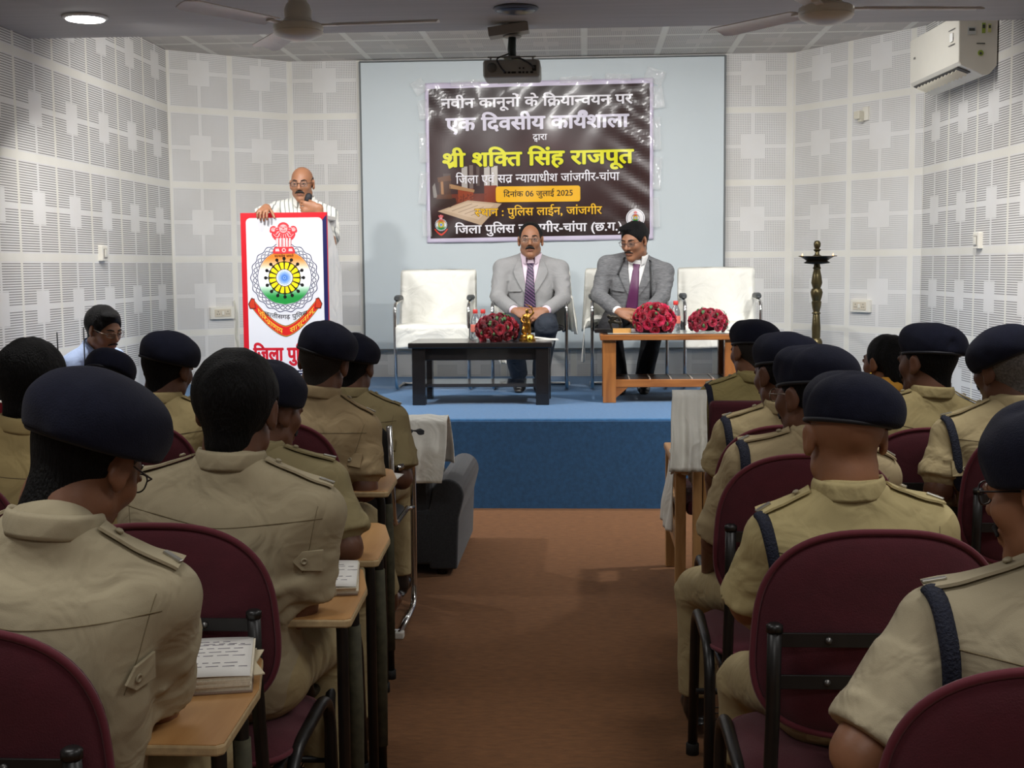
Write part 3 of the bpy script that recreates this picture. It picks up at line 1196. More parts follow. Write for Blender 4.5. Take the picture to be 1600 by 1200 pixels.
# ------------------------------------------------------------------ tables on the stage
def dark_table(loc, w, d, h, label):
    t = thing('coffee_table', label, 'table', loc)
    m = mat('ebony_polish', (28, 25, 25), 0.28, vary=0.15, vscale=20, coat=0.3)
    MB().box((0, 0, h - 0.0175), (w, d, 0.035)).build('tabletop', m, t, bevel=0.006)
    for x in (-1, 1):
        for y in (-1, 1):
            MB().box((x * (w / 2 - 0.065), y * (d / 2 - 0.06), (h - 0.035) / 2), (0.085, 0.085, h - 0.035)).build('leg', m, t, bevel=0.004)
    for y in (-1, 1):
        MB().box((0, y * (d / 2 - 0.055), h - 0.075), (w - 0.2, 0.025, 0.08)).build('apron', m, t, bevel=0.003)
    MB().box((0, 0, 0.125), (w - 0.12, d - 0.12, 0.022)).build('lower_shelf', mat('shelf_polish', (60, 58, 58), 0.2, coat=0.5), t, bevel=0.003)
    return t


def teak_table(loc, w, d, h, label):
    t = thing('coffee_table', label, 'table', loc)
    lt = wood_mat('teak', (176, 112, 56), (140, 82, 38), 0.38, 3, (1.5, 8, 8), 0.2)
    lv = wood_mat('teak_upright', (176, 112, 56), (136, 80, 38), 0.38, 3, (8, 8, 1.5), 0.2)
    dk = mat('teak_dark', (58, 36, 24), 0.4, vary=0.2)
    tp = MB().box((0, 0, h - 0.018), (w, d, 0.036)).build('tabletop', lt, t, bevel=0.004)
    MB().box((0, 0, h + 0.0015), (w - 0.04, d - 0.04, 0.003)).build('dark_inlay', dk, tp)
    MB().box((0, 0, h + 0.0035), (w - 0.10, d - 0.10, 0.004)).build('glass_sheet', mat('table_glass', (180, 190, 188), 0.08, spec=0.8), tp)
    for x in (-1, 1):
        for y in (-1, 1):
            MB().box((x * (w / 2 - 0.06), y * (d / 2 - 0.06), (h - 0.036) / 2), (0.085, 0.075, h - 0.036)).build('leg', lv, t, bevel=0.003)
        MB().box((x * (w / 2 - 0.06), 0, h * 0.62), (0.03, d - 0.19, h * 0.56)).build('end_panel', dk, t, bevel=0.002)
    for y in (-1, 1):
        MB().box((0, y * (d / 2 - 0.06), 0.125), (w - 0.2, 0.03, 0.05)).build('rail', lt, t, bevel=0.003)
        for x in (-1, 1):
            M = Matrix(((1, 0, 0, x * (w / 2 - 0.102)), (0, 0, 1, y * (d / 2 - 0.06) - 0.012), (0, 1, 0, 0.10), (0, 0, 0, 1)))
            MB().prism([(0, 0), (-x * 0.08, 0), (0, -0.07)], 0.024, M).build('corner_brace', lt, t)
    MB().box((0, 0, 0.143), (w - 0.17, d - 0.16, 0.012)).build('shelf', dk, t)
    m = MB()
    for k in range(5):
        m.box((-w / 2 + 0.19 + k * (w - 0.36) / 4, 0, 0.152), (0.010, d - 0.17, 0.006))
    m.build('shelf_slat', mat('pale_slat', (206, 190, 176), 0.4), t)
    return t


# ------------------------------------------------------------------ flowers, bottles, lamp
def rose_mesh(name):
    m = MB()
    rnd = random.Random(4)
    for ring, (n, r0, h, open_) in enumerate(((3, 0.010, 0.030, 0.1), (4, 0.017, 0.030, 0.35), (5, 0.024, 0.026, 0.7), (5, 0.029, 0.020, 1.1))):
        for k in range(n):
            a0 = 2 * PI * (k + 0.5 * ring + rnd.random() * .2) / n

            def fn(u, v):
                a = a0 + (u - 0.5) * (2 * PI / n) * 1.35
                rr = r0 * (0.45 + 0.55 * math.sin(v * PI / 2)) + open_ * 0.007 * v ** 3
                z = -0.012 + h * v * (1 - 0.25 * (2 * u - 1) ** 2) + 0.0 - open_ * 0.004 * v ** 4
                return (rr * math.cos(a), rr * math.sin(a), z)
            m.grid(fn, 6, 5)
    return m.mesh(name, True)


ROSE = rose_mesh('rose_petals')


def bouquet(loc, rad, col, wrapcol, label, seed, n=24, squash=(1, 1, 1), tilt=0):
    t = thing('rose_bouquet', label, 'bouquet', loc, 0, 'rose bouquets on the stage tables')
    rnd = random.Random(seed)
    mats = [mat('rose_%s_%d' % (col[0], i), c, 0.6, vary=0.12, vscale=60, sheen=0.3) for i, c in enumerate(col[1])]
    mes = []
    for mm in mats:
        me = ROSE.copy()
        me.materials.append(mm)
        mes.append(me)
    # ball of roses facing the hall (towards -y) and upwards
    k = 0
    for i in range(n * 2):
        f = (i + 0.5) / (n * 2)
        z = 1 - 2 * f
        a = i * 2.39996
        d = Vector((math.sqrt(1 - z * z) * math.cos(a), math.sqrt(1 - z * z) * math.sin(a), z))
        d += Vector((rnd.uniform(-.08, .08), rnd.uniform(-.08, .08), rnd.uniform(-.08, .08)))
        if d.y > 0.35 or d.z < -0.55:
            continue
        d.normalize()
        p = Vector((d.x * rad * squash[0], d.y * rad * squash[1], d.z * rad * squash[2] + rad * 0.72 * squash[2]))
        if p.z < 0.022:
            p.z = 0.022
        o = bpy.data.objects.new('rose', mes[k % len(mes)])
        COL.objects.link(o)
        o.parent = t
        o.location = p
        o.rotation_euler = d.to_track_quat('Z', 'Y').to_euler()
        s = rnd.uniform(0.8, 1.05) * rad / 0.105
        o.scale = (s, s, s)
        k += 1
    lf = mat('rose_leaf', (58, 98, 50), 0.5, vary=0.25, vscale=40)
    for i in range(12):
        m = MB()
        d = Vector((rnd.uniform(-1, 1), rnd.uniform(-1, 0.1), rnd.uniform(-0.25, 1))).normalized()
        p = Vector((d.x * rad * squash[0], d.y * rad * squash[1], d.z * rad * squash[2] + rad * 0.72 * squash[2])) * 1.0
        p.z = max(p.z, 0.03)
        q = d.to_track_quat('Z', 'Y').to_matrix()
        L, w = rnd.uniform(0.025, 0.04), rnd.uniform(0.007, 0.012)
        m.grid(lambda u, v: p + q @ Vector(((v - .5) * 2 * w * math.sin(PI * min(1, u * 0.95 + 0.03)), (u - .3) * L, 0.010 + 0.012 * math.sin(u * 3))), 6, 4, 0, 0.0006)
        m.build('leaf', lf, t, smooth=True)
    # core and paper wrap behind, lying back on the table
    Shape_core = Shape().ell((0, 0.01, rad * 0.72 * squash[2] + 0.004), (rad * 0.86 * squash[0], rad * 0.8 * squash[1], rad * 0.70 * squash[2]))
    V, Q = Shape_core.net(0.008)
    link('filler_foliage', qmesh('filler', [(V, Q)]), t, mat('bouquet_core', (70, 26, 32), 0.9, vary=0.4, vscale=60))

    def wrap(u, v):
        a = 2 * PI * u
        r = (0.025 + (rad * 1.04 - 0.025) * (v ** 0.7)) * (1 + (0.07 * math.sin(a * 9) + .05 * math.sin(a * 17 + 1)) * v)
        return (r * math.cos(a) * squash[0], 0.26 - (0.26 + rad * 0.05) * v, max(0.005, rad * 0.72 * squash[2] + r * math.sin(a) * squash[2] - 0.03 * (1 - v)))
    w = MB()
    w.grid(wrap, 60, 10)
    o = w.build('paper_wrap', wrapcol, t, smooth=True)
    sd = o.modifiers.new('thickness', 'SOLIDIFY')
    sd.thickness = 0.001
    return t


def bottle(loc, label, group):
    t = thing('water_bottle', label, 'bottle', loc, 0, group)
    pl = mat('bottle_clear', (226, 236, 238), 0.08, trans=0.85, spec=0.5)
    pts = [(0.0, 0.0), (0.028, 0.0), (0.032, 0.006), (0.032, 0.03), (0.029, 0.036), (0.032, 0.042), (0.032, 0.12), (0.030, 0.135), (0.017, 0.165), (0.0135, 0.172), (0.0135, 0.182)]
    MB().lathe(pts, 24).build('body', pl, t, smooth=True)
    MB().lathe([(0.0325, 0.05), (0.0328, 0.052), (0.0328, 0.098), (0.0325, 0.10)], 24).build('label_band', mat('bottle_label', (222, 120, 104), 0.5), t, smooth=True)
    MB().lathe([(0.0155, 0.174), (0.0165, 0.176), (0.0165, 0.198), (0.014, 0.201)], 20).build('cap', mat('cap_red', (206, 58, 52), 0.4), t, auto=40)
    return t


def brass_lamp(loc, h, label):
    t = thing('oil_lamp_stand', label, 'lamp', loc)
    br = mat('old_brass', (84, 75, 50), 0.34, 0.8, vary=0.3, vscale=14)
    k = h
    MB().lathe([(0.16, 0), (0.165, 0.012), (0.15, 0.03), (0.10, 0.05), (0.07, 0.08), (0.05, 0.10), (0.04, 0.12)], 40).build('base', br, t, auto=50)
    pr = [(0.036, 0.12), (0.05, 0.15), (0.034, 0.18), (0.028, 0.22), (0.036, 0.30), (0.040, 0.335), (0.030, 0.35), (0.042, 0.37), (0.045, 0.395), (0.034, 0.42),
          (0.028, 0.425), (0.030, 0.50), (0.024, 0.60), (0.022, 0.605), (0.032, 0.61), (0.022, 0.625), (0.030, 0.66), (0.034, 0.70), (0.028, 0.705), (0.036, 0.735), (0.042, 0.77), (0.034, 0.795),
          (0.026, 0.80), (0.038, 0.84), (0.030, 0.90), (0.022, 0.94), (0.028, 0.95), (0.022, 0.962), (0.020, 0.99)]
    MB().lathe([(r, z * (h - 0.15) / 0.99) for r, z in pr], 28).build('stem', br, t, auto=50)
    z = h - 0.155
    MB().lathe([(0.03, z - 0.005), (0.082, z + 0.002), (0.088, z + 0.008), (0.07, z + 0.018), (0.085, z + 0.03), (0.105, z + 0.042), (0.118, z + 0.048), (0.116, z + 0.051), (0.07, z + 0.043), (0.03, z + 0.04)], 40).build(
        'dish', mat('old_brass_dark', (52, 46, 36), 0.4, 0.8), t, auto=40)
    MB().lathe([(0.028, z + 0.04), (0.034, z + 0.05), (0.016, z + 0.062), (0.014, z + 0.08), (0.026, z + 0.092), (0.014, z + 0.102), (0.022, z + 0.115), (0.024, z + 0.135), (0.018, z + 0.15), (0.010, z + 0.155)], 24).build(
        'finial', br, t, auto=50)
    for a in (200, 330, 80):
        q = R(a)
        p = Vector((0.122 * math.cos(q), 0.122 * math.sin(q), z + 0.05))
        MB().box(p, (0.03, 0.014, 0.006), Matrix.Rotation(q, 3, 'Z')).build('spout', br, t)
    for a in (200, 330):
        q = R(a)
        p = Vector((0.112 * math.cos(q), 0.112 * math.sin(q), z + 0.05))
        MB().lathe([(0.001, 0), (0.004, 0.004), (0.0035, 0.010), (0.0005, 0.018)], 12, p).build('flame', mat('flame', (255, 180, 130), 0.5, emit=((255, 150, 90), 6)), t, smooth=True)
    return t


# ------------------------------------------------------------------ sofa chair and wooden chair
def sofa(loc, label):
    t = thing('armchair', label, 'armchair', loc)
    m = mat('charcoal_upholstery', (46, 48, 52), 0.95, vary=0.22, vscale=130, bump=(350, 0.6, 0.003), sheen=0.25)
    W_, D = 0.86, 0.86
    MB().box((0, D / 2, 0.18), (W_ - 0.26, D - 0.04, 0.26)).build('seat_base', m, t, bevel=0.02, seg=3)
    MB().box((0, D / 2 + 0.04, 0.36), (W_ - 0.30, D - 0.22, 0.12)).build('seat_cushion', m, t, bevel=0.05, seg=4)
    _b = MB().box((0, 0.09, 0.44), (W_ - 0.27, 0.16, 0.54), Matrix.Rotation(R(8), 3, 'X'))
    _b.build('backrest', m, t, bevel=0.05, seg=4)
    for s in (-1, 1):
        out = [(s * -0.055, 0.03), (s * 0.075, 0.03), (s * 0.085, 0.27)]
        out += [(s * (0.035 + 0.075 * math.cos(q)), 0.375 + 0.078 * math.sin(q)) for q in [R(a) for a in range(-20, 201, 17)]]
        out += [(s * -0.055, 0.30)]
        if s > 0:
            out = out
        M = Matrix(((1, 0, 0, s * (W_ / 2 - 0.10)), (0, 0, 1, 0.02), (0, 1, 0, 0), (0, 0, 0, 1)))
        MB().prism(out, D - 0.02, M).build('arm', m, t, bevel=0.012, seg=3)
    for x in (-1, 1):
        for y in (0.07, D - 0.07):
            MB().lathe([(0.024, 0), (0.03, 0.06)], 16, (x * (W_ / 2 - 0.1), y, 0)).build('foot', mat('sofa_foot', (20, 18, 17), 0.5), t, smooth=True)
    return t


def drape(name, m, path, width, axis, label, cat, seed=0, wave=0.008, n=40, parent=None, wfun=None):
    """Cloth strip whose profile follows path; it spans `width` along axis."""
    rnd = random.Random(seed)
    ph = [rnd.random() * 6 for _ in range(5)]
    path = [Vector(p) for p in path]
    ln = [0]
    for a, b in zip(path, path[1:]):
        ln.append(ln[-1] + (b - a).length)
    ax = Vector(axis)

    def at(s):
        s *= ln[-1]
        for i in range(len(path) - 1):
            if s <= ln[i + 1] or i == len(path) - 2:
                return path[i].lerp(path[i + 1], (s - ln[i]) / (ln[i + 1] - ln[i])), (path[i + 1] - path[i]).normalized()

    def fn(u, v):
        p, tg = at(u)
        nrm = ax.cross(tg).normalized()
        k = min(1, abs(u - 0.5) * 3)
        ww = width * (wfun(u, v) if wfun else 1)
        f = wave * k * (math.sin(v * 11 + ph[0] + u * 2) + 0.6 * math.sin(v * 23 + ph[1] - u * 5))
        return p + ax * ((v - 0.5) * ww + 0.006 * math.sin(u * 9 + ph[2])) + nrm * f
    o = MB()
    o.grid(fn, n, 26, 0, 0.005)
    ob = o.build(name, m, parent, smooth=True)
    return tag(ob, label, cat) if label else ob


def wooden_chair(loc, label):
    """Wooden armchair with a maroon padded back; its left side stands on the aisle."""
    t = thing('wooden_armchair', label, 'chair', loc)
    m = wood_mat('beech', (190, 148, 98), (164, 120, 72), 0.5, 3, (8, 8, 1.5))
    mh = wood_mat('beech_rail', (186, 140, 92), (156, 112, 70), 0.5, 3, (8, 1.5, 8))
    for s in (-1, 1):
        x = s * 0.30
        MB().box((x + s * -0.055, -0.02, 0.36), (0.036, 0.05, 0.72)).build('rear_leg', m, t, bevel=0.004)
        MB().box((x + s * -0.095, -0.02, 0.50), (0.036, 0.05, 0.40)).build('back_stile', m, t, bevel=0.004)
        MB().box((x, 0.16, 0.28), (0.045, 0.04, 0.56)).build('middle_leg', m, t, bevel=0.004)
        MB().box((x, 0.80, 0.28), (0.045, 0.04, 0.56)).build('front_leg', m, t, bevel=0.004)
        MB().box((x, 0.46, 0.575), (0.06, 0.74, 0.03)).build('armrest', mh, t, bevel=0.008)
        MB().box((x, 0.48, 0.36), (0.03, 0.62, 0.05)).build('seat_rail', mh, t, bevel=0.003)
        MB().box((x, 0.48, 0.22), (0.03, 0.62, 0.04)).build('side_stretcher', mh, t, bevel=0.003)
    MB().box((0, 0.46, 0.40), (0.55, 0.62, 0.06)).build('seat', maroon, t, bevel=0.02, seg=3)
    MB().box((0, 0.0, 0.66), (0.40, 0.05, 0.44), Matrix.Rotation(R(8), 3, 'X')).build('backrest', maroon, t, bevel=0.02, seg=3)
    return t


# ------------------------------------------------------------------ printed matter
_gl = {}


def glyph(c, bold=0.0):
    """Filled triangles and advance of one character of Blender's own font."""
    key = (c, bold)
    if key in _gl:
        return _gl[key]

    def run(s, tri):
        cu = bpy.data.curves.new('g', 'FONT')
        cu.body = s
        cu.resolution_u = 3
        cu.offset = 0.0
        o = bpy.data.objects.new('g', cu)
        COL.objects.link(o)
        dg = bpy.context.evaluated_depsgraph_get()
        dg.update()
        me = o.evaluated_get(dg).to_mesh()
        vs = [(v.co.x, v.co.y) for v in me.vertices]
        fs = [[vs[i] for i in p.vertices] for p in me.polygons] if tri else None
        xm = max([v[0] for v in vs], default=0)
        o.evaluated_get(dg).to_mesh_clear()
        bpy.data.objects.remove(o)
        bpy.data.curves.remove(cu)
        return fs, xm
    fs, _ = run(c, True)
    adv = run(c + 'न', False)[1] - run('न', False)[1]
    _gl[key] = (fs, adv)
    return _gl[key]


def clip_x(poly, xc):
    out = []
    for a, b in zip(poly, poly[1:] + poly[:1]):
        if a[0] <= xc:
            out.append(a)
        if (a[0] <= xc) != (b[0] <= xc):
            t = (xc - a[0]) / (b[0] - a[0])
            out.append((xc, a[1] + t * (b[1] - a[1])))
    return out


def layout(s, bold=0.0, space=0.30):
    """Lays a line out in visual order. <x> half form of x, {x} x with a rakar stroke, ^ reph, [xy] y small under x."""
    polys, pen, i = [], 0.0, 0
    bar = 0.075 + bold * 2

    def put(fs, dx, dy=0, k=1):
        for f in fs:
            polys.append([(x * k + dx, y * k + dy) for x, y in f])
    while i < len(s):
        c = s[i]
        if c == ' ':
            pen += space
            i += 1
            continue
        if c == '<':
            fs, adv = glyph(s[i + 1], bold)
            cut = adv - (0.22 if s[i + 1] == 'क' else 0.172)
            put([p for p in (clip_x(f, cut) for f in fs) if len(p) > 2], pen)
            pen += cut
            i += 3
            continue
        if c == '{':
            fs, adv = glyph(s[i + 1], bold)
            put(fs, pen)
            sx = pen + (0.40 if s[i + 1] == 'क' else adv - 0.12)
            polys.append([(sx, 0.10), (sx, 0.10 + bar * 1.3), (sx - 0.30, -0.06 + bar * 1.2), (sx - 0.26, -0.06)])
            pen += adv
            i += 3
            continue
        if c == '[':
            fs, adv = glyph(s[i + 1], bold)
            put(fs, pen)
            f2, a2 = glyph(s[i + 2], bold)
            put(f2, pen + adv * 0.30, -0.22, 0.62)
            pen += adv
            i += 4
            continue
        if c == '^':
            pts = [(pen - 0.17 + 0.13 * math.cos(R(a)), 0.70 + 0.11 * math.sin(R(a))) for a in range(200, -60, -26)]
            for a, b in zip(pts, pts[1:]):
                n = Vector((b[1] - a[1], a[0] - b[0])).normalized() * bar / 2
                polys.append([(a[0] + n.x, a[1] + n.y), (b[0] + n.x, b[1] + n.y), (b[0] - n.x, b[1] - n.y), (a[0] - n.x, a[1] - n.y)])
            i += 1
            continue
        fs, adv = glyph(c, bold)
        put(fs, pen)
        pen += adv
        i += 1
    return polys, pen


class Decal:
    """Flat printing: coloured polygons in 2-D, laid on a surface by a mapping (u, v, layer)."""

    def __init__(s):
        s.v, s.f, s.c = [], [], []

    def poly(s, pts, col, layer=1):
        pts = list(pts)
        n = len(s.v)
        layer += 0.013 * (len(s.f) % 9)              # neighbours that overlap never coincide
        cols = col if isinstance(col, list) else [col] * len(pts)
        if len(pts) > 4:
            tris = tessellate_polygon([[Vector((x, y, 0)) for x, y in pts]])
        else:
            tris = [tuple(range(len(pts)))]
        s.v += [(x, y, layer) for x, y in pts]
        s.c += [rgb(*c) for c in cols]
        area = sum(a[0] * b[1] - b[0] * a[1] for a, b in zip(pts, pts[1:] + pts[:1]))
        for t in tris:
            if len(t) == 3 and len(pts) > 4:
                a, b, c = (pts[i] for i in t)
                if (b[0] - a[0]) * (c[1] - a[1]) - (c[0] - a[0]) * (b[1] - a[1]) < 0:
                    t = t[::-1]
            elif area < 0:
                t = t[::-1]
            s.f.append(tuple(n + i for i in t))

    def rect(s, x0, y0, x1, y1, col, layer=1):
        s.poly([(x0, y0), (x1, y0), (x1, y1), (x0, y1)], col, layer)

    def rrect(s, x0, y0, x1, y1, r, col, layer=1):
        pts = []
        for cx, cy, a in ((x1 - r, y1 - r, 0), (x0 + r, y1 - r, 90), (x0 + r, y0 + r, 180), (x1 - r, y0 + r, 270)):
            pts += [(cx + r * math.cos(R(a + q)), cy + r * math.sin(R(a + q))) for q in range(0, 91, 15)]
        s.poly(pts, col, layer)

    def disc(s, cx, cy, r, col, layer=1, n=32, ry=None):
        ry = ry or r
        s.poly([(cx + r * math.cos(2 * PI * k / n), cy + ry * math.sin(2 * PI * k / n)) for k in range(n)], col, layer)

    def ring(s, fn_o, fn_i, col, layer=1, n=120, a0=0, a1=360):
        for k in range(n):
            p, q = R(a0 + (a1 - a0) * k / n), R(a0 + (a1 - a0) * (k + 1) / n)
            s.poly([fn_i(p), fn_o(p), fn_o(q), fn_i(q)], col, layer)

    def stroke(s, pts, w, col, layer=1, closed=False):
        pts = [Vector(p) for p in pts]
        N = len(pts)
        off = []
        for i, p in enumerate(pts):
            a = pts[i - 1] if (i or closed) else p
            b = pts[(i + 1) % N] if (i < N - 1 or closed) else p
            t = (b - a).normalized()
            off.append(Vector((-t.y, t.x)) * w / 2)
        for i in range(N if closed else N - 1):
            j = (i + 1) % N
            s.poly([tuple(pts[i] + off[i]), tuple(pts[i] - off[i]), tuple(pts[j] - off[j]), tuple(pts[j] + off[j])], col, layer)

    def text(s, t, x0, x1, base, size, col, layer=2, bold=0.0, warp=None, outline=None):
        """Fits the line between x0 and x1; base is the baseline, size the em height."""
        polys, w = layout(t, bold)
        k = (x1 - x0) / w
        if outline:
            s.text(t, x0, x1, base, size, outline[0], layer - 0.6, bold + outline[1], warp)
        offs = [(0, 0)] if bold <= 0 else [(bold * math.cos(a), bold * 0.8 * math.sin(a)) for a in [2 * PI * i / 8 for i in range(8)]] + [(0, 0)]
        for i, (ox, oy) in enumerate(offs):
            for p in polys:
                q = [(x0 + (x + ox) * k, base + (y + oy) * size) for x, y in p]
                if warp:
                    q = [warp(*a) for a in q]
                s.poly(q, col, layer + 0.02 * i)

    def refine(s, L):
        """Splits long triangles so that the print follows a rippled sheet."""
        out, work = [], []
        for f in s.f:
            work += [f] if len(f) == 3 else [(f[0], f[i], f[i + 1]) for i in range(1, len(f) - 1)]
        while work:
            f = work.pop()
            e = [(Vector(s.v[f[i]][:2]) - Vector(s.v[f[(i + 1) % 3]][:2])).length for i in range(3)]
            m = max(e)
            if m <= L:
                out.append(f)
                continue
            i = e.index(m)
            a, b, c = f[i], f[(i + 1) % 3], f[(i + 2) % 3]
            s.v.append(tuple((x + y) / 2 for x, y in zip(s.v[a], s.v[b])))
            s.c.append(tuple((x + y) / 2 for x, y in zip(s.c[a], s.c[b])))
            n = len(s.v) - 1
            work += [(a, n, c), (n, b, c)]
        s.f = out

    def build(s, name, fn, m, parent=None):
        me = bpy.data.meshes.new(name)
        me.from_pydata([tuple(fn(*v)) for v in s.v], [], s.f)
        a = me.color_attributes.new('ink', 'FLOAT_COLOR', 'POINT')
        a.data.foreach_set('color', [x for c in s.c for x in c])
        me.update()
        return link(name, me, parent, m)


def lerp3(a, b, t):
    return tuple(x + (y - x) * t for x, y in zip(a, b))


NAVY, RED, YEL = (28, 30, 84), (206, 20, 36), (248, 222, 24)


def emblem(d, cx, cy, r, L=3, words=True, ribbon=True):
    """Round police crest: braided rim, tricolour disc with a ring of dots, a red lion capital on top, ribbon below."""
    P = lambda a, q: (cx + a * r * math.cos(q), cy + a * r * math.sin(q))
    sc = lambda q, o=1.0: o * (1 + 0.028 * math.cos(18 * q))
    d.poly([P(sc(2 * PI * k / 144, 1.015), 2 * PI * k / 144) for k in range(144)], (236, 236, 239), L)
    d.ring(lambda q: P(sc(q, 1.02), q), lambda q: P(sc(q, 0.995), q), NAVY, L + 1)
    for ph in (0, PI):
        d.stroke([P(0.90 + 0.065 * math.sin(18 * 2 * PI * k / 360 + ph), 2 * PI * k / 360) for k in range(360)], 0.016 * r, NAVY, L + 1, True)
        d.stroke([P(0.90 + 0.040 * math.sin(18 * 2 * PI * k / 360 + ph), 2 * PI * k / 360) for k in range(360)], 0.010 * r, NAVY, L + 1, True)
    d.ring(lambda q: P(0.825, q), lambda q: P(0.805, q), NAVY, L + 1)
    n = 30
    rr = 0.80 * r
    for k in range(n):
        y0, y1 = -rr + 2 * rr * k / n, -rr + 2 * rr * (k + 1) / n
        x0, x1 = math.sqrt(max(0, rr * rr - y0 * y0)), math.sqrt(max(0, rr * rr - y1 * y1))
        t = (y0 + y1) / 2 / rr

        def c(t):
            if t > 0.25:
                return lerp3((255, 255, 255), (238, 132, 44), min(1, (t - 0.25) / 0.5))
            if t < -0.25:
                return lerp3((255, 255, 255), (36, 150, 66), min(1, (-t - 0.25) / 0.45))
            return (255, 255, 255)
        ca, cb = c(y0 / rr), c(y1 / rr)
        d.poly([(cx - x0, cy + y0), (cx + x0, cy + y0), (cx + x1, cy + y1), (cx - x1, cy + y1)], [ca, ca, cb, cb], L + 1)
    d.disc(cx, cy, 0.49 * r, (20, 18, 16), L + 2, 40)
    for k in range(16):
        q = 2 * PI * (k + 0.5) / 16
        d.poly([P(0.25, q - 0.15), P(0.455, q - 0.145), P(0.47, q), P(0.455, q + 0.145), P(0.25, q + 0.15)], YEL, L + 3)
        q = 2 * PI * k / 16 + PI / 16 * 0
        x, y = P(0.575, q)
        d.disc(x, y, 0.052 * r, (14, 12, 12), L + 3, 14)
        d.stroke([P(0.46, q - 0.10), P(0.53, q)], 0.02 * r, (14, 12, 12), L + 3)
        d.stroke([P(0.46, q + 0.10), P(0.53, q)], 0.02 * r, (14, 12, 12), L + 3)
        d.stroke([P(0.27, q), P(0.42, q)], 0.03 * r, (20, 18, 16), L + 4)
    d.disc(cx, cy, 0.265 * r, NAVY, L + 4, 40)
    for k, (a, c) in enumerate(((0.245, (250, 250, 255)), (0.215, (196, 216, 246)), (0.165, (150, 186, 238)), (0.115, (104, 156, 228)), (0.075, (70, 126, 212)), (0.045, (150, 190, 240)), (0.022, (40, 90, 190)))):
        d.disc(cx, cy, a * r, c, L + 5 + k * 0.2, 32)
    for k in range(24):
        q = 2 * PI * k / 24
        d.stroke([P(0.05, q), P(0.235, q)], 0.007 * r, (90, 130, 214), L + 7)
    # the lion capital
    red, pink, dark = (214, 54, 62), (246, 196, 198), (178, 34, 44)
    X = lambda x, y: (cx + x * r, cy + y * r)
    d.poly([X(-0.32, 0.72), X(0.32, 0.72), X(0.34, 0.80), X(0.29, 0.86), X(0.29, 0.92), X(-0.29, 0.92), X(-0.29, 0.86), X(-0.34, 0.80)], red, L + 8)
    for x in (-0.2, 0.2):
        d.poly([X(x - 0.06, 0.79), X(x + 0.07, 0.79), X(x + 0.05, 0.87), X(x - 0.05, 0.87)], pink, L + 9)
    d.disc(*X(0, 0.825), 0.062 * r, pink, L + 9, 20)
    d.disc(*X(0, 0.825), 0.035 * r, red, L + 10, 16)
    d.poly([X(-0.24, 1.18), X(0.24, 1.18), X(0.21, 0.92), X(-0.21, 0.92)], (236, 150, 152), L + 8)
    for x in (-0.19, -0.09, 0.02, 0.10, 0.19):
        d.poly([X(x - 0.026, 1.18), X(x + 0.026, 1.18), X(x + 0.018, 0.93), X(x - 0.018, 0.93)], (252, 226, 226), L + 9)
        d.stroke([X(x + 0.035, 1.16), X(x + 0.028, 0.93)], 0.02 * r, dark, L + 9)
    for x, y, a in ((-0.30, 1.44, 0.11), (0.30, 1.44, 0.11), (0, 1.47, 0.19), (-0.16, 1.30, 0.19), (0.16, 1.30, 0.19), (0, 1.22, 0.18), (-0.25, 1.30, 0.11), (0.25, 1.30, 0.11)):
        d.disc(*X(x, y), a * r, red, L + 8, 22)
    for x in (-0.36, 0.36):
        d.disc(*X(x, 1.40), 0.06 * r, red, L + 8, 14)
    for k in range(7):
        a = R(200 + k * 23)
        d.stroke([X(0.13 * math.cos(a), 1.43 + 0.13 * math.sin(a)), X(0.25 * math.cos(a), 1.38 + 0.26 * math.sin(a))], 0.016 * r, pink, L + 9)
    for x in (-0.07, 0.07):
        d.stroke([X(x - 0.035, 1.515), X(x + 0.035, 1.505)], 0.022 * r, dark, L + 9)
    d.disc(*X(0, 1.465), 0.125 * r, (238, 168, 168), L + 8.6, 26)
    d.poly([X(-0.018, 1.50), X(0.018, 1.50), X(0.034, 1.445), X(-0.034, 1.445)], (206, 84, 88), L + 9.2)
    d.stroke([X(-0.075, 1.425), X(-0.04, 1.395), X(0, 1.405), X(0.04, 1.395), X(0.075, 1.425)], 0.018 * r, dark, L + 9.4)
    for sx in (-1, 1):
        for k in range(5):
            a = R(-75 + k * 26)
            d.stroke([X(sx * (0.02 + 0.14 * math.cos(a)), 1.44 + 0.14 * math.sin(a)), X(sx * (0.03 + 0.19 * math.cos(a)), 1.43 + 0.20 * math.sin(a))], 0.013 * r, pink, L + 9)
        d.disc(*X(sx * 0.31, 1.44), 0.06 * r, (238, 168, 168), L + 8.6, 16)
        d.stroke([X(sx * 0.27, 1.455), X(sx * 0.33, 1.46)], 0.016 * r, dark, L + 9)
    for sx in (-1, 1):
        d.stroke([X(sx * 0.22, 1.50), X(sx * 0.30, 1.46), X(sx * 0.28, 1.38)], 0.018 * r, pink, L + 9)
        d.stroke([X(sx * 0.30, 1.30), X(sx * 0.22, 1.22), X(sx * 0.12, 1.26)], 0.016 * r, pink, L + 9)
    if words:
        d.text('स<त>यमेव जयते', cx - 0.29 * r, cx + 0.29 * r, cy + 0.615 * r, 0.11 * r, (40, 22, 14), L + 9, 0.01)
    if ribbon:
        # chevron ribbon under the disc: centre line goes down to a point in the middle
        def mid(t):                              # t -1..1
            return (1.03 * t, -1.62 + 0.86 * abs(t) ** 1.55 + 0.0 * t)

        def strip(w0, w1, col, lay, t0=-1, t1=1, n=40):
            up, dn = [], []
            for k in range(n + 1):
                t = t0 + (t1 - t0) * k / n
                x, y = mid(t)
                up.append(X(x * 0.98, y + w1))
                dn.append(X(x * (1.0 - 0.02), y + w0))
            for k in range(n):
                d.poly([dn[k], dn[k + 1], up[k + 1], up[k]], col, lay)
        strip(-0.155, 0.185, (90, 24, 20), L + 1)
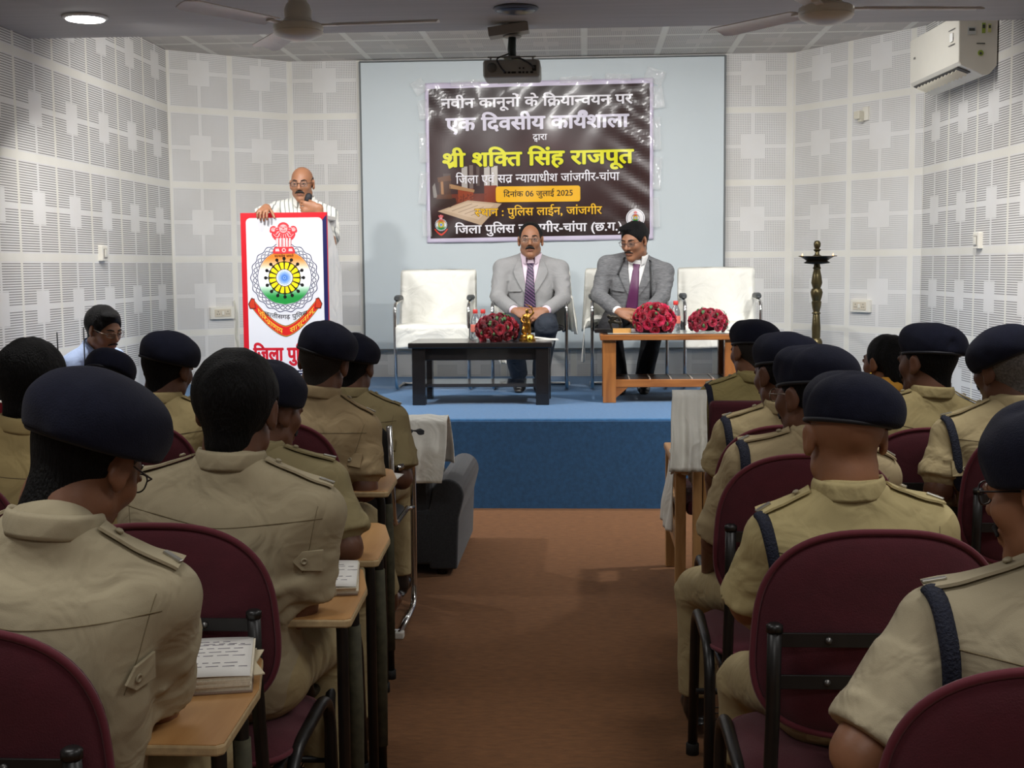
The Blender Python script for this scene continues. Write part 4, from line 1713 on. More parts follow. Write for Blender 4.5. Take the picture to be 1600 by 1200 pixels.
        strip(-0.135, 0.165, (226, 170, 60), L + 1.4)
        strip(-0.120, 0.150, (218, 36, 34), L + 2)
        for sx in (-1, 1):
            d.poly([X(sx * 0.93, -0.62), X(sx * 1.03, -0.60), X(sx * 1.13, -0.78), X(sx * 1.08, -0.93), X(sx * 0.90, -0.93)], (90, 24, 20), L + 2.2)
            d.poly([X(sx * 0.94, -0.65), X(sx * 1.02, -0.63), X(sx * 1.10, -0.79), X(sx * 1.06, -0.90), X(sx * 0.92, -0.90)], (206, 60, 34), L + 2.5)
        if words:
            def w1(x, y):
                t = (x - cx) / r
                return (x, y + (mid(max(-1, min(1, t)))[1]) * r)
            d.text('परि{त}ाणाय'.replace('रि', 'िर'), cx - 0.84 * r, cx - 0.10 * r, -0.075 * r + cy, 0.22 * r, (250, 208, 70), L + 4, 0.012, w1)
            d.text('साधूनाम्', cx + 0.12 * r, cx + 0.86 * r, -0.075 * r + cy, 0.22 * r, (250, 208, 70), L + 4, 0.012, w1)

            def w2(x, y):
                t = (x - cx) / r
                return (x, y + 0.30 * r * t * t)
            d.text('छ<त>तीसगढ़ पुिलस', cx - 0.64 * r, cx + 0.66 * r, cy - 1.235 * r, 0.19 * r, (34, 28, 36), L + 4, 0.006, w2)


# ------------------------------------------------------------------ the banner on the board
BN_S = 10.30 / FPX
_o = W(843, 252, 10.345)
banner = thing('banner', 'dark maroon workshop banner with large white and yellow lettering on the board', 'banner', (_o.x, BACK_Y - 0.045, _o.z))


def bn(px, py):
    return ((px - 843) * BN_S, (252 - py + (px - 843) * 0.010) * BN_S)


def ripple(u, v):
    a = math.exp(-((u + 0.9) ** 2 + (v - 0.62) ** 2) / 0.10) + math.exp(-((u - 0.9) ** 2 + (v - 0.62) ** 2) / 0.16)
    return (0.0045 * math.sin(9 * u + 5 * v) * math.sin(3 * v + 1) + 0.006 * a * math.sin(26 * (abs(u) - v * 0.8))
            + 0.003 * math.sin(17 * u - 11 * v + 1.3 * math.sin(6 * v)) + 0.004 * math.exp(-((v - .55) / .12) ** 2) * math.sin(22 * u)
            + 0.004 * math.exp(-((u - 0.75) / .2) ** 2) * math.sin(20 * (u + 1.6 * v)))


def bn_map(u, v, layer):
    return (u, -0.012 - ripple(u, v) - layer * 0.0008, v)


def art(px, py):
    """The printed courtroom picture, as ink."""
    x, y = (px - 672) / 336, (py - 138) / 230
    c = lerp3((44, 24, 24), (58, 30, 30), 0.5 + 0.5 * math.sin(x * 7 + 1))
    c = lerp3(c, (80, 40, 42), max(0, 1 - abs(x - 0.55) * 3) * max(0, 1 - abs(y - 0.45) * 2.2) * 0.8)
    c = lerp3(c, (36, 26, 26), max(0, 0.35 - y) * 1.6)
    c = lerp3(c, (30, 18, 18), max(0, y - 0.8) * 3)
    if x > 0.78:
        c = lerp3(c, (66, 54, 52), 0.5 * min(1, (x - 0.78) * 8) * (0.6 + 0.4 * math.sin(x * 190)))
    return c


d = Decal()
NX, NY = 84, 56
x0, y0, x1, y1 = 672, 368, 1013, 138
for i in range(NX):
    for j in range(NY):
        q = [(x0 + (x1 - x0) * (i + a) / NX, y0 + (y1 - y0) * (j + b) / NY) for a, b in ((0, 0), (1, 0), (1, 1), (0, 1))]
        d.poly([bn(*p) for p in q], [art(*p) for p in q], 1)
B = lambda *pts: [bn(*p) for p in pts]
# courtroom picture at the lower left: windows, gavel, sheet of paper
for x, y, w, h, c in ((722, 258, 9, 38, (186, 178, 172)), (734, 256, 6, 42, (120, 104, 98)), (757, 258, 9, 52, (196, 188, 182)), (768, 258, 10, 52, (206, 198, 190)), (745, 258, 5, 30, (92, 74, 70)), (693, 268, 12, 20, (84, 66, 62))):
    d.poly(B((x, y + h), (x + w, y + h), (x + w, y), (x, y)), c, 2)
for x, y, w, h, c in ((700, 300, 60, 18, (112, 44, 24)), (716, 292, 24, 20, (150, 62, 28)), (757, 288, 20, 26, (132, 54, 30))):
    d.poly(B((x, y + h), (x + w, y + h), (x + w, y), (x, y)), c, 2.5)
d.poly(B((684, 326), (731, 310), (784, 316), (752, 349)), (196, 168, 140), 3)
d.poly(B((694, 325), (730, 313), (772, 317), (748, 340)), (212, 186, 158), 3.4)
for k in range(4):
    d.stroke(B((706 + k * 10, 326 + k * 2.5), (738 + k * 9, 315.5 + k * 2.6)), 0.004, (150, 122, 100), 3.8)
d.poly(B((676, 306), (712, 306), (714, 314), (704, 320), (684, 320), (674, 314)), (52, 26, 18), 4)
d.poly(B((684, 300), (706, 300), (707, 307), (682, 307)), (92, 52, 30), 4.3)
d.poly(B((686, 278), (704, 276), (705, 300), (687, 301)), (78, 44, 26), 4.5)
d.poly(B((689, 279), (693, 278.5), (694, 300), (690, 300)), (170, 120, 76), 4.8)
d.poly(B((684, 274), (704, 271), (706, 279), (685, 281)), (104, 66, 40), 4.8)
d.poly(B((703, 284), (742, 294), (741, 298), (703, 291)), (176, 132, 88), 4.6)
d.poly(B((676, 288), (680, 282), (684, 305), (678, 305)), (140, 132, 126), 4.2)


def bline(t, xa, xb, ybase, em, col, bold, outline=None, lay=6):
    (ua, va), (ub, vb) = bn(xa, ybase), bn(xb, ybase)
    k = (vb - va) / (ub - ua)
    d.text(t, ua, ub, 0, em * BN_S, col, lay, bold, lambda u, v: (u, va + (u - ua) * k + v), outline)


WH, LAV = (244, 240, 246), (226, 220, 236)
bline('नवीन कानूनों के िि{क}या<न>वयन पर'.replace('िि', 'ि'), 692, 986, 168, 22, WH, 0.026)
bline('एक िदवसीय काय^शाला', 699, 980, 203, 30, LAV, 0.036)
bline('[दव]ारा', 833, 855, 220, 14, WH, 0.012)
bline('{श}ी श<क>ित िसंह राजपूत'.replace('<क>ित', 'ि<क>त'), 692, 987, 258, 32, (236, 232, 22), 0.036, ((30, 24, 10), 0.05))
bline('िजला एवं स{त} <न>यायाधीश जांजगीर-चांपा', 713, 966, 284, 19, WH, 0.012)
_a, _b = bn(775, 314), bn(906, 291)
d.rrect(_a[0], _a[1], _b[0], _b[1], 0.02, (248, 186, 32), 5)
bline('िदनांक 06 जुलाई 2025', 787, 895, 306, 12.5, (34, 20, 14), 0.014)
bline('<स>थान : पुिलस लाईन, जांजगीर', 742, 939, 335, 18, (246, 190, 40), 0.016, ((44, 26, 16), 0.035))
bline('िजला पुिलस जांजगीर-चांपा (छ.ग.)', 711, 971, 361, 19, WH, 0.022)
_a = bn(689, 347)
emblem(d, _a[0], _a[1], 9.5 * BN_S, 5, False)
_a = bn(991, 343)
d.disc(_a[0], _a[1], 14.5 * BN_S, (240, 236, 238), 5, 40)
d.ring(lambda q: (_a[0] + 13 * BN_S * math.cos(q), _a[1] + 13 * BN_S * math.sin(q)), lambda q: (_a[0] + 12.4 * BN_S * math.cos(q), _a[1] + 12.4 * BN_S * math.sin(q)), NAVY, 5.4, 60)
emblem(d, _a[0], _a[1] + 0.6 * BN_S, 6.2 * BN_S, 6, False)
d.refine(0.03)
d.build('printed_panel', bn_map, print_mat('banner_ink', 0.32, 0.45), banner)
m_ = MB()
_c0, _c1 = bn(666.5, 373.5), bn(1018.5, 131.5)


def sheet(u, v):
    a, b = _c0[0] + (_c1[0] - _c0[0]) * u, _c0[1] + (_c1[1] - _c0[1]) * v + (u - .5) * 0.012
    return bn_map(a, b, 0)


m_.grid(sheet, 110, 70, 0, 0.0012)
m_.build('vinyl_sheet', mat('banner_margin', (214, 204, 226), 0.3, coat=0.4), banner, smooth=True)
m_ = MB()
rnd = random.Random(8)
tp_ = mat('clear_tape', (250, 250, 250), 0.08, alpha=0.16, coat=1.0)
for k, (px, py, w, h, a) in enumerate(((658, 135, 20, 22, 30), (664, 170, 16, 30, 8), (663, 228, 13, 46, 3), (662, 290, 13, 50, -4), (667, 345, 14, 40, 2), (1020, 128, 30, 22, -20), (1024, 160, 20, 34, 10),
                                       (1023, 215, 13, 50, 2), (1024, 275, 13, 50, -3), (1021, 335, 14, 46, 3), (730, 131, 46, 9, 2), (800, 130, 40, 10, -2), (900, 130, 50, 10, 1), (965, 128, 40, 10, -3))):
    c = bn(px, py)
    q = Matrix.Rotation(R(a), 2)
    ph = rnd.random() * 6

    def tp(u, v):
        p = q @ Vector(((u - .5) * w * BN_S, (v - .5) * h * BN_S))
        x, z = c[0] + p.x, c[1] + p.y
        return (x, -0.026 - abs(ripple(x, z)) - 0.0035 * math.sin(u * 9 + ph) * math.sin(v * 8 + ph), z)
    mm = MB()
    mm.grid(tp, 8, 10, 0, 0.0003)
    mm.build('tape', tp_, banner, smooth=True)

# ------------------------------------------------------------------ the podium
POD_Y = 8.45
_p0, _p1 = W(376, 333, POD_Y), W(511, 333, POD_Y)
PW, PTOP = _p1.x - _p0.x, _p0.z
PH = PTOP - STAGE_Z
podium = thing('podium', 'white podium whose front panel carries a round police crest', 'podium', ((_p0.x + _p1.x) / 2, POD_Y, STAGE_Z))
MB().box((0, 0, PH / 2 + 0.002), (PW, 0.024, PH - 0.004)).build('front_panel', mat('panel_edge', (206, 30, 44), 0.4), podium, bevel=0.002)
d = Decal()
PS = PW / 136                                  # metres per photo pixel on the panel
pp = lambda x, y: ((x - 443.5) * PS, PH - (y - 333) * PS)
yb = 333 + PH / PS
d.rect(*pp(376, yb), *pp(511, 333), RED, 1)
d.poly([pp(504, yb), pp(511, yb), pp(511, 337), pp(504, 345)], NAVY, 1.5)
_a, _b = pp(384, yb - 8), pp(504.5, 341)
d.rrect(_a[0], _a[1], _b[0], _b[1], 0.03, (228, 228, 233), 2)
c = pp(443, 434)
emblem(d, c[0], c[1], 52 * PS, 4)
d.text('िजला पुिलस', *[pp(x, 0)[0] for x in (391, 497)], pp(0, 563)[1], 30 * PS, (206, 26, 44), 4, 0.045)
d.text('जांजगीर-चांपा', *[pp(x, 0)[0] for x in (393, 495)], pp(0, 593)[1], 22 * PS, (30, 30, 70), 4, 0.02)
d.text('(छ.ग.)', *[pp(x, 0)[0] for x in (418, 470)], pp(0, 616)[1], 18 * PS, (30, 30, 70), 4, 0.02)
d.build('crest_print', lambda u, v, l: (u, -0.0125 - l * 0.0002, v), print_mat('podium_ink', 0.35, 0.1), podium)
m_ = MB()


def skirt(u, v):
    q = u * 4
    i, f = int(min(q, 3.999)), q - int(min(q, 3.999))
    cs = ((-PW / 2 + 0.01, 0.014), (PW / 2 - 0.005, 0.014), (PW / 2 - 0.02, 0.40), (-PW / 2 + 0.02, 0.40))
    a, b = cs[i], cs[(i + 1) % 4]
    x, y = a[0] + (b[0] - a[0]) * f, a[1] + (b[1] - a[1]) * f
    fl = 0.010 * math.sin(f * 20 + i) * math.sin(f * PI) * (1 - v) + 0.006 * math.sin(v * 14 + i * 2) * math.sin(f * PI)
    if i == 1:
        x += fl + 0.035 * math.sin(min(1, (1 - v) * 3) * PI / 2) * math.sin(f * PI / 2)
        x -= 0.05 * max(0, v - 0.7) / 0.3 * f
    elif i == 3:
        x -= fl
    elif i == 2:
        y += fl
    return (x, y, 0.01 + v * (PH - 0.03 - 0.0 * y))


m_.grid(skirt, 120, 30)
m_.build('satin_skirt', mat('satin_white', (226, 224, 222), 0.4, vary=0.02, sheen=0.4, wrinkle=(6, 0.5, 0.05)), podium, smooth=True)
MB().box((0, 0.20, PH - 0.03), (PW - 0.03, 0.38, 0.025)).build('desk_board', mat('podium_board', (214, 210, 204), 0.5), podium, bevel=0.003)


# ------------------------------------------------------------------ people
def khaki(name, c):
    return mat('khaki_' + name, c, 0.85, vary=0.035, vscale=14, bump=(700, 0.35, 0.001), wrinkle=(11, 0.42, 0.03), sheen=0.03, spec=0.25)


def skin(name, c):
    return mat('skin_' + name, c, 0.48, vary=0.06, vscale=30, bump=(160, 0.15, 0.002), sss=0.06)


navy_felt = mat('navy_felt', (25, 27, 42), 0.95, vary=0.10, vscale=60, bump=(380, 0.6, 0.002), sheen=0.04, spec=0.15)
navy_band = mat('beret_band', (20, 22, 32), 0.6)
black_hair = mat('black_hair', (11, 10, 11), 0.6, spec=0.2, vary=0.3, vscale=9, stretch=(30, 30, 4), bump=(10, 0.9, 0.012))
stubble_hair = mat('cropped_hair', (34, 29, 27), 0.8, vary=0.35, vscale=220, bump=(330, 0.8, 0.004))
grey_hair = mat('grey_hair', (104, 100, 96), 0.75, vary=0.45, vscale=160, bump=(260, 0.9, 0.005))
eye_white = mat('eye_white', (196, 182, 170), 0.3)
iris = mat('iris', (30, 20, 14), 0.2)
lash = mat('brow_hair', (24, 20, 19), 0.8, vary=0.3, vscale=200)
lip = mat('lip', (128, 78, 68), 0.5)
glass_rim = mat('glasses_rim', (30, 26, 28), 0.3)
steel_rim = mat('glasses_steel', (150, 140, 126), 0.25, 0.9)
lens_glass = mat('lens', (235, 240, 240), 0.05, alpha=0.05, spec=0.5)
rope = mat('lanyard_rope', (22, 27, 46), 0.8, vary=0.3, vscale=200, bump=(240, 1.0, 0.004))
button_m = mat('button', (158, 148, 122), 0.4)
badge_steel = mat('badge_steel', (178, 176, 168), 0.3, 0.8)


def V(*a):
    return Vector(a)


class Person:
    """One figure: a skeleton in world space, skin grown round it, clothes over the skin.
    hip and head are world points (head = middle of the skull at ear height); yaw 0 faces the stage (+y)."""

    def __init__(s, label, hip, head, yaw=0.0, head_yaw=0.0, pitch=0.0, roll=0.0, group=None, floor=0.0,
                 skin_m=None, size=1.0, girth=1.0, slouch=0.03, sh=0.178, neck_f=0.035, vox=0.008):
        s.floor = floor
        s.root = thing('person', label, 'person', (hip[0], hip[1], floor), 0, group)
        o = V(hip[0], hip[1], floor)
        s.hip, s.head = V(*hip) - o, V(*head) - o
        s.origin = o
        s.k, s.g, s.vox = size, girth, vox
        s.skin = skin_m or skin('brown', (112, 74, 54))
        Rz = Matrix.Rotation(R(yaw), 3, 'Z')
        s.right, s.fwd = Rz @ V(1, 0, 0), Rz @ V(0, 1, 0)
        s.hr = Rz @ Matrix.Rotation(R(head_yaw), 3, 'Z') @ Matrix.Rotation(R(pitch), 3, 'X') @ Matrix.Rotation(R(roll), 3, 'Y')
        s.atlas = s.H(0, -0.020, -0.06)
        hz = s.hr @ V(0, 0, 1)
        s.N = s.atlas + (V(0, 0, -0.055) * 0.75 + hz * -0.055 * 0.25 - s.fwd * neck_f) * size
        d = s.N - s.hip
        s.L = d.length
        s.u = d.normalized()
        s.r = (s.right - s.u * s.u.dot(s.right)).normalized()
        s.f = s.u.cross(s.r)
        s.sl = slouch
        s.sh = sh * size
        s.S = [s.T(sgn * s.sh, 0.005, s.L - 0.085) for sgn in (-1, 1)]        # left, right shoulder joints
        s.arm = [None, None]
        s.legs = None

    def H(s, x, y, z):
        return s.head + s.hr @ (V(x, y, z) * s.k)

    def T(s, x, y, z):
        return s.hip + s.r * x + s.f * y + s.u * z

    def loc(s, p):
        return V(*p) - s.origin

    # -------------------------------------------------- posing
    def reach(s, side, hand, pole=None, l1=0.285, l2=0.255, elbow=None, palm=None, curl=0.5, hdir=None, thumb=None, spread=0.1):
        """side 0 left, 1 right. hand, elbow in local coordinates of the root."""
        S_ = s.S[side]
        l1, l2 = l1 * s.k, l2 * s.k
        if elbow is None:
            d = hand - S_
            D = min(d.length, (l1 + l2) * 0.995)
            dn = d.normalized()
            hand = S_ + dn * D
            a = (l1 * l1 - l2 * l2 + D * D) / (2 * D)
            h = math.sqrt(max(l1 * l1 - a * a, 0))
            if pole is None:
                pole = s.right * (0.55 if side else -0.55) + V(0, 0, -1) - s.fwd * 0.25
            p = (pole - dn * pole.dot(dn)).normalized()
            elbow = S_ + dn * a + p * h
        s.arm[side] = dict(E=elbow, Hd=hand, palm=palm, curl=curl, hdir=hdir, thumb=thumb, spread=spread)

    def lap_arms(s, gap=0.07, z=0.10, y=0.30):
        for side in (0, 1):
            sg = 1 if side else -1
            h = s.hip + s.fwd * y + s.right * sg * gap + V(0, 0, z)
            s.reach(side, h, palm=V(0, 0, -1) + s.right * -sg * 0.3, curl=0.6)

    def sit_legs(s, knee_z=0.50, spread=0.13, foot_y=0.42, thigh=0.43, foot_spread=None, knees=None, feet=None):
        out = []
        for side in (0, 1):
            sg = 1 if side else -1
            hj = s.hip + s.right * sg * 0.088 * s.k
            kn = s.hip + s.fwd * thigh + s.right * sg * spread
            kn.z = knee_z
            ft = s.hip + s.fwd * foot_y + s.right * sg * (foot_spread if foot_spread is not None else spread)
            ft.z = 0.075
            if knees and knees[side] is not None:
                kn = knees[side]
            if feet and feet[side] is not None:
                ft = feet[side]
            out.append((hj, kn, ft))
        s.legs = out

    # -------------------------------------------------- shapes
    def torso_shape(s, e=0.0, cut_neck=False):
        """The trunk; e grows it into a garment."""
        t, g = Shape(), s.g
        k = 0.06
        Rm = np.array([list(s.r), list(s.f), list(s.u)]).T
        t.ell(s.T(0, 0.0, 0.0), (0.168 * g + e, 0.125 * g + e, 0.12 + e), Rm, k)
        t.ell(s.T(0, 0.02 - s.sl * .5, s.L * 0.34), (0.150 * g + e, 0.118 * g + e, 0.17), Rm, k)
        t.ell(s.T(0, -0.004 - s.sl, s.L - 0.19), (0.163 * (0.6 + .4 * g) * s.k + e, 0.104 * s.k + e, 0.165), Rm, k)
        a = s.sh - 0.055
        t.seg(s.T(-a, -0.012 - s.sl * .5, s.L - 0.105), s.T(a, -0.012 - s.sl * .5, s.L - 0.105), 0.056 + e, None, 0.05)
        for sg in (-1, 1):
            t.seg(s.T(sg * 0.03, -0.014, s.L - 0.010), s.T(sg * (s.sh - 0.01), 0.0, s.L - 0.070), 0.040 + e, 0.043 + e, 0.045)
        t.seg(s.T(0, -0.015, s.L - 0.10), s.N + s.u * 0.004, 0.052 + e, 0.050 + e, 0.04)
        return t

    def head_shape(s, t, ears=True):
        k = s.k
        Rm = np.array(s.hr)

        def E_(c, r, kk=0.02, op='u', rot=None):
            t.ell(s.H(*c), tuple(x * k for x in r), Rm if rot is None else Rm @ np.array(rot), kk * k, op)

        def G(a, b, ra, rb=None, kk=0.015, op='u', flat=None):
            t.seg(s.H(*a), s.H(*b), ra * k, None if rb is None else rb * k, kk * k, False, flat, op)
        G((0, -0.022, -0.05), (0, -0.030, -0.075), 0.052, 0.052, 0.03)
        t.seg(s.H(0, -0.028, -0.06), s.N + s.u * -0.03, 0.052 * k, 0.060 * k, 0.03)
        E_((0, -0.016, 0.034), (0.0735, 0.094, 0.083))
        E_((0, 0.030, -0.020), (0.060, 0.060, 0.085), 0.03)
        G((-0.045, 0.005, -0.062), (0, 0.062, -0.098), 0.020, 0.020, 0.03)
        G((0.045, 0.005, -0.062), (0, 0.062, -0.098), 0.020, 0.020, 0.03)
        E_((0, 0.066, -0.098), (0.020, 0.018, 0.016), 0.02)
        for sg in (-1, 1):
            E_((sg * 0.040, 0.055, -0.022), (0.022, 0.024, 0.020), 0.025)
            E_((sg * 0.032, 0.088, 0.004), (0.017, 0.014, 0.011), 0.012, 's')
        G((-0.036, 0.074, 0.021), (0.036, 0.074, 0.021), 0.0125, None, 0.016)
        G((0, 0.086, 0.012), (0, 0.108, -0.026), 0.0085, 0.0125, 0.012)
        for sg in (-1, 1):
            G((sg * 0.011, 0.094, -0.032), (sg * 0.012, 0.094, -0.031), 0.0085, None, 0.008)
            E_((sg * 0.032, 0.081, 0.004), (0.015, 0.0125, 0.0125), 0.004)
        G((-0.019, 0.086, -0.058), (0.019, 0.086, -0.058), 0.0075, None, 0.008)
        G((-0.016, 0.085, -0.069), (0.016, 0.085, -0.069), 0.0080, None, 0.008)
        G((-0.022, 0.093, -0.0635), (0.022, 0.093, -0.0635), 0.0028, None, 0.004, 's')
        if ears:
            for sg in (-1, 1):
                rot = Matrix.Rotation(R(sg * -22), 3, 'Z') @ Matrix.Rotation(R(-14), 3, 'X')
                E_((sg * 0.079, -0.014, 0.000), (0.0085, 0.019, 0.031), 0.010, 'u', rot)
                E_((sg * 0.078, -0.004, -0.026), (0.007, 0.009, 0.012), 0.010, 'u', rot)
                E_((sg * 0.0905, -0.010, 0.003), (0.0055, 0.011, 0.020), 0.006, 's', rot)
        return t

    def hand_shape(s, t, side):
        a = s.arm[side]
        if a is None:
            return
        k = s.k
        E, Hd = a['E'], a['Hd']
        t.seg(E, Hd, 0.043 * k, 0.026 * k, 0.02)
        d = (a['hdir'] or (Hd - E)).normalized()
        n = a['palm'] or V(0, 0, -1)
        n = (n - d * n.dot(d)).normalized()             # the side the fingers curl to
        x = d.cross(n) * (1 if side else -1)             # towards the thumb
        a['frame'] = (d, n, x)
        t.seg(Hd - d * 0.01, Hd + d * 0.03 * k, 0.027 * k, 0.028 * k, 0.015, False, (n, 0.7))
        kn = Hd + d * 0.088 * k
        t.seg(Hd + d * 0.035 * k - x * 0.012 * k, kn - x * 0.022 * k, 0.024 * k, 0.018 * k, 0.015, False, (n, 0.62))
        t.seg(Hd + d * 0.035 * k + x * 0.012 * k, kn + x * 0.020 * k, 0.026 * k, 0.018 * k, 0.015, False, (n, 0.62))
        tips = []
        for i, (off, ln) in enumerate(((0.031, 0.072), (0.011, 0.080), (-0.010, 0.075), (-0.030, 0.060))):
            p = kn + x * off * k
            dirx = (d + x * (off * 4 * a['spread'] * 2)).normalized()
            ang = 0.0
            for j, fr in enumerate((0.45, 0.32, 0.23)):
                ang += a['curl'] * (0.55, 0.85, 0.6)[j] * (1 + 0.07 * i)
                q = p + (dirx * math.cos(ang) + n * math.sin(ang)) * ln * fr * k
                t.seg(p, q, (0.0092 - j * 0.0008) * k, (0.0085 - j * 0.0010) * k, 0.003)
                p = q
            tips.append(p)
        p = Hd + d * 0.028 * k + x * 0.022 * k
        th = a['thumb'] or (d * 0.75 + x * 0.75 + n * 0.45)
        th = th.normalized()
        q = p + th * 0.040 * k
        t.seg(p, q, 0.0145 * k, 0.0110 * k, 0.012)
        th2 = (th + d * 0.35 + n * 0.35 * a['curl']).normalized()
        q2 = q + th2 * 0.032 * k
        t.seg(q, q2, 0.0108 * k, 0.0098 * k, 0.003)
        q3 = q2 + (th2 + n * 0.3 * a['curl']).normalized() * 0.024 * k
        t.seg(q2, q3, 0.0096 * k, 0.0078 * k, 0.003)
        a['tips'] = tips

    def build_body(s, hv=None):
        """Skin: head and neck, trunk, arms with hands and legs as one mesh."""
        hv = hv or s.vox * 0.62
        t = Shape()
        s.head_shape(t)
        V1 = t.net(hv)
        b = s.torso_shape(-0.016)
        for side in (0, 1):
            a = s.arm[side]
            if a:
                b.seg(s.S[side], a['E'], 0.045 * s.k, 0.040 * s.k, 0.03)
                b.seg(a['E'], a['Hd'], 0.040 * s.k, 0.024 * s.k, 0.02)
        for hj, kn, ft in s.legs or []:
            b.seg(hj, kn, 0.068 * s.k, 0.050 * s.k, 0.03)
            b.seg(kn, ft, 0.048 * s.k, 0.034 * s.k, 0.02)
        parts = [V1, b.net(0.014)]
        for side in (0, 1):
            if s.arm[side]:
                h = Shape()
                s.hand_shape(h, side)
                parts.append(h.net(min(0.0055, s.vox * 0.75)))
        o = link('body', qmesh('body', parts), s.root, s.skin)
        return o

    # -------------------------------------------------- clothes
    def sleeves(s, t, kind, e, k=0.03, ks=None):
        for side in (0, 1):
            a = s.arm[side]
            if not a:
                continue
            kd = kind[side] if isinstance(kind, (list, tuple)) else kind
            S_, E, Hd = s.S[side], a['E'], a['Hd']
            if kd == 'short':
                m = S_.lerp(E, 0.66)
                t.seg(S_, m, 0.050 + e, 0.053 + e, k)
                t.seg(S_.lerp(E, 0.35), S_.lerp(E, 0.80), 0.053 + e, 0.066 + e, 0.012, True)
            elif kd in ('roll', 'rolldown'):
                t.seg(S_, S_.lerp(E, 0.68), 0.051 + e, 0.051 + e, k)
                q = 0.90 if kd == 'rolldown' else 0.78
                t.seg(S_.lerp(E, 0.3), S_.lerp(E, q - .08), 0.052 + e, 0.056 + e, 0.012, True)
                t.seg(S_.lerp(E, q - .2), S_.lerp(E, q), 0.059 + e, 0.062 + e, 0.004, True)
            else:
                end = 0.93 if kd == 'long' else 0.96
                t.seg(S_, S_.lerp(E, 0.3), 0.050 + e, 0.050 + e, k)
                t.seg(S_.lerp(E, 0.25), E, 0.047 + e, 0.041 + e, 0.008)
                t.seg(E, E.lerp(Hd, end), 0.041 + e, 0.030 + e, 0.008, True)

    def shirt(s, m, kind='short', e=0.006, name='shirt', folds=True, seed=1, hem=-0.06, amp=1.0, pads=False):
        t = s.torso_shape(e)
        rnd = random.Random(seed)
        s.sleeves(t, kind, e)
        if folds:
            for side in (0, 1):
                sg = 1 if side else -1
                ap = s.T(sg * (s.sh - 0.03), -0.05, s.L - 0.19)
                for q in range(5):
                    z1 = s.L - 0.16 - rnd.uniform(0.02, 0.30)
                    x1 = sg * rnd.uniform(0.03, 0.12)
                    t.ridge(ap + V(rnd.uniform(-.02, .02), 0, rnd.uniform(-.05, .02)), s.T(x1, -0.12 - s.sl, z1), amp * rnd.uniform(0.005, 0.010) * rnd.choice((1, 1, -1)), rnd.uniform(0.010, 0.018))
                a = s.arm[side]
                if a:
                    S_, E = s.S[side], a['E']
                    ax = (E - S_).normalized()
                    for q in range(5):
                        c = S_.lerp(E, rnd.uniform(0.25, 0.98))
                        b = ax.cross(V(rnd.uniform(-1, 1), rnd.uniform(-1, 1), rnd.uniform(-.4, .4))).normalized()
                        n = ax.cross(b)
                        t.ridge(c + n * 0.055 + b * 0.05 - ax * 0.02, c + n * 0.055 - b * 0.05 + ax * rnd.uniform(0, .05), amp * rnd.uniform(0.005, 0.009), 0.010)
            for q in range(6):
                z = rnd.uniform(0.02, s.L * 0.42)
                x = rnd.uniform(-0.12, 0.12)
                t.ridge(s.T(x - 0.12, -0.13 - s.sl, z + rnd.uniform(-.03, .03)), s.T(x + 0.12, -0.13 - s.sl, z), amp * rnd.uniform(0.005, 0.010), 0.013)
        t.noise(0.0022 * amp, 24, seed, (1, 1, 0.7))
        if hem is not None:
            t.cut(s.T(0, 0, hem), -s.u)
        if pads:
            for sg in (-1, 1):
                t.seg(s.T(sg * 0.09, -0.004, s.L - 0.062), s.T(sg * (s.sh + 0.012), 0.0, s.L - 0.072), 0.046, 0.050, 0.03)
        V_, Q_ = t.net(s.vox)
        s.bvh = bvh_of(V_, Q_)
        o = link(name, qmesh(name, [(V_, Q_)]), s.root, m)
        s.cloth = m
        return o

    def trousers(s, m, e=0.004, name='trousers', end=0.96):
        t = Shape()
        Rm = np.array([list(s.r), list(s.f), list(s.u)]).T
        t.ell(s.T(0, 0, -0.005), (0.160 * s.g + e, 0.118 * s.g + e, 0.11), Rm, 0.05)
        for hj, kn, ft in s.legs:
            t.seg(hj, kn, 0.082 * s.k + e, 0.066 * s.k + e, 0.05)
            t.seg(kn, kn.lerp(ft, end), 0.064 * s.k + e, 0.053 * s.k + e, 0.03, True)
            for q in range(3):
                n = s.right
                c = kn.lerp(hj, 0.12 + 0.12 * q)
                t.ridge(c + n * 0.07, c - n * 0.07 + V(0, 0, -0.03), 0.004, 0.012)
        t.noise(0.002, 22, 5)
        t.cut(s.T(0, 0, 0.085), s.u)
        vx = max(s.vox, 0.009)
        return link(name, qmesh(name, [t.net(vx)]), s.root, m)

    def shoes(s, m, yaw=0.0, socks=None):
        for (hj, kn, ft) in s.legs:
            f = Matrix.Rotation(R(yaw), 3, 'Z') @ s.fwd
            t = Shape()
            t.seg(ft + V(0, 0, 0.03), ft + V(0, 0, -0.03), 0.040, 0.045, 0.02)
            t.ell(ft + f * 0.075 + V(0, 0, -0.035), (0.045, 0.045, 0.036), None, 0.03)
            t.ell(ft + f * 0.125 + V(0, 0, -0.045), (0.042, 0.055, 0.026), None, 0.03)
            t.seg(ft - f * 0.04 + V(0, 0, -0.06), ft + f * 0.16 + V(0, 0, -0.064), 0.034, 0.036, 0.008, False, (V(0, 0, 1), 0.25))
            t.cut((0, 0, 0.001), (0, 0, -1))
            link('shoe', qmesh('shoe', [t.net(0.008)]), s.root, m)
            if socks:
                MB().tube([ft + V(0, 0, 0.0), ft.lerp(kn, 0.24)], [0.036, 0.042], 16).build('sock', socks, s.root, smooth=True)

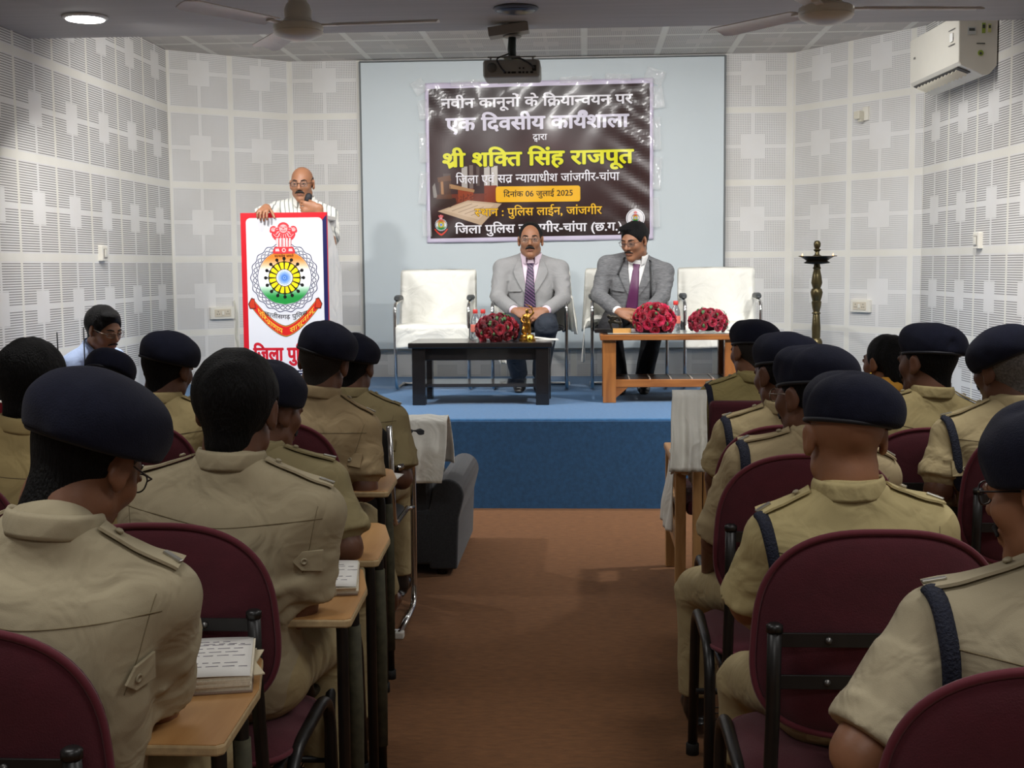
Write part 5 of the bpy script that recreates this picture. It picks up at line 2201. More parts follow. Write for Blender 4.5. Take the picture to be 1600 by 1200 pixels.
    def collar(s, m, r=0.064, h=0.036, open_front=True, tilt=0.0, flare=0.004, drop=0.024):
        """Stand and fall of a shirt collar round the neck."""
        ax = (s.u * 0.75 + (s.atlas - s.N).normalized() * 0.25).normalized()
        rr = (s.r - ax * ax.dot(s.r)).normalized()
        ff = ax.cross(rr)
        c = s.N + ax * 0.014 + ff * 0.006
        mb = MB()
        gap = R(24) if open_front else 0

        def fn(u, v):
            q = PI / 2 + gap + u * (2 * PI - 2 * gap)
            fr = max(0, math.sin(q))                     # toward the front
            w = v * 2
            if w < 1:
                rad, z = r + 0.001 + 0.0015 * w, h * w - 0.018 * fr - 0.012
            else:
                w -= 1
                rad, z = r + 0.0035 + flare * w + 0.0015 * math.sin(w * PI), h + 0.001 * math.sin(w * PI) - (h + drop * (0.10 + 1.1 * fr)) * w * 0.96 - 0.018 * fr - 0.012
            return c + rr * (rad * s.k * 1.02 * math.cos(q)) + ff * (rad * s.k * 1.10 * math.sin(q)) + ax * z * s.k
        mb.grid(fn, 64, 12)
        o = mb.build('collar', m, s.root, smooth=True)
        sd = o.modifiers.new('thickness', 'SOLIDIFY')
        sd.thickness = 0.0025
        return o

    def cast(s, p, d, lift=0.0):
        h = s.bvh.ray_cast(p - d * 0.4, d)
        if h[0] is None:
            h = s.bvh.find_nearest(p)
        n = h[1]
        if n.dot(d) > 0:
            n = -n
        return h[0] + n * lift, n

    def strip(s, name, pts, d, w, thick, m, lift=0.001, n=14, parent=None, taper=1.0, cross=None):
        """A flat band lying on the clothes along pts, found by casting rays along d."""
        P, Nn = [], []
        for i in range(n + 1):
            u = i / n * (len(pts) - 1)
            j = min(int(u), len(pts) - 2)
            p, nn = s.cast(pts[j].lerp(pts[j + 1], u - j), d, lift)
            P.append(p)
            Nn.append(nn)
        for _ in range(3):
            for i in range(1, n):
                P[i] = P[i] * 0.5 + (P[i - 1] + P[i + 1]) * 0.25
                Nn[i] = (Nn[i] * 0.5 + (Nn[i - 1] + Nn[i + 1]) * 0.25).normalized()
        mb = MB()
        for i in range(n + 1):
            t = (P[min(i + 1, n)] - P[max(i - 1, 0)]).normalized()
            c = t.cross(Nn[i]).normalized() * w * 0.5 * (1 + (taper - 1) * i / n)
            up = Nn[i] * thick
            mb.v += [tuple(P[i] - c), tuple(P[i] + c), tuple(P[i] + c * 0.96 + up), tuple(P[i] - c * 0.96 + up)]
        for i in range(n):
            a, b = i * 4, i * 4 + 4
            for k in range(4):
                k2 = (k + 1) % 4
                mb.f.append((a + k, a + k2, b + k2, b + k))
                mb.mi.append(0)
        mb.f += [(3, 2, 1, 0), (n * 4, n * 4 + 1, n * 4 + 2, n * 4 + 3)]
        mb.mi += [0, 0]
        return mb.build(name, m, parent or s.root, smooth=False)

    def seam(s, pts, d, m, r=0.0012, n=30):
        P = []
        for i in range(n + 1):
            u = i / n * (len(pts) - 1)
            j = min(int(u), len(pts) - 2)
            P.append(s.cast(pts[j].lerp(pts[j + 1], u - j), d, 0.0004)[0])
        for _ in range(2):
            for i in range(1, n):
                P[i] = P[i] * 0.5 + (P[i - 1] + P[i + 1]) * 0.25
        MB().tube(P, r, 6).build('seam', m, s.root, smooth=True)

    def uniform_details(s, dark, lanyard=False, tabs=True, sides=(0, 1), badge=False):
        back = s.f
        m = s.cloth
        sh = s.sh
        z = s.L - 0.092
        s.seam([s.T(-sh - 0.015, -0.2, z + 0.012), s.T(0, -0.2, z - 0.008), s.T(sh + 0.015, -0.2, z + 0.012)], back, dark)
        for side in sides:
            sg = 1 if side else -1
            s.seam([s.T(sg * (sh + 0.004), -0.10, s.L - 0.055), s.T(sg * (sh - 0.008), -0.2, s.L - 0.14), s.T(sg * (sh - 0.022), -0.2, s.L - 0.20)], back, dark, 0.0007)
            # epaulette over the shoulder
            ep = s.strip('epaulette', [s.T(sg * (sh + 0.022), 0.004, s.L), s.T(sg * (sh - 0.03), 0.0, s.L), s.T(sg * 0.075, -0.004, s.L)], -s.u, 0.048, 0.0045, m, 0.002, 14, taper=0.8)
            p, nn = s.cast(s.T(sg * 0.10, -0.004, s.L), -s.u, 0.010)
            MB().lathe([(0.007, 0), (0.007, 0.003), (0.004, 0.005)], 14, p, axis=nn.to_track_quat('Z', 'Y').to_matrix()).build('button', button_m, ep, smooth=True)
            p, nn = s.cast(s.T(sg * (sh + 0.008), 0.004, s.L), -s.u, 0.008)
            MB().box(p, (0.010, 0.034, 0.004), nn.to_track_quat('Z', 'Y').to_matrix()).build('shoulder_badge', badge_steel, ep, bevel=0.001)
            if tabs:
                c, nn = s.cast(s.T(sg * (sh - 0.006), -0.2, s.L - 0.172), back, 0.002)
                ax = (s.r * -sg - nn * nn.dot(s.r * -sg)).normalized()
                ay = nn.cross(ax)
                M = Matrix((ax, ay, nn)).transposed().to_4x4()
                M.translation = c
                out = [(-0.025, -0.024), (0.020, -0.021), (0.042, 0.0), (0.020, 0.021), (-0.025, 0.024)]
                tb = MB().prism(out if ax.cross(ay).dot(nn) > 0 else out[::-1], 0.005, M).build('button_tab', m, s.root, bevel=0.0015)
                MB().lathe([(0.0075, 0), (0.0075, 0.003), (0.004, 0.0035), (0.004, 0.0025)], 16, c + ax * 0.016 + nn * 0.005, axis=nn.to_track_quat('Z', 'Y').to_matrix()).build(
                    'button', button_m, tb, smooth=True)
        if lanyard:
            sg = -1
            pts = [s.T(sg * (sh + 0.018), -0.01, s.L + 0.02), s.T(sg * (sh + 0.006), -0.06, s.L - 0.05), s.T(sg * (sh - 0.004), -0.2, s.L - 0.12), s.T(sg * (sh - 0.006), -0.2, s.L - 0.21), s.T(sg * (sh - 0.018), -0.2, s.L - 0.30)]
            P = []
            for i in range(25):
                u = i / 24 * 4
                j = min(int(u), 3)
                d = (s.f * min(1, u / 1.5) - s.u * max(0.0, 1 - u / 1.5)).normalized()
                P.append(s.cast(pts[j].lerp(pts[j + 1], u - j), d, 0.003)[0])
            for _ in range(3):
                for i in range(1, 24):
                    P[i] = P[i] * 0.5 + (P[i - 1] + P[i + 1]) * 0.25
            mb = MB()
            mb.tube(P, 0.015, 12, squash=0.6)
            mb.build('lanyard', rope, s.root, smooth=True)

    # -------------------------------------------------- head dress, hair, face
    def hair(s, m, style='short', thick=0.010, hv=None, parting=False, recede=0.0, nape=0.082):
        t = Shape()
        Rm = np.array(s.hr)
        k = s.k
        E_ = lambda c, r, kk=0.02, op='u': t.ell(s.H(*c), tuple(x * k for x in r), Rm, kk * k, op)
        if style == 'fringe':                              # bald on top, hair round the sides
            E_((0, -0.020, 0.022), (0.0765, 0.094, 0.080))
            t.cut(s.H(0, -0.02, 0.062), s.hr @ V(0, 0.55, 1), 0.01)
        elif style == 'cropped':
            E_((0, -0.016, 0.034), (0.0735 + thick, 0.094 + thick, 0.083 + thick))
            t.seg(s.H(0, -0.042, -0.02), s.H(0, -0.044, -0.062 - (nape - .072)), 0.047 * k + thick * 0.4, 0.0455 * k + thick * .3, 0.02)
        else:
            E_((0, -0.020, 0.038), (0.0745 + thick, 0.096 + thick, 0.084 + thick))
            t.seg(s.H(0, -0.048, -0.01), s.H(0, -0.052, -0.062), 0.050 * k + thick * 0.5, 0.044 * k + thick * .3, 0.02)
            if parting:
                E_((0.02, 0.050, 0.098), (0.050, 0.045, 0.024), 0.02)
                t.noise(0.0018, 130, 3, (1, .3, .3))
            else:
                t.noise(0.0016, 110, 3, (1, 1, .25))
        E_((0, 0.105, -0.028), (0.100, 0.085, 0.094), 0.008, 's')
        E_((0, 0.100, 0.02), (0.062, 0.045, 0.052), 0.012, 's')
        if recede:
            t.cut(s.H(0, 0.058 - recede * 0.04, 0.09), s.hr @ V(0, 1, 0.15), 0.02)
        for sg in (-1, 1):
            E_((sg * 0.082, -0.004, -0.004), (0.026, 0.024, 0.036), 0.004, 's')
            E_((sg * 0.085, 0.03, -0.05), (0.05, 0.055, 0.05), 0.01, 's')
        t.cut(s.H(0, -0.05, -nape), s.hr @ V(0, 0.25, -1), 0.01)
        hv = hv or s.vox * 0.6
        return link('hair', qmesh('hair', [t.net(hv)]), s.root, m)

    def beret(s, flop=1, droop=1.0, yaw=0.0, big=1.0, hv=None, back=0.0, tall=1.08):
        """Felt beret with a leather band; it droops to one side (flop 1 right, -1 left)."""
        Rm = np.array(s.hr @ Matrix.Rotation(R(yaw), 3, 'Z') @ Matrix.Rotation(R(flop * 7), 3, 'Y') @ Matrix.Rotation(R(-6 + back), 3, 'X'))
        k = s.k
        C = s.H(0, -0.016, 0.027)
        P = lambda x, y, z: C + Matrix(Rm.tolist()) @ (V(x, y, z) * k)
        t = Shape()
        t.ell(P(0, -0.002, 0.016), (0.0825 * k, 0.104 * k, 0.078 * k * tall), Rm, 0.02)
        t.ell(P(0.010 * flop, 0.0, 0.048), (0.092 * k * big, 0.110 * k * big, 0.056 * k * (0.7 + .3 * big) * tall), Rm, 0.035)
        t.ell(P(0.046 * flop, -0.012, 0.036 - 0.016 * droop), (0.052 * k * big, 0.090 * k * big, 0.050 * k), Rm, 0.04)
        t.ell(P(-0.02 * flop, 0.06, 0.065), (0.05 * k, 0.045 * k, 0.040 * k), Rm, 0.04)
        rnd = random.Random(int(abs(s.head.x + s.origin.x) * 977))
        for q in range(3):
            a0 = rnd.uniform(0, 6.28)
            t.ridge(P(0.10 * math.cos(a0), 0.11 * math.sin(a0), 0.03), P(0.04 * math.cos(a0 + .5), 0.05 * math.sin(a0 + .5), 0.10), -0.004, 0.014)
        t.noise(0.0012, 40, 9)
        t.cut(P(0, 0, 0.002), Matrix(Rm.tolist()) @ V(0, 0, -1), 0.008)
        o = link('beret', qmesh('beret', [t.net(hv or s.vox * 0.7)]), s.root, navy_felt)
        pts = [P(0.0835 * math.cos(2 * PI * i / 48), 0.1035 * math.sin(2 * PI * i / 48), 0.004) for i in range(48)]
        MB().tube(pts, 0.0055 * k, 8, True).build('band', navy_band, o, smooth=True)
        return o

    def face(s, moustache='thick', glasses=None, brows=True, beard=False):
        k = s.k
        Rm = s.hr
        for sg in (-1, 1):
            c = s.H(sg * 0.032, 0.0835, 0.004)
            ax = (Rm @ V(0, 1, 0)).to_track_quat('Z', 'Y').to_matrix()
            MB().lathe([(0.0, 0.0), (0.0066 * k, 0.002 * k), (0.0070 * k, 0.0055 * k), (0.0052 * k, 0.0084 * k), (0.0, 0.0098 * k)], 18, c, axis=ax).build('eye', eye_white, s.root, smooth=True).scale = (1, 1, 1)
            e = s.root.children[-1]
            MB().lathe([(0.0056 * k, 0.0082 * k), (0.0044 * k, 0.0102 * k), (0.0, 0.0108 * k)], 14, c, axis=ax).build('iris', iris, e, smooth=True)
            pts = [s.H(sg * x, y, z) for x, y, z in ((0.020, 0.0925, 0.0085), (0.028, 0.0965, 0.0125), (0.037, 0.0945, 0.0120), (0.045, 0.086, 0.006))]
            MB().tube(rounded(pts, 0.02), 0.0042 * k, 8).build('eyelid', s.skin, e, smooth=True)
            if brows:
                pts = [s.H(sg * x, y, z) for x, y, z in ((0.014, 0.0935, 0.0245), (0.026, 0.0935, 0.029), (0.040, 0.086, 0.029), (0.050, 0.074, 0.022))]
                MB().tube(rounded(pts, 0.02), [0.0030 * k] * 5 + [0.0042 * k] * 4 + [0.0034 * k] * 4 + [0.001], 8).build('eyebrow', lash, s.root, smooth=True)
        MB().tube([s.H(-0.017, 0.0915, -0.069), s.H(0, 0.0955, -0.0705), s.H(0.017, 0.0915, -0.069)], [0.002 * k, 0.0046 * k, 0.002 * k], 10).build('lower_lip', lip, s.root, smooth=True)
        if moustache:
            w = {'thick': 1.0, 'thin': 0.55}[moustache]
            t = Shape()
            for sg in (-1, 1):
                t.seg(s.H(sg * 0.003, 0.1005, -0.0475), s.H(sg * 0.018, 0.0955, -0.0515), 0.0062 * w * k + 0.001, 0.0060 * w * k + 0.001, 0.004)
                t.seg(s.H(sg * 0.018, 0.0955, -0.0515), s.H(sg * 0.031, 0.084, -0.0605), 0.0060 * w * k + 0.001, 0.0030 * k, 0.004)
            link('moustache', qmesh('moustache', [t.net(0.0028)]), s.root, lash)
        if glasses:
            rim, w, h = glasses
            mb = MB()
            lens = MB()
            for sg in (-1, 1):
                pts = []
                for i in range(28):
                    q = 2 * PI * i / 28
                    x = math.copysign(abs(math.cos(q)) ** 0.7, math.cos(q)) * w
                    z = math.copysign(abs(math.sin(q)) ** 0.7, math.sin(q)) * h
                    pts.append(s.H(sg * 0.033 + x, 0.1065 - 0.25 * abs(sg * 0.033 + x), 0.002 + z))
                mb.tube(pts, 0.0014 * k, 7, True)
                lens.add(pts, [tuple(range(28))])
                mb.tube([s.H(sg * (0.033 + w), 0.1065 - 0.25 * (0.033 + w), 0.007), s.H(sg * 0.0755, 0.075, 0.009), s.H(sg * 0.082, 0.0, 0.012), s.H(sg * 0.083, -0.012, -0.004)], 0.0015 * k, 7)
            mb.tube([s.H(-0.033 + w, 0.102, 0.006), s.H(0, 0.1085, 0.008), s.H(0.033 - w, 0.102, 0.006)], 0.0014 * k, 7)
            g = mb.build('glasses', rim, s.root, smooth=True)
            lens.build('lens', lens_glass, g)


# ------------------------------------------------------------------ furniture of the stage
def at_z(px, py, z):
    """Point at height z seen at a pixel."""
    d = CAM_R @ Vector(((px - 800) / FPX, (600 - py) / FPX, -1))
    return Vector((0, 0, EYE)) + d * ((z - EYE) / d.z)


_d0, _d1 = at_z(641, 634, STAGE_Z), at_z(861, 633, STAGE_Z)
DT = ((_d0.x + _d1.x) / 2, _d0.y + 0.25, STAGE_Z)
DT_H = 0.405
dark_table(DT, _d1.x - _d0.x + 0.02, 0.50, DT_H, 'black polished coffee table holding the gold figurine')
_t0, _t1 = at_z(944, 630, STAGE_Z), at_z(1152, 630, STAGE_Z)
TT = ((_t0.x + _t1.x) / 2, _t0.y + 0.25, STAGE_Z)
TT_H = 0.445
teak_table(TT, _t1.x - _t0.x + 0.05, 0.52, TT_H, 'orange-brown teak coffee table with a slatted shelf')

CH_Y = 9.36
CH_X = [W(px, 480, CH_Y).x for px in (680, 829, 982, 1124)]
CHAIR_L = ['empty white-draped chair between the podium and the black table', 'chair under the man in the plain light grey suit',
           'chair under the man in the dark grey tweed jacket', 'empty white-draped chair behind the right end of the teak table']
proto = make_steel_chair(CHAIR_L[0], 'white-draped chairs on the stage', grey_pad)
proto.location = (CH_X[0], CH_Y, STAGE_Z)
proto.rotation_euler = (0, 0, PI)
for i in (1, 2, 3):
    dup(proto, (CH_X[i], CH_Y, STAGE_Z), PI, CHAIR_L[i])
BC_L = ['white cloth cover over the back of the leftmost stage chair', 'white cloth cover on the chair back behind the light grey suit',
        'white cloth cover on the chair back behind the dark tweed jacket', 'white cloth cover over the back of the rightmost stage chair']
for i in range(4):
    back_cover((CH_X[i] + (0, 0.02, -0.05, 0)[i], CH_Y, STAGE_Z), PI, BC_L[i], 'white chair back covers', i + 3, (0, 0.02, -0.02, 0)[i])
seat_cover((CH_X[0], CH_Y, STAGE_Z), PI, 'white cloth over the seat of the leftmost stage chair', 'white seat covers', 1)
seat_cover((CH_X[3], CH_Y, STAGE_Z), PI, 'white cloth over the seat of the rightmost stage chair', 'white seat covers', 2)
# towels hanging over the arms of the two occupied chairs
_x = CH_X[1]
drape('arm_towel', whitecover, [(_x + 0.20, CH_Y - 0.02, STAGE_Z + 0.60), (_x + 0.235, CH_Y - 0.02, STAGE_Z + 0.695), (_x + 0.275, CH_Y - 0.02, STAGE_Z + 0.70), (_x + 0.31, CH_Y - 0.02, STAGE_Z + 0.66),
                                 (_x + 0.335, CH_Y - 0.03, STAGE_Z + 0.40)], 0.22, (0, 1, 0), 'white towel hanging over a chair arm beside the light grey suit', 'towel', 3)
drape('seat_towel', whitecover, [(_x - 0.16, CH_Y - 0.0, STAGE_Z + 0.484), (_x - 0.16, CH_Y - 0.22, STAGE_Z + 0.485), (_x - 0.16, CH_Y - 0.26, STAGE_Z + 0.45), (_x - 0.17, CH_Y - 0.27, STAGE_Z + 0.20)], 0.20, (1, 0, 0),
      'white towel hanging off the seat edge behind the black table', 'towel', 4, wfun=lambda u, v: 1 if u < .7 else 1 - 2.2 * (u - .7))
_x = CH_X[2]
drape('arm_towel', whitecover, [(_x - 0.19, CH_Y - 0.04, STAGE_Z + 0.52), (_x - 0.235, CH_Y - 0.04, STAGE_Z + 0.52), (_x - 0.30, CH_Y - 0.04, STAGE_Z + 0.50), (_x - 0.32, CH_Y - 0.06, STAGE_Z + 0.45),
                                (_x - 0.33, CH_Y - 0.10, STAGE_Z + 0.20)], 0.26, (0, 1, 0), 'white towel hanging off the seat left of the teak table', 'towel', 6)

# on the tables
DTZ, TTZ = STAGE_Z + DT_H, STAGE_Z + TT_H + 0.0055
_p = W(776, 530, DT[1] - 0.06)
bouquet((_p.x, DT[1] - 0.03, DTZ), 0.118, ('dark', [(150, 22, 44), (178, 30, 56), (128, 18, 38)]), mat('wrap_clear', (210, 205, 206), 0.2, alpha=0.35), 'dark red rose bouquet on the black table', 5, squash=(1.12, 0.9, 0.82))
_p = W(1021, 524, TT[1])
bouquet((_p.x, TT[1] - 0.10, TTZ), 0.122, ('pink', [(196, 22, 66), (220, 36, 92), (176, 20, 56)]), mat('wrap_pink', (222, 40, 120), 0.5), 'rose bouquet in bright pink paper on the teak table', 6, squash=(1.05, 0.9, 0.88))
_p = W(1105, 524, TT[1])
bouquet((_p.x, TT[1] - 0.06, TTZ), 0.108, ('rose', [(176, 26, 64), (198, 40, 80), (158, 20, 52)]), mat('wrap_clear2', (206, 206, 204), 0.2, alpha=0.4), 'crimson rose bouquet in clear wrap at the right of the teak table', 7, squash=(1.1, 0.85, 0.78))
for px, lb in ((743, 'leftmost of the two red-capped water bottles behind the dark roses'), (755, 'second of the two red-capped water bottles behind the dark roses')):
    _p = W(px, 530, DT[1] + 0.16)
    bottle((_p.x, DT[1] + 0.16, DTZ), lb, 'water bottles on the black table')
_p = W(1056, 524, TT[1] + 0.1)
bottle((_p.x, TT[1] + 0.12, TTZ), 'red-capped water bottle between the two bouquets on the teak table', 'water bottles on the teak table')

# gold figurine award
_p = W(824, 530, DT[1] - 0.05)
gold = mat('gold_paint', (160, 118, 52), 0.3, 0.9, vary=0.2, vscale=40)
t = thing('figurine', 'gold figurine award standing on the black table', 'figurine', (_p.x, DT[1] - 0.06, DTZ))
MB().lathe([(0.055, 0), (0.056, 0.012), (0.046, 0.018), (0.048, 0.03), (0.042, 0.042)], 32).build('base', gold, t, auto=40)
sp = Shape()
sp.seg((-0.012, 0, 0.042), (-0.018, 0.004, 0.10), 0.010, 0.013, 0.01).seg((0.016, 0, 0.042), (0.010, 0, 0.10), 0.010, 0.014, 0.01)
sp.ell((-0.002, 0, 0.115), (0.024, 0.018, 0.022), None, 0.015).seg((-0.002, 0, 0.12), (0.0, 0, 0.155), 0.017, 0.021, 0.012)
sp.seg((-0.018, 0, 0.165), (0.018, 0, 0.165), 0.011, None, 0.01).seg((0, 0, 0.165), (0.0, 0, 0.185), 0.008, None, 0.01).ell((0, -0.002, 0.195), (0.0125, 0.0135, 0.016), None, 0.004)
sp.seg((-0.022, 0, 0.165), (-0.038, -0.006, 0.135), 0.0075, 0.006, 0.006).seg((-0.038, -0.006, 0.135), (-0.022, -0.024, 0.12), 0.006, 0.005, 0.005)
sp.seg((0.022, 0, 0.165), (0.042, -0.004, 0.185), 0.0075, 0.006, 0.006).seg((0.042, -0.004, 0.185), (0.026, -0.004, 0.222), 0.006, 0.005, 0.005)
sp.seg((0.026, -0.004, 0.222), (-0.006, -0.004, 0.238), 0.0045, 0.0035, 0.004).seg((-0.004, 0.016, 0.17), (-0.020, 0.024, 0.06), 0.013, 0.020, 0.01)
sp.ell((-0.024, -0.012, 0.07), (0.012, 0.012, 0.024), None, 0.01)
sp.noise(0.0012, 160, 2)
link('figure', qmesh('figure', [sp.net(0.0035)]), t, gold)
MB().lathe([(0.0, 0.0), (0.024, 0.001), (0.024, 0.004), (0.0, 0.006)], 28, (0.018, -0.052, 0.022), axis=Matrix.Rotation(PI / 2, 3, 'X')).build('medallion', mat('gold_bright', (236, 196, 74), 0.18, 1.0), t, smooth=True)
# papers beside the figurine
t = MB()
t.box((0, 0, 0.004), (0.22, 0.14, 0.006), Matrix.Rotation(R(8), 3, 'Z')).box((0.01, 0.005, 0.012), (0.19, 0.12, 0.003), Matrix.Rotation(R(-6), 3, 'Z') @ Matrix.Rotation(R(6), 3, 'Y'))
t = t.build('paper_stack', mat('paper', (228, 226, 220), 0.7))
_p = W(845, 530, DT[1])
t.location = (_p.x, DT[1] + 0.02, DTZ)
tag(t, 'few white papers lying beside the gold figurine', 'papers')
# small dark award with wooden plate on the teak table
_p = W(970, 524, TT[1])
t = thing('award', 'small dark award on a wooden block at the left of the teak table', 'award', (_p.x - 0.03, TT[1] - 0.06, TTZ))
MB().box((-0.035, 0, 0.012), (0.22, 0.09, 0.024)).build('base', mat('award_black', (26, 24, 24), 0.35), t, bevel=0.002)
MB().box((0.035, -0.047, 0.014), (0.12, 0.012, 0.03)).build('name_plate', mat('plate_wood', (206, 152, 84), 0.45), t, bevel=0.001)
MB().box((0.12, 0.01, 0.012), (0.06, 0.07, 0.02)).build('card', mat('paper'), t)
sp = Shape()
sp.seg((-0.03, 0, 0.02), (-0.045, 0, 0.075), 0.008, 0.006, 0.006).seg((0.02, 0, 0.02), (0.024, 0, 0.065), 0.007, 0.006, 0.006).seg((-0.045, 0, 0.075), (0.03, 0, 0.062), 0.012, 0.009, 0.008)
sp.ell((-0.02, 0, 0.10), (0.032, 0.018, 0.016), None, 0.015).ell((-0.052, 0, 0.108), (0.012, 0.011, 0.014), None, 0.006).seg((0.01, 0, 0.10), (0.03, 0, 0.07), 0.008, 0.006, 0.006)
link('figure', qmesh('figure', [sp.net(0.004)]), t, mat('award_bronze', (58, 54, 46), 0.3, 0.7))

_p = W(1277, 545, 8.85)
_top = W(1277, 376, 8.85)
brass_lamp((_top.x, 8.85, STAGE_Z), _top.z - STAGE_Z, 'tall dark brass oil lamp stand with a dish at right of the stage')

# ------------------------------------------------------------------ furniture of the hall
GL, GR = 'maroon tablet-arm chairs of the left block', 'maroon chairs of the right block'
proto = make_chair('maroon chair cut off by the lower left corner of the photo', GL)
proto.location = (-0.915, 1.75, 0)
for x, y, lb in ((-0.845, 2.47, 'maroon chair behind the bareheaded black-haired man, book on its tablet'),
                 (-0.875, 3.02, 'maroon chair hidden behind the bareheaded man in the aisle seat, bare tablet'),
                 (-0.985, 3.90, 'maroon chair with folded white paper on its tablet'),
                 (-1.66, 3.12, 'maroon chair at the left edge under the bareheaded officer'),
                 (-1.50, 4.12, 'maroon chair under the officer left of the podium'),
                 (-1.87, 4.78, 'maroon chair under the bowed officer near the man in the pale blue shirt')):
    _c = dup(proto, (x, y, 0), 0, lb)
    if 'folded white' in lb:
        _c.scale = (1, 1, 1.03)
proto2 = make_chair('maroon chair back at the lower right corner of the photo', GR, tablet=False)
proto2.location = (0.60, 1.61, 0)
for x, y, sz, lb in ((0.54, 2.36, 1.015, 'large maroon chair back in front of the shaven-headed officer'),
                     (0.555, 3.20, 1.03, 'maroon chair just ahead of the shaven-headed officer'),
                     (0.625, 3.92, 1.01, 'third maroon chair from the front of the right aisle seats'),
                     (1.135, 4.22, 0.96, 'maroon chair back behind the officer facing left, beside the woman'),
                     (1.30, 3.68, 1.04, 'maroon chair back behind the grey-haired officer'),
                     (1.26, 5.03, 1.0, 'maroon chair under the woman with the mustard scarf')):
    dup(proto2, (x, y, 0), 0, lb).scale = (1, 1, sz)
_s = make_steel_chair('steel cantilever chair with black arms at the left aisle, beside the dark armchair', 'steel chairs in the hall', blackpad)
_s.location = (-0.985, 5.02, 0)
sofa((-1.00, 5.78, 0), 'charcoal upholstered armchair in front of the stage')
drape('towel', whitecover, [(-0.80, 6.04, 0.50), (-0.80, 5.95, 0.71), (-0.80, 5.89, 0.745), (-0.80, 5.80, 0.725), (-0.80, 5.73, 0.60), (-0.80, 5.71, 0.45)], 0.34, (1, 0, 0),
      'white towel over the back of the charcoal armchair', 'towel', 9, 0.012, wfun=lambda u, v: 1 - 0.25 * max(0, u - .5))
wooden_chair((0.70, 5.22, 0), 'wooden armchair with a white towel on the right aisle')
drape('towel', whitecover, [(0.430, 5.36, 0.55), (0.430, 5.33, 0.85), (0.430, 5.28, 0.915), (0.430, 5.22, 0.90), (0.412, 5.13, 0.72), (0.40, 5.11, 0.60)], 0.14, (1, 0, 0),
      'white towel over the back of the wooden armchair', 'towel', 11, 0.012)
drape('arm_towel', whitecover, [(0.47, 5.60, 0.47), (0.45, 5.60, 0.60), (0.42, 5.60, 0.612), (0.385, 5.60, 0.60), (0.37, 5.6, 0.45), (0.355, 5.62, 0.28)], 0.30, (0, 1, 0),
      'white towel hanging over the left arm of the wooden armchair', 'towel', 12, 0.012)

# books and papers on the tablets
paper = mat('notebook_page', (232, 230, 224), 0.7)
ink = mat('pen_ink', (112, 104, 120), 0.8)


def notebook(loc, rot, w, h, th, label, lines=7, seed=1, name='notebook'):
    t = thing(name, label, 'notebook', loc, rot)
    rnd = random.Random(seed)
    MB().box((0, 0, 0.002), (w, h, 0.004)).build('cover', mat('book_cover', (140, 120, 104), 0.6), t, bevel=0.001)
    m = MB()
    for k in range(6):
        m.box((rnd.uniform(-.003, .003), rnd.uniform(-.003, .003), 0.004 + th * (k + .5) / 6), (w - 0.006, h - 0.006, th / 6), Matrix.Rotation(R(rnd.uniform(-1, 1)), 3, 'Z'))
    m.build('page_block', mat('page_edges', (214, 206, 186), 0.8, vary=0.1, vscale=200), t)
    MB().grid(lambda u, v: ((u - .5) * (w - .008), (v - .5) * (h - .008), th + 0.0052 + 0.003 * math.sin(u * 3)), 6, 4, 0, 0.0008).build('top_page', paper, t, smooth=True)
    m = MB()
    for k in range(lines):
        y = h * (0.36 - 0.62 * k / max(1, lines - 1)) if k != lines - 3 else h * .30
        x = -w * 0.42
        while x < w * (0.40 if k % 3 else 0.25):
            L = rnd.uniform(0.008, 0.024)
            m.box((x + L / 2, y + rnd.uniform(-.001, .001), th + 0.0056 + 0.003 * math.sin(((x + L / 2) / w + .5) * 3)), (L, 0.0022, 0.0004))
            x += L + 0.007
    m.build('handwriting', ink, t)
    return t


_bk = notebook((-0.714, 2.27, 0.6835), R(13), 0.20, 0.25, 0.024, 'thick handwritten notebook on the nearest wooden tablet at lower left', 8, 2)
m_ = MB()
m_.box((0.097, -0.03, 0.020), (0.02, 0.12, 0.002), Matrix.Rotation(R(14), 3, 'Z')).box((0.095, 0.02, 0.012), (0.02, 0.14, 0.002), Matrix.Rotation(R(-9), 3, 'Z'))
m_.build('loose_leaf', mat('old_paper', (196, 184, 156), 0.8), _bk)
notebook((-0.635, 2.96, 0.6835), R(9), 0.19, 0.27, 0.014, 'open notebook on the tablet by the bareheaded man\'s elbow', 6, 5)
t = MB().grid(lambda u, v: ((u - .5) * 0.13, (v - .5) * 0.30, 0.006 + 0.012 * math.sin(u * 3.1) * (1 - v * .5)), 8, 8, 0, 0.001).build('folded_paper', paper, smooth=True)
t.location = (-0.725, 4.36, 0.684)
t.rotation_euler = (0, 0, R(-4))
tag(t, 'folded white paper on a wooden tablet left of the aisle', 'paper')

# sound desk at the left wall
t = thing('side_table', 'dark table with sound equipment by the left wall', 'table', (-2.80, 6.28, 0))
dk = mat('desk_dark', (40, 36, 34), 0.5)
MB().box((0, 0, 0.69), (0.64, 0.62, 0.03)).build('tabletop', dk, t, bevel=0.003)
for x in (-1, 1):
    for y in (-1, 1):
        MB().box((x * 0.28, y * 0.27, 0.3375), (0.04, 0.04, 0.675)).build('leg', dk, t, bevel=0.002)
t = thing('amplifier', 'black amplifier with a grey lid on the table by the left wall', 'amplifier', (-2.93, 6.42, 0.705))
MB().box((0, 0, 0.065), (0.36, 0.28, 0.13)).build('case', mat('amp_black', (20, 21, 26), 0.5), t, bevel=0.003)
MB().box((0, 0, 0.14), (0.37, 0.29, 0.02)).build('lid', mat('amp_lid', (150, 146, 144), 0.5), t, bevel=0.002)
t = thing('wireless_receiver', 'wireless receiver with two thin upright antennas by the left wall', 'receiver', (-2.615, 6.42, 0.705))
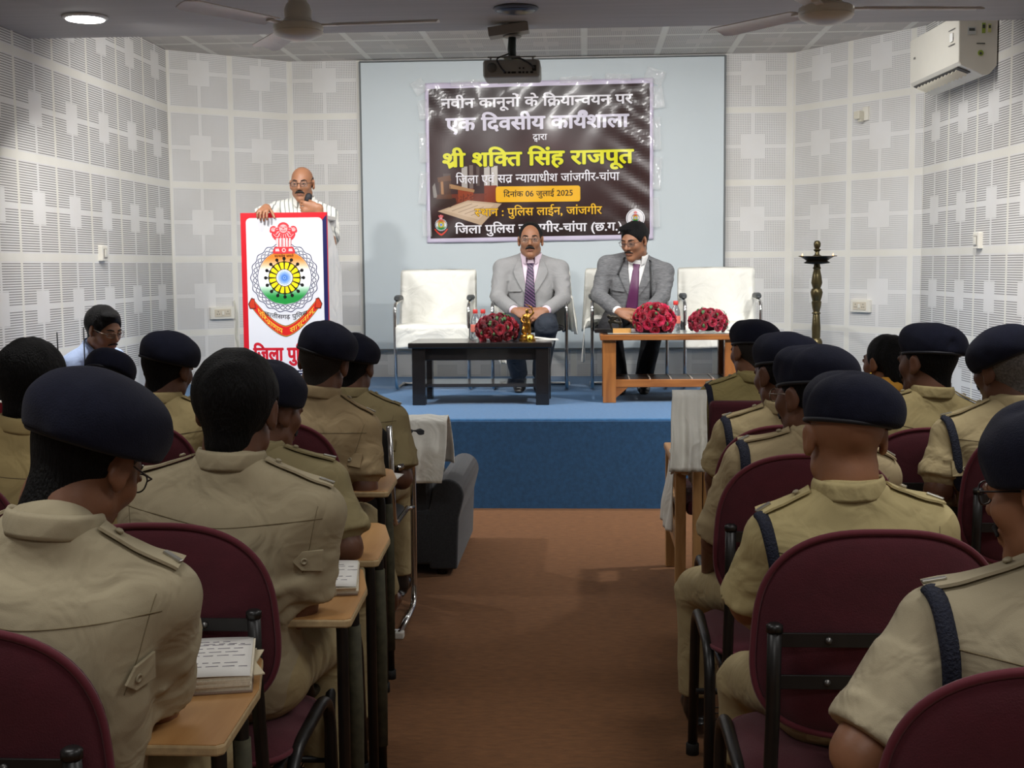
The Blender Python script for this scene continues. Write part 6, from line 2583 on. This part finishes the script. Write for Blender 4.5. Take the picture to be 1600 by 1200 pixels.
MB().box((0, 0, 0.025), (0.20, 0.16, 0.05)).build('case', mat('amp_black'), t, bevel=0.003)
MB().tube([(0.05, 0, 0.05), (0.05, 0, 0.43)], 0.0035, 8).build('antenna', mat('antenna_black', (30, 30, 34), 0.5), t, smooth=True)
MB().tube([(-0.085, 0, 0.05), (-0.09, 0, 0.405)], 0.0035, 8).build('antenna', mat('antenna_black'), t, smooth=True)
_p = at_z(14, 656, 0.705)
t = thing('carton', 'red and white printed carton at the left edge beside an officer\'s head', 'box', (-2.80, 6.08, 0.705))
MB().box((0, 0, 0.0425), (0.30, 0.11, 0.085)).build('box', mat('carton_white', (222, 214, 204), 0.6), t, bevel=0.002)
d = Decal()
d.rect(-0.15, 0, 0.02, 0.085, (168, 24, 50), 1)
d.rect(0.09, 0.012, 0.14, 0.05, (206, 160, 80), 1)
d.text('LABO', 0, 0.066, 0, 0.03, (60, 40, 44), 2, 0.02, lambda x, y: (0.045 + y * 1.1, 0.078 - x))
d.build('print', lambda u, v, l: (u, -0.0555 - l * 0.0003, v), print_mat('carton_ink', 0.5), t)
t = thing('stool', 'plain low stool under the man in the pale blue shirt', 'stool', (-2.86, 7.04, 0))
MB().box((0, 0, 0.43), (0.36, 0.36, 0.04)).build('seat', dk, t, bevel=0.006)
for x in (-1, 1):
    for y in (-1, 1):
        MB().box((x * 0.15, y * 0.15, 0.205), (0.03, 0.03, 0.41)).build('leg', dk, t)

# ------------------------------------------------------------------ the audience
OFF = 'police officers in khaki in the hall'
dk_seam = mat('khaki_seam', (116, 104, 77), 0.9)
tr_khaki = khaki('trousers', (166, 150, 112))
black_shoe = mat('shoe_black', (22, 20, 20), 0.3, coat=0.3)
brown_shoe = mat('shoe_brown', (72, 40, 26), 0.3, coat=0.4)
SK = {k: skin(k, c) for k, c in dict(dark=(104, 68, 50), mid=(128, 86, 62), tan=(150, 104, 76), fair=(172, 122, 90)).items()}


def officer(label, px, py, Y, hip, shirt_c, kind='short', head=(0, 0, 0), sk='dark', cap=1, hair=None, lanyard=False, elbow=(None, None), hand=(None, None),
            knees=None, feet=None, vox=0.008, slouch=0.02, girth=1.0, sh=0.178, face=None, tabs=True, shoe=None, seed=None, yaw=0, size=1.0, cap_kw={}, neck_f=0.022, hz=0.55, details=True, hair_style='short', nape=0.082, collar_r=0.063):
    hd = W(px, py, Y)
    p = Person(label, (hip[0], hip[1], hz), hd, yaw, head[0], head[1], head[2], OFF, 0.0, SK[sk], size, girth, slouch, sh, neck_f, vox)
    p.lap_arms()
    for side in (0, 1):
        if elbow[side] is not None:
            e = p.loc(W(*elbow[side]))
            h = p.loc(W(*hand[side])) if hand[side] is not None else e + p.fwd * 0.22 + p.right * (0.10 if side == 0 else -0.10) + V(0, 0, -0.03)
            p.reach(side, h, elbow=e, palm=V(0, 0, -1), curl=0.7)
    p.sit_legs(knees=[p.loc(W(*k)) if k else None for k in (knees or (None, None))], feet=[p.loc(W(*k)) if k else None for k in (feet or (None, None))])
    p.build_body()
    nm = 'shirt_%d_%d_%d' % shirt_c
    m = khaki(nm, shirt_c)
    p.shirt(m, kind, seed=seed or int(px))
    p.trousers(tr_khaki)
    p.shoes(shoe or black_shoe)
    p.collar(m, r=collar_r)
    if details:
        p.uniform_details(dk_seam, lanyard, tabs)
    if hair != 'shaved':
        p.hair(grey_hair if hair == 'grey' else (black_hair if cap == 0 else stubble_hair if hair == 'stubble' else black_hair), 'cropped' if cap else hair_style, 0.004 if cap else 0.013, nape=nape)
    if cap:
        p.beret(cap, **cap_kw)
    if face is not None:
        p.face(*face)
    return p


# left block, from the camera forwards
officer('officer in navy beret, head bowed, elbow on the nearest tablet at lower left', 134, 724, 1.99, (-0.875, 1.95), (168, 157, 130), 'roll', (-15, -26, 7), 'mid', 1, None,
        elbow=((60, 1130, 1.95), (238, 1112, 2.05)), hand=(None, (222, 1030, 2.30)), vox=0.0065, slouch=0.05, girth=1.06, sh=0.178, face=(None, (glass_rim, 0.023, 0.016)), cap_kw=dict(big=1.18, droop=1.5, back=16, tall=1.25), neck_f=0.04, nape=0.115, collar_r=0.066)
officer('bareheaded black-haired man in khaki, second from the camera in the left aisle seats', 371, 642, 2.72, (-0.79, 2.71), (166, 154, 126), 'short', (-2, -4, 3), 'dark', 0, None,
        elbow=((250, 930, 2.65), (464, 950, 2.70)), hand=(None, (405, 908, 2.95)), vox=0.0075, slouch=0.02, girth=1.05, sh=0.192, face=(None,), size=1.03)
officer('officer whose navy beret shows just right of the black-haired bareheaded man', 416, 644, 3.30, (-0.82, 3.27), (146, 134, 98), 'short', (-30, -6, 0), 'dark', 1, None,
        elbow=(None, (542, 856, 3.22)), slouch=0.04, face=('thick',), cap_kw=dict(droop=1.2))
officer('officer in navy beret in front of the podium\'s right corner, folded paper at his elbow', 506, 566, 4.20, (-0.955, 4.17), (160, 140, 106), 'roll', (-8, 0, 8), 'dark', 1, 'stubble',
        elbow=(None, (570, 764, 4.12)), hand=(None, (548, 768, 4.34)), feet=(None, (604, 930, 4.72)), sh=0.168, shoe=brown_shoe, face=('thick',), cap_kw=dict(droop=1.3))
officer('officer in navy beret on the steel chair beside the charcoal armchair', 552, 574, 5.06, (-0.945, 5.03), (148, 134, 98), 'short', (-12, 0, 2), 'dark', 1, None,
        elbow=(None, (628, 748, 4.98)), hand=(None, (618, 752, 5.22)), vox=0.010, face=('thick',))
officer('officer in navy beret sitting directly left of the podium', 262, 578, 4.40, (-1.47, 4.38), (180, 162, 116), 'short', (-14, -4, 4), 'dark', 1, None, vox=0.010, face=('thick',), cap_kw=dict(droop=1.2, big=1.05))
officer('officer of whom only a bowed navy beret shows before the pale blue shirt', 167, 602, 4.92, (-1.84, 4.98), (172, 156, 112), 'short', (0, -24, 0), 'dark', 1, None, vox=0.011, face=('thick',))
officer('bareheaded black-haired officer at the left edge of the photo', 52, 606, 3.40, (-1.60, 3.38), (184, 164, 114), 'short', (-4, -8, 2), 'mid', 0, None, vox=0.009, face=('thick',), size=1.02)

# right block, from the camera forwards
officer('officer in glasses and navy beret cut off by the right edge of the photo', 1656, 772, 1.83, (0.67, 1.82), (174, 163, 136), 'rolldown', (38, -6, 0), 'tan', -1, None, True,
        elbow=((1346, 1176, 1.74), None), hand=((1410, 1200, 2.0), None), vox=0.0065, girth=1.05, sh=0.19, face=('thin', (glass_rim, 0.024, 0.017)), slouch=0.03)
officer('shaven-headed officer in navy beret seen squarely from behind, braided lanyard on his shoulder', 1320, 684, 2.58, (0.55, 2.60), (186, 171, 124), 'rolldown', (4, -2, 0), 'tan', 1, 'shaved', True,
        elbow=((1172, 945, 2.62), None), hand=((1200, 985, 2.92), None), knees=((1168, 1062, 3.0), None), feet=((1160, 1190, 3.02), None), vox=0.007, sh=0.163, size=0.97, face=('thick',), neck_f=0.02, collar_r=0.064, cap_kw=dict(droop=0.5))
officer('officer in glasses and navy beret just ahead of the shaven-headed one', 1266, 620, 3.40, (0.56, 3.44), (174, 157, 122), 'rolldown', (34, -2, 0), 'dark', 1, None, True,
        elbow=((1120, 845, 3.48), None), hand=((1110, 900, 3.72), None), knees=((1092, 920, 3.85), None), feet=((1090, 1090, 3.85), None), vox=0.008, sh=0.18, face=('thick', (steel_rim, 0.024, 0.017)))
officer('officer in navy beret third from the camera along the right aisle', 1222, 586, 4.12, (0.63, 4.16), (178, 161, 122), 'short', (26, -2, 0), 'dark', 1, None, True,
        elbow=((1122, 745, 4.16), None), hand=((1118, 800, 4.40), None), vox=0.009, face=('thick',))
officer('officer in navy beret on the wooden armchair with the white towel', 1174, 550, 5.45, (0.70, 5.52), (162, 148, 98), 'short', (24, 0, 0), 'mid', 1, 'stubble', True,
        elbow=((1092, 690, 5.5), None), hand=((1082, 700, 5.74), None), vox=0.010, face=('thick',))
officer('officer in navy beret facing left, between the woman and the grey-haired officer', 1449, 567, 4.46, (1.15, 4.46), (168, 152, 108), 'short', (34, 2, 0), 'dark', 1, None, True, vox=0.009, face=('thick',))
officer('grey-haired officer in navy beret near the right wall', 1570, 578, 3.97, (1.30, 3.93), (174, 158, 120), 'roll', (26, -2, -6), 'dark', -1, 'grey', True,
        elbow=((1466, 765, 3.90), None), hand=((1480, 780, 4.15), None), vox=0.008, sh=0.19, face=('thick',), cap_kw=dict(back=-15, droop=0.4))

# the woman with the mustard scarf
hd = W(1383, 568, 5.3)
p = Person('woman with dark pinned-up hair, sparkling hair clip and mustard scarf', (1.24, 5.28, 0.54), hd, 0, 30, 0, 0, None, 0.0, SK['mid'], 0.95, 0.9, 0.03, 0.155, 0.03, 0.010)
p.lap_arms()
p.sit_legs()
p.build_body()
kurta = mat('mustard_cloth', (176, 122, 42), 0.85, vary=0.08, wrinkle=(10, 0.4, 0.03))
p.shirt(kurta, 'long', 0.008, 'kurta', seed=3)
p.trousers(mat('dark_trousers', (40, 38, 48), 0.85))
p.shoes(black_shoe)
ts = Shape()
Rm = np.array(p.hr)
ts.ell(p.H(0, -0.020, 0.036), (0.078, 0.100, 0.088), Rm, 0.02).ell(p.H(0.0, -0.085, -0.03), (0.060, 0.042, 0.075), Rm, 0.03)
ts.seg(p.H(0, -0.085, -0.06), p.H(0.02, -0.075, -0.19), 0.045, 0.030, 0.03)
ts.ell(p.H(0, 0.105, -0.028), (0.095, 0.085, 0.100), Rm, 0.008, 's').ell(p.H(0, 0.10, 0.01), (0.055, 0.04, 0.06), Rm, 0.012, 's')
for sg in (-1, 1):
    ts.ell(p.H(sg * 0.084, -0.002, -0.008), (0.022, 0.020, 0.030), Rm, 0.004, 's')
ts.noise(0.0015, 110, 3, (1, 1, .25))
link('hair', qmesh('hair', [ts.net(0.0055)]), p.root, black_hair)
mb = MB()
for k in range(9):
    a = k * 2.4
    mb.lathe([(0.004, 0), (0.0045, 0.002), (0.002, 0.005)], 10, p.H(0.012 + 0.018 * math.cos(a) * (k / 9), -0.128, -0.015 + 0.020 * math.sin(a) * (k / 9)), axis=(p.hr @ V(0, -1, 0)).to_track_quat('Z', 'Y').to_matrix())
mb.build('hair_clip', mat('rhinestone', (240, 240, 245), 0.05, 0.6), p.root, smooth=True)
mb = MB()
mb.tube([p.N + p.r * (0.075 * math.cos(q)) + p.f * (0.08 * math.sin(q)) + p.u * (0.02 + 0.02 * math.sin(q * 2)) for q in [2 * PI * i / 40 for i in range(40)]], [0.030 + 0.006 * math.sin(i * 1.7) for i in range(40)], 12, True)
mb.build('scarf', mat('mustard_scarf', (196, 140, 48), 0.85, vary=0.1, wrinkle=(25, 0.5, 0.02)), p.root, smooth=True)
MB().lathe([(0.004, 0), (0.006, -0.006), (0.003, -0.014)], 12, p.H(-0.083, -0.004, -0.034)).build('earring', mat('gold_bright'), p.root, smooth=True)
p.face(None)

# man in the pale blue shirt by the left wall
hd = W(163, 516, 6.9)
p = Person('man in a pale blue shirt and glasses looking down by the left wall', (-2.86, 7.03, 0.54), hd, -112, -8, -16, 0, None, 0.0, SK['tan'], 1.0, 1.0, 0.04, 0.175, 0.04, 0.010)
p.reach(1, p.hip + p.fwd * 0.36 + p.right * 0.1 + V(0, 0, 0.14))
p.reach(0, p.hip + p.fwd * 0.38 + p.right * -0.06 + V(0, 0, 0.14))
p.sit_legs()
p.build_body(0.0052)
pb = mat('pale_blue_shirt', (168, 186, 222), 0.8, vary=0.02, wrinkle=(12, 0.4, 0.03))
p.shirt(pb, 'long', seed=9)
p.trousers(mat('dark_trousers'))
p.shoes(black_shoe)
p.collar(pb)
p.hair(black_hair, 'short', 0.016, parting=True)
p.face('thin', (steel_rim, 0.024, 0.015))


# ------------------------------------------------------------------ the men on the stage
def patch(p, name, fn, m, lift, nu, nv, thick=0.002):
    def g(u, v):
        x, z = fn(u, v)
        h = p.bvh.ray_cast(p.T(x, 0.5, z), -p.f)
        if h[0] is None:
            h = p.bvh.find_nearest(p.T(x, 0.12, z))
        return h[0] + p.f * lift
    mb = MB()
    mb.grid(g, nu, nv, 0, thick)
    return mb.build(name, m, p.root, smooth=True)


def suit(label, hip, hd, head, jacket, shirt_m, tie_m, trouser_m, hands, elbows, sk, hair_kw, face, girth, feet_y, knees_spread, stripes=None, socks=None, shoe=black_shoe):
    p = Person(label, hip, hd, 180, head[0], head[1], head[2], 'men in suits on the stage', STAGE_Z, SK[sk], 1.08, girth, 0.015, 0.195, 0.03, 0.010)
    for side in (0, 1):
        p.reach(side, p.loc(hands[side]), elbow=p.loc(elbows[side]), palm=p.fwd * -0.5 + V(0, 0, -0.6) + p.right * (0.5 if side == 0 else -0.5), curl=0.9,
                hdir=p.right * (0.8 if side == 0 else -0.8) + p.fwd * 0.5 + V(0, 0, -0.25))
    p.sit_legs(knee_z=0.475, spread=knees_spread, foot_y=feet_y, thigh=0.44, foot_spread=knees_spread * 0.55)
    p.build_body(0.005)
    p.shirt(jacket, 'long', 0.015, 'jacket', seed=21, hem=-0.10, amp=1.5, pads=True)
    p.trousers(trouser_m, 0.006, end=0.90)
    p.shoes(shoe, socks=socks)
    L = p.L
    p.collar(shirt_m, r=0.064, h=0.036)
    zb, zt = L * 0.34, L - 0.015

    def vee(t):
        return 0.058 * (1 - t) ** 0.8 + 0.012
    patch(p, 'shirt_front', lambda u, v: ((u - .5) * 2 * vee(v), zt + (zb - zt) * v), shirt_m, 0.003, 10, 20)
    for sg in (-1, 1):
        def lap(u, v):
            zz = zt + 0.005 + (zb - zt) * v
            w = 0.070 * math.sin(min(1, v * 1.9) * PI / 2) * (1 - max(0, v - 0.36) / 0.64) ** 0.8 + 0.012
            return (sg * (vee(v) + u * w), zz)
        patch(p, 'lapel', (lambda u, v, f=lap: f(u, v)) if sg > 0 else (lambda u, v, f=lap: f(1 - u, v)), jacket, 0.009, 8, 24, 0.004)
        p_ = patch(p, 'cuff_edge', lambda u, v: (sg * 0.11 + (u - .5) * 0.09, L * 0.42 + (v - .5) * 0.012), jacket, 0.006, 6, 2, 0.003) if sg > 0 else None
        if p_:
            p_.name = 'breast_pocket'
    patch(p, 'tie', lambda u, v: ((u - .5) * (0.040 + 0.048 * v if v > 0.12 else 0.052 - 0.012 * v / .12), zt - 0.028 + (zb - 0.06 - zt) * v), tie_m, 0.012, 6, 26, 0.004)
    c, n = p.cast(p.T(0.0, 0.3, zb - 0.06), -p.f, 0.004)
    MB().lathe([(0.010, 0), (0.010, 0.004), (0.004, 0.005)], 16, c, axis=n.to_track_quat('Z', 'Y').to_matrix()).build('button', mat('suit_button', (60, 58, 56), 0.4), p.root, smooth=True)
    for side in (0, 1):
        a = p.arm[side]
        d_ = (a['Hd'] - a['E']).normalized()
        MB().tube([a['Hd'] - d_ * 0.035, a['Hd'] + d_ * 0.002], [0.036, 0.035], 18).build('shirt_cuff', shirt_m, p.root, smooth=True)
    p.hair(black_hair, **hair_kw)
    p.face(*face)
    return p


def tie_mat(name, a, b, freq):
    m = bpy.data.materials.new(name)
    m.use_nodes = True
    nt = m.node_tree
    bs = nt.nodes['Principled BSDF']
    bs.inputs['Roughness'].default_value = 0.45
    tc = nt.nodes.new('ShaderNodeTexCoord')
    sp = nt.nodes.new('ShaderNodeSeparateXYZ')
    nt.links.new(tc.outputs['Object'], sp.inputs[0])
    v = ((S(nt, sp.outputs[0]) * 0.8 + S(nt, sp.outputs[2])) * freq).fract().gt(0.72)
    x = nt.nodes.new('ShaderNodeMix')
    x.data_type = 'RGBA'
    nt.links.new(v.k, x.inputs[0])
    x.inputs[6].default_value = rgb(*a)
    x.inputs[7].default_value = rgb(*b)
    nt.links.new(x.outputs[2], bs.inputs['Base Color'])
    return m


grey_suit = mat('light_grey_suit', (146, 146, 146), 0.8, vary=0.03, bump=(500, 0.3, 0.001), wrinkle=(9, 0.4, 0.03))
tweed = mat('grey_tweed', (108, 109, 111), 0.9, vary=0.28, vscale=90, stretch=(0.4, 0.4, 2), bump=(300, 0.4, 0.002), wrinkle=(9, 0.4, 0.03))
navy_tr = mat('navy_trousers', (34, 42, 54), 0.8, vary=0.05, wrinkle=(12, 0.4, 0.03))
black_tr = mat('black_trousers', (24, 24, 28), 0.8, vary=0.05, wrinkle=(12, 0.4, 0.03))
_e = lambda px, py, Y: W(px, py, Y)
suit('man in a plain light grey suit and striped dark tie, seated behind the black table', (W(829, 500, 9.32).x, 9.32, STAGE_Z + 0.525), W(829, 376, 9.30), (0, 2, 0), grey_suit,
     mat('pink_shirt', (226, 206, 220), 0.7), tie_mat('striped_tie', (46, 38, 60), (120, 84, 124), 42), navy_tr,
     (_e(852, 486, 8.98), _e(804, 486, 8.98)), (_e(881, 466, 9.24), _e(779, 466, 9.24)), 'tan', dict(style='short', thick=0.006, recede=0.35), ('thick', (steel_rim, 0.023, 0.015)), 0.96, 0.16, 0.13)
pm = suit('man in a dark grey tweed jacket and plum tie looking down, behind the teak table', (W(984, 500, 9.32).x, 9.32, STAGE_Z + 0.525), W(991, 377, 9.24), (-34, -14, 0), tweed,
          mat('white_shirt', (230, 230, 228), 0.7, wrinkle=(14, 0.3, 0.02)), mat('plum_tie', (88, 36, 78), 0.45, vary=0.05), black_tr,
          (_e(1012, 488, 8.96), _e(966, 487, 8.96)), (_e(1036, 462, 9.22), _e(936, 462, 9.22)), 'tan', dict(style='short', thick=0.011, parting=True), ('thin', (glass_rim, 0.024, 0.016)), 0.98, 0.30, 0.15,
          socks=mat('white_sock', (224, 224, 222), 0.8))
# dark cord worn round the tweed collar, with a clip
mb = MB()
P_ = []
for k in range(41):
    u = k / 40
    sg = -1 if u < .5 else 1
    w = abs(u - .5) * 2
    if w < 0.3:
        q = (u - .5) / 0.3 * PI / 2
        P_.append(pm.N + pm.r * (0.088 * math.sin(q)) - pm.f * (0.075 * math.cos(q)) + pm.u * 0.012)
    else:
        z = pm.L - 0.02 - (w - .3) / .7 * (0.25 if sg < 0 else 0.12)
        P_.append(pm.cast(pm.T(sg * (0.085 + 0.035 * w), 0.3, z), -pm.f, 0.016)[0])
mb.tube(P_, 0.0055, 8)
mb.build('neck_cord', mat('black_plastic'), pm.root, smooth=True)

# the speaker at the podium
hd = W(472, 288, 8.96)
p = Person('bald man with glasses and moustache speaking into a microphone at the podium', (W(468, 400, 9.02).x, 9.02, STAGE_Z + 0.93), hd, 180, 0, -4, 0, None, STAGE_Z, SK['tan'], 1.02, 1.1, 0.02, 0.19, 0.03, 0.009)
HB = W(416, 336, 8.50)
p.reach(1, p.loc(Vector((HB.x, 8.50, PTOP + 0.035))), palm=V(0, 0, -1) + p.fwd * -0.2, curl=0.75, hdir=p.fwd * 0.8 + V(0, 0, -0.22), pole=p.right * 0.9 + V(0, 0, -0.6), spread=0.16)
MIC0, MIC1 = W(483, 305, 8.80), W(474, 338, 8.77)
gx = (MIC0 - MIC1).normalized()
GR = MIC1.lerp(MIC0, 0.42)
# left hand wraps the microphone from its right side in the photo
p.reach(0, p.loc(GR + Vector((0.092, -0.040, -0.006))), palm=V(0.10, 0.95, 0.05), curl=0.85, hdir=V(-0.97, -0.02, 0.10), pole=p.right * -0.25 + V(0, 0, -1), thumb=V(-0.6, 0.65, 0.45), spread=0.08)
p.legs = [(p.hip + p.right * sg * 0.09, p.hip + p.right * sg * 0.10 + V(0, 0, -0.43), V(0, 0, 0.075) + p.right * sg * 0.11) for sg in (-1, 1)]
p.build_body(0.0045)


def stripe_mat():
    m = mat('striped_shirt', (222, 221, 214), 0.75, wrinkle=(12, 0.4, 0.03))
    nt = m.node_tree
    bs = nt.nodes['Principled BSDF']
    tc = nt.nodes.new('ShaderNodeTexCoord')
    sp = nt.nodes.new('ShaderNodeSeparateXYZ')
    nt.links.new(tc.outputs['Object'], sp.inputs[0])
    v = ((S(nt, sp.outputs[0]) + S(nt, sp.outputs[2]) * 0.15) * 34.0).fract().gt(0.76)
    x = nt.nodes.new('ShaderNodeMix')
    x.data_type = 'RGBA'
    nt.links.new(v.k, x.inputs[0])
    x.inputs[6].default_value = rgb(222, 221, 214)
    x.inputs[7].default_value = rgb(138, 142, 138)
    nt.links.new(x.outputs[2], bs.inputs['Base Color'])
    return m


sm = stripe_mat()
p.shirt(sm, ['roll', 'roll'], 0.008, seed=33)
p.trousers(black_tr, 0.006)
p.shoes(black_shoe)
p.collar(mat('collar_white', (232, 231, 224), 0.7), r=0.066)
p.hair(stubble_hair, 'fringe')
p.face('thick', (glass_rim, 0.024, 0.017))
t = thing('microphone', 'black microphone in the speaker\'s raised hand', 'microphone', MIC1)
ax = gx.to_track_quat('Z', 'Y').to_matrix()
ml = (MIC0 - MIC1).length
MB().lathe([(0.010, -0.06), (0.0125, -0.055), (0.0125, 0.02), (0.0145, ml - 0.05)], 20, axis=ax).build('handle', mat('mic_black', (20, 20, 22), 0.4), t, smooth=True)
MB().lathe([(0.018, ml - 0.05), (0.022, ml - 0.045), (0.025, ml - 0.02), (0.022, ml + 0.002), (0.012, ml + 0.012), (0.0, ml + 0.014)], 24, axis=ax).build('grille', mat('mic_grille', (40, 40, 44), 0.6, 0.4, bump=(400, 0.8, 0.002)), t, smooth=True)
